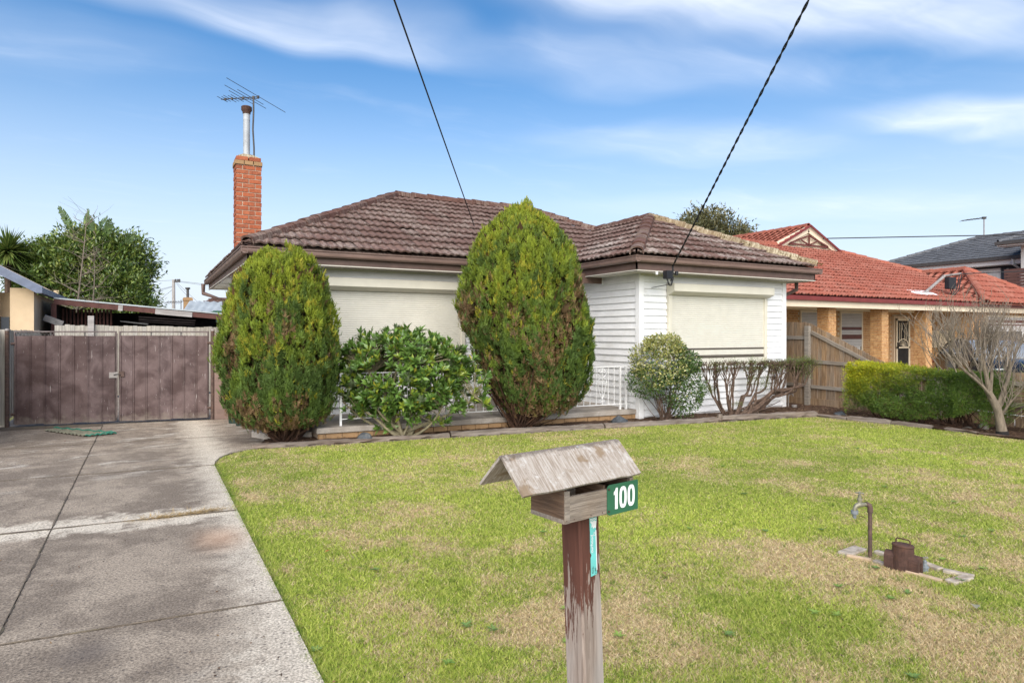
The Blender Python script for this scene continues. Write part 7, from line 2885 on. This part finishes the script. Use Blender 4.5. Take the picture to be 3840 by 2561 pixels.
# letter panel on the wing's side wall
MB().box(26.50, 26.56, 13.2, 14.1, 1.05, 1.7).build('wall_panel', 'cream_trim', nb)

# point of attachment bracket on its roof
pa = thing('roof_bracket', 'galvanised pole bracket with black fuse box on the red roof', 'bracket', (25.2, 12.6, 2.9))
k0 = Vector((23.35, 12.55, 2.98))
k1 = Vector((24.6, 12.55, 3.62))
MB().tube([k0, k1], .05, 8).build('strut', 'galvanised', pa)
MB().tube([k1 - Vector((.1, 0, 0)), k1 + Vector((1.1, 0, .14))], .035, 6).build('arm', 'galvanised', pa)
MB().box(k1.x + .0, k1.x + .45, 12.38, 12.55, k1.z - .46, k1.z - .04).build('case', 'black_plastic', pa, bevel=.02)
MB().obox(k0 + Vector((-.1, 0, .0)), Vector((.65, 0, 0)), Vector((0, .2, .09)), Vector((0, -.008, .018))).build('flashing', 'digit_white', pa)
m = MB()
for q in (0, .14):
    m.tube([k1 + Vector((.2 + q, -.1, -.46)), k1 + Vector((.35 + q, -.1, -.66)), k1 + Vector((.62 + q, -.1, -.45)), k1 + Vector((.80 + q, -.1, .08))], .018, 5)
m.build('cable_loop', 'cable_black', pa, smooth=True)
MB().tube([(GXc + .9, yg - .1, GB_Z + .45), (31.5, 12.0, 5.55), (40, 5, 6.2)], .022, 5).solo('far_cable', 'cable_black', 'thin black wire running right from the gablet of the red roof', 'cable', (GXc + .9, yg - .1, GB_Z + .45))
MB().tube([tuple(k1 + Vector((1.0, 0, .12))), (33, 8, 4.1)], .018, 5).solo('far_cable', 'cable_black', 'thin black wire running right from the bracket on the red roof', 'cable', tuple(k1 + Vector((1.0, 0, .12))))

# ------------------------------------------------------------------ parked car
car = thing('parked_car', 'black car parked in front of the orange brick house behind the bare tree', 'car', (20.1, 9.7, 0))
cx, cy0, cl, cwid = 0.0, 0.0, 4.5, 1.84


def loft(rings):
    m = MB()
    k_ = len(rings[0])
    for r_ in rings:
        m.v += [tuple(p) for p in r_]
    for i in range(len(rings) - 1):
        for q in range(k_):
            m.f.append((i * k_ + q, i * k_ + (q + 1) % k_, (i + 1) * k_ + (q + 1) % k_, (i + 1) * k_ + q))
    m.f += [tuple(reversed(range(k_))), tuple((len(rings) - 1) * k_ + q for q in range(k_))]
    return m


def ring(y, w_, z0, z1, sh=.06):
    h = w_ / 2
    return [(cx - h * .93, y, z0), (cx + h * .93, y, z0), (cx + h, y, z0 + (z1 - z0) * .35), (cx + h * .985, y, z0 + (z1 - z0) * .72), (cx + h * .90, y, z1 - .01), (cx + h * .5, y, z1 + .015),
            (cx - h * .5, y, z1 + .015), (cx - h * .90, y, z1 - .01), (cx - h * .985, y, z0 + (z1 - z0) * .72), (cx - h, y, z0 + (z1 - z0) * .35)]


o = loft([ring(cy0, 1.55, .42, .78), ring(cy0 + .10, 1.72, .32, .92), ring(cy0 + .55, 1.82, .26, 1.00), ring(cy0 + 1.6, 1.84, .24, .97), ring(cy0 + 3.2, 1.84, .24, .96), ring(cy0 + 3.9, 1.80, .26, .90), ring(cy0 + 4.35, 1.66, .32, .78), ring(cy0 + 4.5, 1.45, .40, .66)]).build('body', 'car_paint', car, smooth=True)
g_ = loft([ring(cy0 + .50, 1.56, .90, 1.00), ring(cy0 + .90, 1.44, .90, 1.26), ring(cy0 + 1.30, 1.36, .90, 1.40), ring(cy0 + 2.2, 1.34, .90, 1.42), ring(cy0 + 2.8, 1.38, .90, 1.30), ring(cy0 + 3.35, 1.52, .90, .97)]).build('cabin_glass', 'car_glass', car, smooth=True)
m = MB()
for sg in (-1, 1):
    m.tube([(cx + sg * .76, cy0 + .52, 1.01), (cx + sg * .70, cy0 + .92, 1.27), (cx + sg * .655, cy0 + 1.32, 1.405), (cx + sg * .65, cy0 + 2.2, 1.425), (cx + sg * .675, cy0 + 2.8, 1.30), (cx + sg * .74, cy0 + 3.35, .98)], .032, 6)
    m.tube([(cx + sg * .74, cy0 + 1.95, .97), (cx + sg * .67, cy0 + 1.9, 1.42)], .030, 6)
m.build('roof_pillars', 'car_paint', car, smooth=True)
MB().obox((cx, cy0 + .28, 1.035), (.78, 0, 0), (0, .10, .008), (0, -.003, .014)).build('spoiler', 'car_paint', car, bevel=.01)
MB().box(cx - .75, cx + .75, cy0 + .08, cy0 + .12, .935, .965).build('chrome_strip', 'alloy', car)
MB().box(cx - .12, cx + .12, cy0 + .40, cy0 + .44, 1.05, 1.075).build('brake_lamp', 'lamp_red', car)
for sg in (-1, 1):
    MB().box(cx + sg * .70 - .15, cx + sg * .70 + .15, cy0 + .005, cy0 + .12, .66, .82).build('tail_lamp', 'lamp_red', car, bevel=.03)
    mr = MB().obox((cx + sg * 1.03, cy0 + 3.0, 1.02), (.11, 0, 0), (0, .05, 0), (0, 0, .065)).build('door_mirror', 'car_paint', car, bevel=.03)
    MB().bar((cx + sg * .80, cy0 + 3.05, .97), (cx + sg * 1.0, cy0 + 3.02, .99), .04, .03).build('mirror_arm', 'car_paint', mr)
    for yy in (cy0 + .85, cy0 + 3.6):
        tmp = MB()
        tmp.tube([(cx + sg * .70, yy, .32), (cx + sg * .92, yy, .32)], .32, 20)
        wh = tmp.build('wheel', 'tyre', car)
        MB().tube([(cx + sg * .90, yy, .32), (cx + sg * .935, yy, .32)], .20, 14).build('rim', 'alloy', wh)
MB().box(cx - .26, cx + .26, cy0 - .012, cy0 + .01, .60, .71).build('number_plate', 'digit_white', car)
for sg in (-1, 1):
    MB().obox((cx + sg * .58, cy0 + 4.40, .66), (.20, 0, 0), (0, .06, 0), (0, 0, .07)).build('headlamp', 'car_glass', car, bevel=.03)
    MB().bar((cx + sg * .30, cy0 + 3.30, 1.00), (cx - .25 + sg * .28, cy0 + 3.22, 1.02), .02, .02).build('wiper', 'black_plastic', car)
hd = Vector((-.74, -.67, 0)).normalized()
CM = Matrix((Vector((hd.y, -hd.x, 0)), hd, up)).transposed().to_4x4()
CM.translation = Vector((19.55, 8.45, 0)) - hd * 3.30
for o in list(car.children):
    o.matrix_basis = CM

# ------------------------------------------------------------------ dark two storey house
dh = thing('two_storey_house', 'dark navy two storey house with slate grey tiled roof at the far right', 'house', (38, 18, 0))
dw = MB().box(36.0, 46, 13.0, 21.6, -.1, 5.15).build('wall', 'navy_render', dh)
MB().box(34.6, 44, 8.0, 14.4, -.1, 5.6).build('wall', 'pale_render', dh)
m = MB()
E0 = (35.4, 12.4, 5.22)
E1 = (35.4, 22.2, 5.22)
R0, R1 = (39.25, 18.4, 6.75), (48, 18.4, 6.75)
rp(m, [E0, E1, R0, (39.25, 12.4, 6.75)], -.05)
rp(m, [E1, (48, 22.2, 5.22), R1, R0], -.05)
rp(m, [(39.25, 12.4, 6.75), R0, R1, (48, 12.4, 6.75)], -.06)
droof = m.build('roof', 'slate_tile', dh)
dt = tile_mesh('roof_tile', .33, .34, .03, 1, .006, .050, .034, 4)
tl = Tiler(dt, .33, .34, random.Random(6))
tl.plane([E0, E1, R0, (39.25, 12.4, 6.75)], E1, E0, 'slate_tile')
tl.lay(droof, 240)
caps(droof, E1, R0, 'slate_tile', L=.42, wd=.26, ht=.08)
caps(droof, R0, (39.25, 12.4, 6.75), 'slate_tile', L=.42, wd=.26, ht=.08)
# nearer lower eave with its own hip
m = MB()
F0, F1 = (33.9, 8.0, 5.75), (33.9, 15.0, 5.75)
rp(m, [F0, F1, (37.0, 12.0, 6.95), (37.0, 8.0, 6.95)], -.04)
rp(m, [F1, (40, 15.0, 5.75), (40, 12.0, 6.95), (37.0, 12.0, 6.95)], -.04)
d2 = m.build('roof', 'slate_tile', dh)
tl = Tiler(dt, .33, .34, random.Random(8))
tl.plane([F0, F1, (37.0, 12.0, 6.95), (37.0, 8.0, 6.95)], F1, F0, 'slate_tile')
tl.lay(d2, 120)
caps(d2, F1, (37.0, 12.0, 6.95), 'slate_tile', L=.42, wd=.26, ht=.08)
MB().box(33.8, 33.92, 8.0, 15.1, 5.62, 5.76).build('gutter', 'dark_metal', dh)
MB().box(33.92, 34.6, 8.0, 15.05, 5.55, 5.62).build('soffit', 'grey_trim', dh)
MB().box(35.28, 35.42, 12.4, 22.3, 5.08, 5.24).build('gutter', 'dark_metal', dh)
MB().box(35.42, 35.46, 12.4, 22.25, 4.86, 5.20).build('fascia', 'grey_trim', dh)
MB().box(35.46, 36.0, 12.4, 22.2, 4.84, 4.87).build('soffit', 'grey_trim', dh)
for y0_, y1_ in ((18.9, 20.5), (15.8, 17.2)):
    f_ = MB().box(35.93, 36.02, y0_, y1_, 3.3, 4.75).build('window', 'grey_trim', dh)
    MB().box(35.92, 35.945, y0_ + .08, y1_ - .08, 3.38, 4.67).build('pane', 'curtain_net', f_)
MB().tube([(35.36, 15.05, 5.1), (35.36, 15.05, 4.85), (35.8, 14.9, 4.6), (35.92, 14.9, 3.2)], .06, 6).build('downpipe', 'grey_trim', dh)
bc = MB().box(33.6, 34.6, 10.6, 14.6, 3.2, 3.35).build('balcony', 'grey_trim', dh)
for k in range(8):
    MB().box(33.52, 33.58, 10.6, 14.6, 3.40 + k * .135, 3.51 + k * .135).build('balcony_slat', 'deck_slat', bc)
    MB().box(33.58, 34.55, 14.55, 14.6, 3.40 + k * .135, 3.51 + k * .135).build('balcony_slat', 'deck_slat', bc)
for y_ in (10.7, 12.6, 14.5):
    MB().box(33.585, 33.63, y_ - .03, y_ + .03, 3.35, 4.5).build('balcony_post', 'dark_metal', bc)
MB().lathe([(.13, 0), (.13, .42), (.24, .44), (.24, .56), (.13, .58)], 10, (42.0, 17.6, 6.65)).build('roof_vent', 'galvanised', dh)
ar = thing('tv_aerial', 'thin television aerial on the slate grey roof at the far right', 'aerial', (38.9, 17.0, 6.6))
ax2, ay2 = at(3690, 35.5)
MB().tube([(ax2, ay2, 6.3), (ax2, ay2, 7.95)], .03, 6).build('mast', 'galvanised', ar)
bl = Vector((ax2, ay2, 7.9))
bdir = -Rt * .98 - up * .12
MB().tube([bl + Rt * .05, bl + bdir * 1.25], .022, 5).build('boom', 'dark_metal', ar)
for k in range(7):
    c_ = bl + bdir * (.1 + k * .17)
    MB().tube([c_ - Fw * .35, c_ + Fw * .35], .012, 4).build('element', 'dark_metal', ar)
MB().obox(bl, Rt * .10, Fw * .05, up * .06).build('junction_box', 'dark_metal', ar)

# ------------------------------------------------------------------ left neighbour: rendered house
lh = thing('rendered_house', 'cream rendered house with blue grey eaves at the far left', 'house', (-4, 21, 0))
X0 = -2.55
MB().box(-9, X0, 20.4, 26.5, -.1, 2.62).build('wall', 'render_cream', lh)
MB().box(-9, X0 - .95, 19.6, 20.5, -.1, 3.4).build('wall', 'render_mustard', lh)
MB().box(X0 - .42, X0 + .06, 20.0, 20.5, -.1, 2.72).build('pier', 'render_cream', lh)
MB().tube([(X0 - .72, 19.9, -.1), (X0 - .72, 19.9, 3.0)], .10, 10).build('downpipe', 'render_mustard', lh)
MB().box(X0 - .62, X0 - .44, 20.05, 20.39, .2, 2.0).build('window', 'window_glass', lh)
zl = 2.72
m = MB()
m.add([(X0 + .18, 19.6, zl), (X0 + .18, 26.4, zl), (X0 - 5.5, 26.4, zl + 3.3), (X0 - 5.5, 19.6, zl + 3.3)], [(0, 1, 2, 3)])
lr = m.build('roof', 'beige_roof', lh)
k = 0
while k < 24:
    y_ = 19.7 + k * .28
    MB().bar((X0 + .18, y_, zl + .02), (X0 - 5.5, y_, zl + 3.32), .05, .03).build('roof_rib', 'beige_roof', lr)
    k += 1
MB().bar((X0 + .25, 19.62, zl - .07), (X0 - 5.5, 19.62, zl + 3.25), .06, .20).build('barge_board', 'blue_fascia', lh)
MB().tube([(X0 - .65, 19.75, zl + .50), (X0 - 5.5, 19.75, zl + 3.42)], .10, 8).build('roof_capping', 'beige_roof', lh)
MB().bar((X0 + .22, 19.55, zl - .06), (X0 + .22, 26.5, zl - .06), .12, .15).build('gutter', 'blue_fascia', lh)
# curved sheet canopy behind
m = MB()
cxx, cyy = at(215, 25)
for i in range(9):
    a = rad(180 - 95 * i / 8)
    for y_ in (0, 1):
        m.v.append((cxx - 2.2 + 1.9 * math.cos(a) * -1 * 0 + 2.2 * i / 8, cyy + y_ * 3.0, 3.25 + .95 * math.sin(math.pi * .5 + math.pi * .5 * i / 8)))
for i in range(8):
    m.f.append((2 * i, 2 * i + 2, 2 * i + 3, 2 * i + 1))
cz_ = m.solo('curved_canopy', 'zinc_sheet', 'curved grey sheet canopy behind the left neighbour roof', 'canopy', (cxx, cyy, 0), smooth=True)
MB().box(cxx - .12, cxx + .05, cyy + .02, cyy + 2.9, 0, 3.25).build('canopy_wall', 'render_cream', cz_)

# ------------------------------------------------------------------ carport behind the gate
cp = thing('carport', 'low dark open carport with patched timber fascia behind the back fence', 'carport', (0, 22.5, 0))
a0, a1 = Vector((-2.25, 21.6, 2.46)), Vector((2.25, 21.6, 2.06))
MB().bar(a0 + Vector((0, .05, .10)), a1 + Vector((.1, .05, .10)), .14, .035).build('roof_edge', 'zinc_sheet', cp)
m = MB()
m.add([tuple(a0 + Vector((0, 0, .09))), tuple(a1 + Vector((0, 0, .09))), tuple(a1 + Vector((0, 5, .09))), tuple(a0 + Vector((0, 5, .09)))], [(0, 1, 2, 3)])
m.build('roof', 'shed_black', cp)
MB().bar(a0, a1, .05, .14).build('fascia_beam', 'shed_red', cp)
for f0, f1, mt in ((.54, .755, 'beam_grey'), (.94, .995, 'beam_grey'), (.335, .36, 'beam_grey')):
    MB().bar(a0.lerp(a1, f0) + Vector((0, -.04, -.01)), a0.lerp(a1, f1) + Vector((0, -.04, -.01)), .03, .15).build('patch_board', mt, cp)
for f0 in (.0, .985):
    p = a0.lerp(a1, f0)
    MB().box(p.x - .06, p.x + .06, p.y - .02, p.y + .09, -.1, p.z - .05).build('post', 'shed_red', cp)
m = MB()
for k in range(9):
    y_ = 22.6 + k * .06
    m.box(-2.2, 2.2, 26.4, 26.45, 0, 2.3)
    break
m.box(-2.25, -2.2, 21.8, 26.4, 0, 2.4)
m.box(2.2, 2.25, 21.8, 26.4, 0, 2.0)
m.build('inner_wall', 'shed_black', cp)
m = MB()
for k in range(5):
    m.bar((-.25, 22.6 + k * .12, 2.10 + .02 * (k % 2) - k * .035), (1.3, 22.6 + k * .12, 2.00 + .02 * (k % 2) - k * .035), .12, .02)
m.build('hung_sheet', 'shade_cloth', cp)
for x0_, x1_, z_, y_ in ((-.75, .0, 1.97, 23.2), (1.1, 2.05, 1.78, 23.0)):
    MB().tube([(x0_, y_, z_), (x1_, y_, z_ - .09)], .02, 6).build('tube_light', 'fluoro_tube', cp)
for k in range(14):
    MB().box(-2.15 + k * .09, -2.10 + k * .09, 22.5, 22.55, .9, 2.3).build('slat', 'shed_red', cp)
MB().bar((-2.42, 21.2, 2.02), (-2.0, 21.1, 1.84), .05, .16).solo('loose_board', 'beam_grey', 'short loose grey board sticking out by the carport post', 'board', (-2.2, 21.15, 1.9))

# ------------------------------------------------------------------ things far behind on the left
gx_, gy_ = at(775, 25)
gs = thing('green_shed', 'small shed with grey corrugated roof and green frame behind the gate', 'shed', (gx_, gy_, 0))
m = MB()
nn_ = 26
for i in range(nn_ + 1):
    x_ = gx_ - .55 + 1.9 * i / nn_
    zz_ = 2.86 + .025 * math.sin(i * 1.7)
    m.v += [(x_, gy_ + .9, zz_), (x_ - .35, gy_ - .2, zz_ - .55)]
for i in range(nn_):
    m.f.append((2 * i, 2 * i + 1, 2 * i + 3, 2 * i + 2))
m.build('roof', 'zinc_sheet', gs, smooth=True)
MB().box(gx_ - .30, gx_ + 1.2, gy_ - .1, gy_ + .8, 0, 2.25).build('wall', 'bark_olive', gs)
MB().bar((gx_ - .55, gy_ - .3, 2.12), (gx_ + .25, gy_ - .35, 2.42), .08, .08).build('frame', 'green_paint', gs)
MB().bar((gx_ + .2, gy_ - .35, 2.42), (gx_ + 1.4, gy_ - .3, 2.42), .08, .08).build('frame', 'green_paint', gs)
for k in range(3):
    MB().bar((gx_ + .25, gy_ - .32, 2.30 - k * .12), (gx_ + 1.4, gy_ - .3, 2.28 - k * .12), .04, .04).build('frame', 'green_paint', gs)
MB().bar((gx_ + .22, gy_ - .35, 0), (gx_ + .22, gy_ - .35, 2.42), .09, .09).build('frame', 'green_paint', gs)

hx2, hy2 = at(725, 42)
fh = thing('distant_house', 'distant house with dark tiled roof and small brick chimney beyond the shed', 'house', (hx2, hy2, 0))
MB().box(hx2 - 1.2, hx2 + 6, hy2, hy2 + 6, 0, 2.5).build('wall', 'pale_render', fh)
m = MB()
m.add([(hx2 - 1.6, hy2 - .5, 2.45), (hx2 + 6.4, hy2 - .5, 2.45), (hx2 + 3.4, hy2 + 3, 4.1), (hx2 + 1.4, hy2 + 3, 4.1), (hx2 - 1.6, hy2 + 6.5, 2.45)], [(0, 1, 2, 3), (0, 3, 4)])
fr_ = m.build('roof', 'brown_cap', fh)
for k in range(9):
    f_ = k / 9
    MB().bar((hx2 - 1.6 + 3.0 * f_, hy2 - .5 + 3.5 * f_, 2.50 + 1.65 * f_), (hx2 + 6.4 - 3 * f_, hy2 - .5 + 3.5 * f_, 2.50 + 1.65 * f_), .06, .05).build('tile_course', 'brown_cap', fr_)
ch_ = MB().box(hx2 - .52, hx2 - .02, hy2 + .9, hy2 + 1.4, 2.4, 3.95).build('chimney', 'porch_brick', fh)
MB().box(hx2 - .56, hx2 + .02, hy2 + .86, hy2 + 1.44, 3.75, 3.90).build('chimney_band', 'porch_brick', ch_)
MB().tube([(hx2 - .27, hy2 + 1.15, 3.9), (hx2 - .27, hy2 + 1.15, 4.55)], .08, 8).build('flue', 'dark_metal', ch_)
MB().lathe([(.13, 4.5), (.16, 4.56), (.13, 4.62)], 8, (hx2 - .27, hy2 + 1.15, 0)).build('flue_cap', 'dark_metal', ch_)

px_, py_ = at(651, 46)
pl = thing('power_pole', 'timber power pole with fanned wires behind the carport', 'power pole', (px_, py_, 0))
MB().tube([(px_, py_, -.2), (px_, py_, 5.4)], [.13, .10], 8).build('pole', 'beam_grey', pl)
pv = Vector((px_, py_, 0))
MB().bar(pv + up * 5.25 - Rt * .05, pv + up * 5.25 + Rt * .45, .10, .10).build('crossarm', 'dark_metal', pl)
for q in (.15, .3, .42):
    MB().lathe([(.05, 0), (.06, .08), (.03, .14)], 6, tuple(pv + Rt * q + up * 5.3)).build('insulator', 'dark_metal', pl)
wires = [((0, 5.35), (-6.0, 5.2)), ((0, 4.95), (-6.5, 3.4)), ((0, 4.75), (-3.4, 2.2)), ((0, 4.9), (-7, 3.1)), ((.3, 5.3), (6, 4.8)), ((.3, 5.25), (7, 4.5)), ((.2, 5.2), (3.4, 2.4)), ((.2, 5.1), (2.9, 2.2)), ((0, 3.32), (-3.2, 3.22)), ((0, 3.34), (2.6, 3.15))]
for (l0, z0_), (l1, z1_) in wires:
    a, b = pv + Rt * l0 + up * z0_, pv + Rt * l1 + up * z1_
    MB().tube([a, a.lerp(b, .5) - up * .08, b], .012, 4, False).build('wire', 'cable_black', pl)
MB().bar(pv - Rt * 1.75 + up * 3.25, pv - Rt * .95 + up * 3.28, .15, .10).build('street_light', 'galvanised', pl)
px_, py_ = at(679, 40)
a2 = thing('tv_aerial', 'small distant television aerial beside the power pole', 'aerial', (px_, py_, 0))
pv = Vector((px_, py_, 0))
MB().tube([pv + up * 1, pv + up * 3.65], .022, 5).build('mast', 'dark_metal', a2)
MB().tube([pv + up * 3.5 - Rt * .95, pv + up * 3.56 + Rt * .1], .018, 4).build('boom', 'dark_metal', a2)
for k in range(7):
    c_ = pv + up * 3.5 - Rt * (.9 - k * .15)
    MB().tube([c_ - up * .1 - Fw * .3, c_ + up * .1 + Fw * .3], .012, 4).build('element', 'dark_metal', a2)

for o in bpy.data.objects:
    if '_own' in o:
        del o['_own']
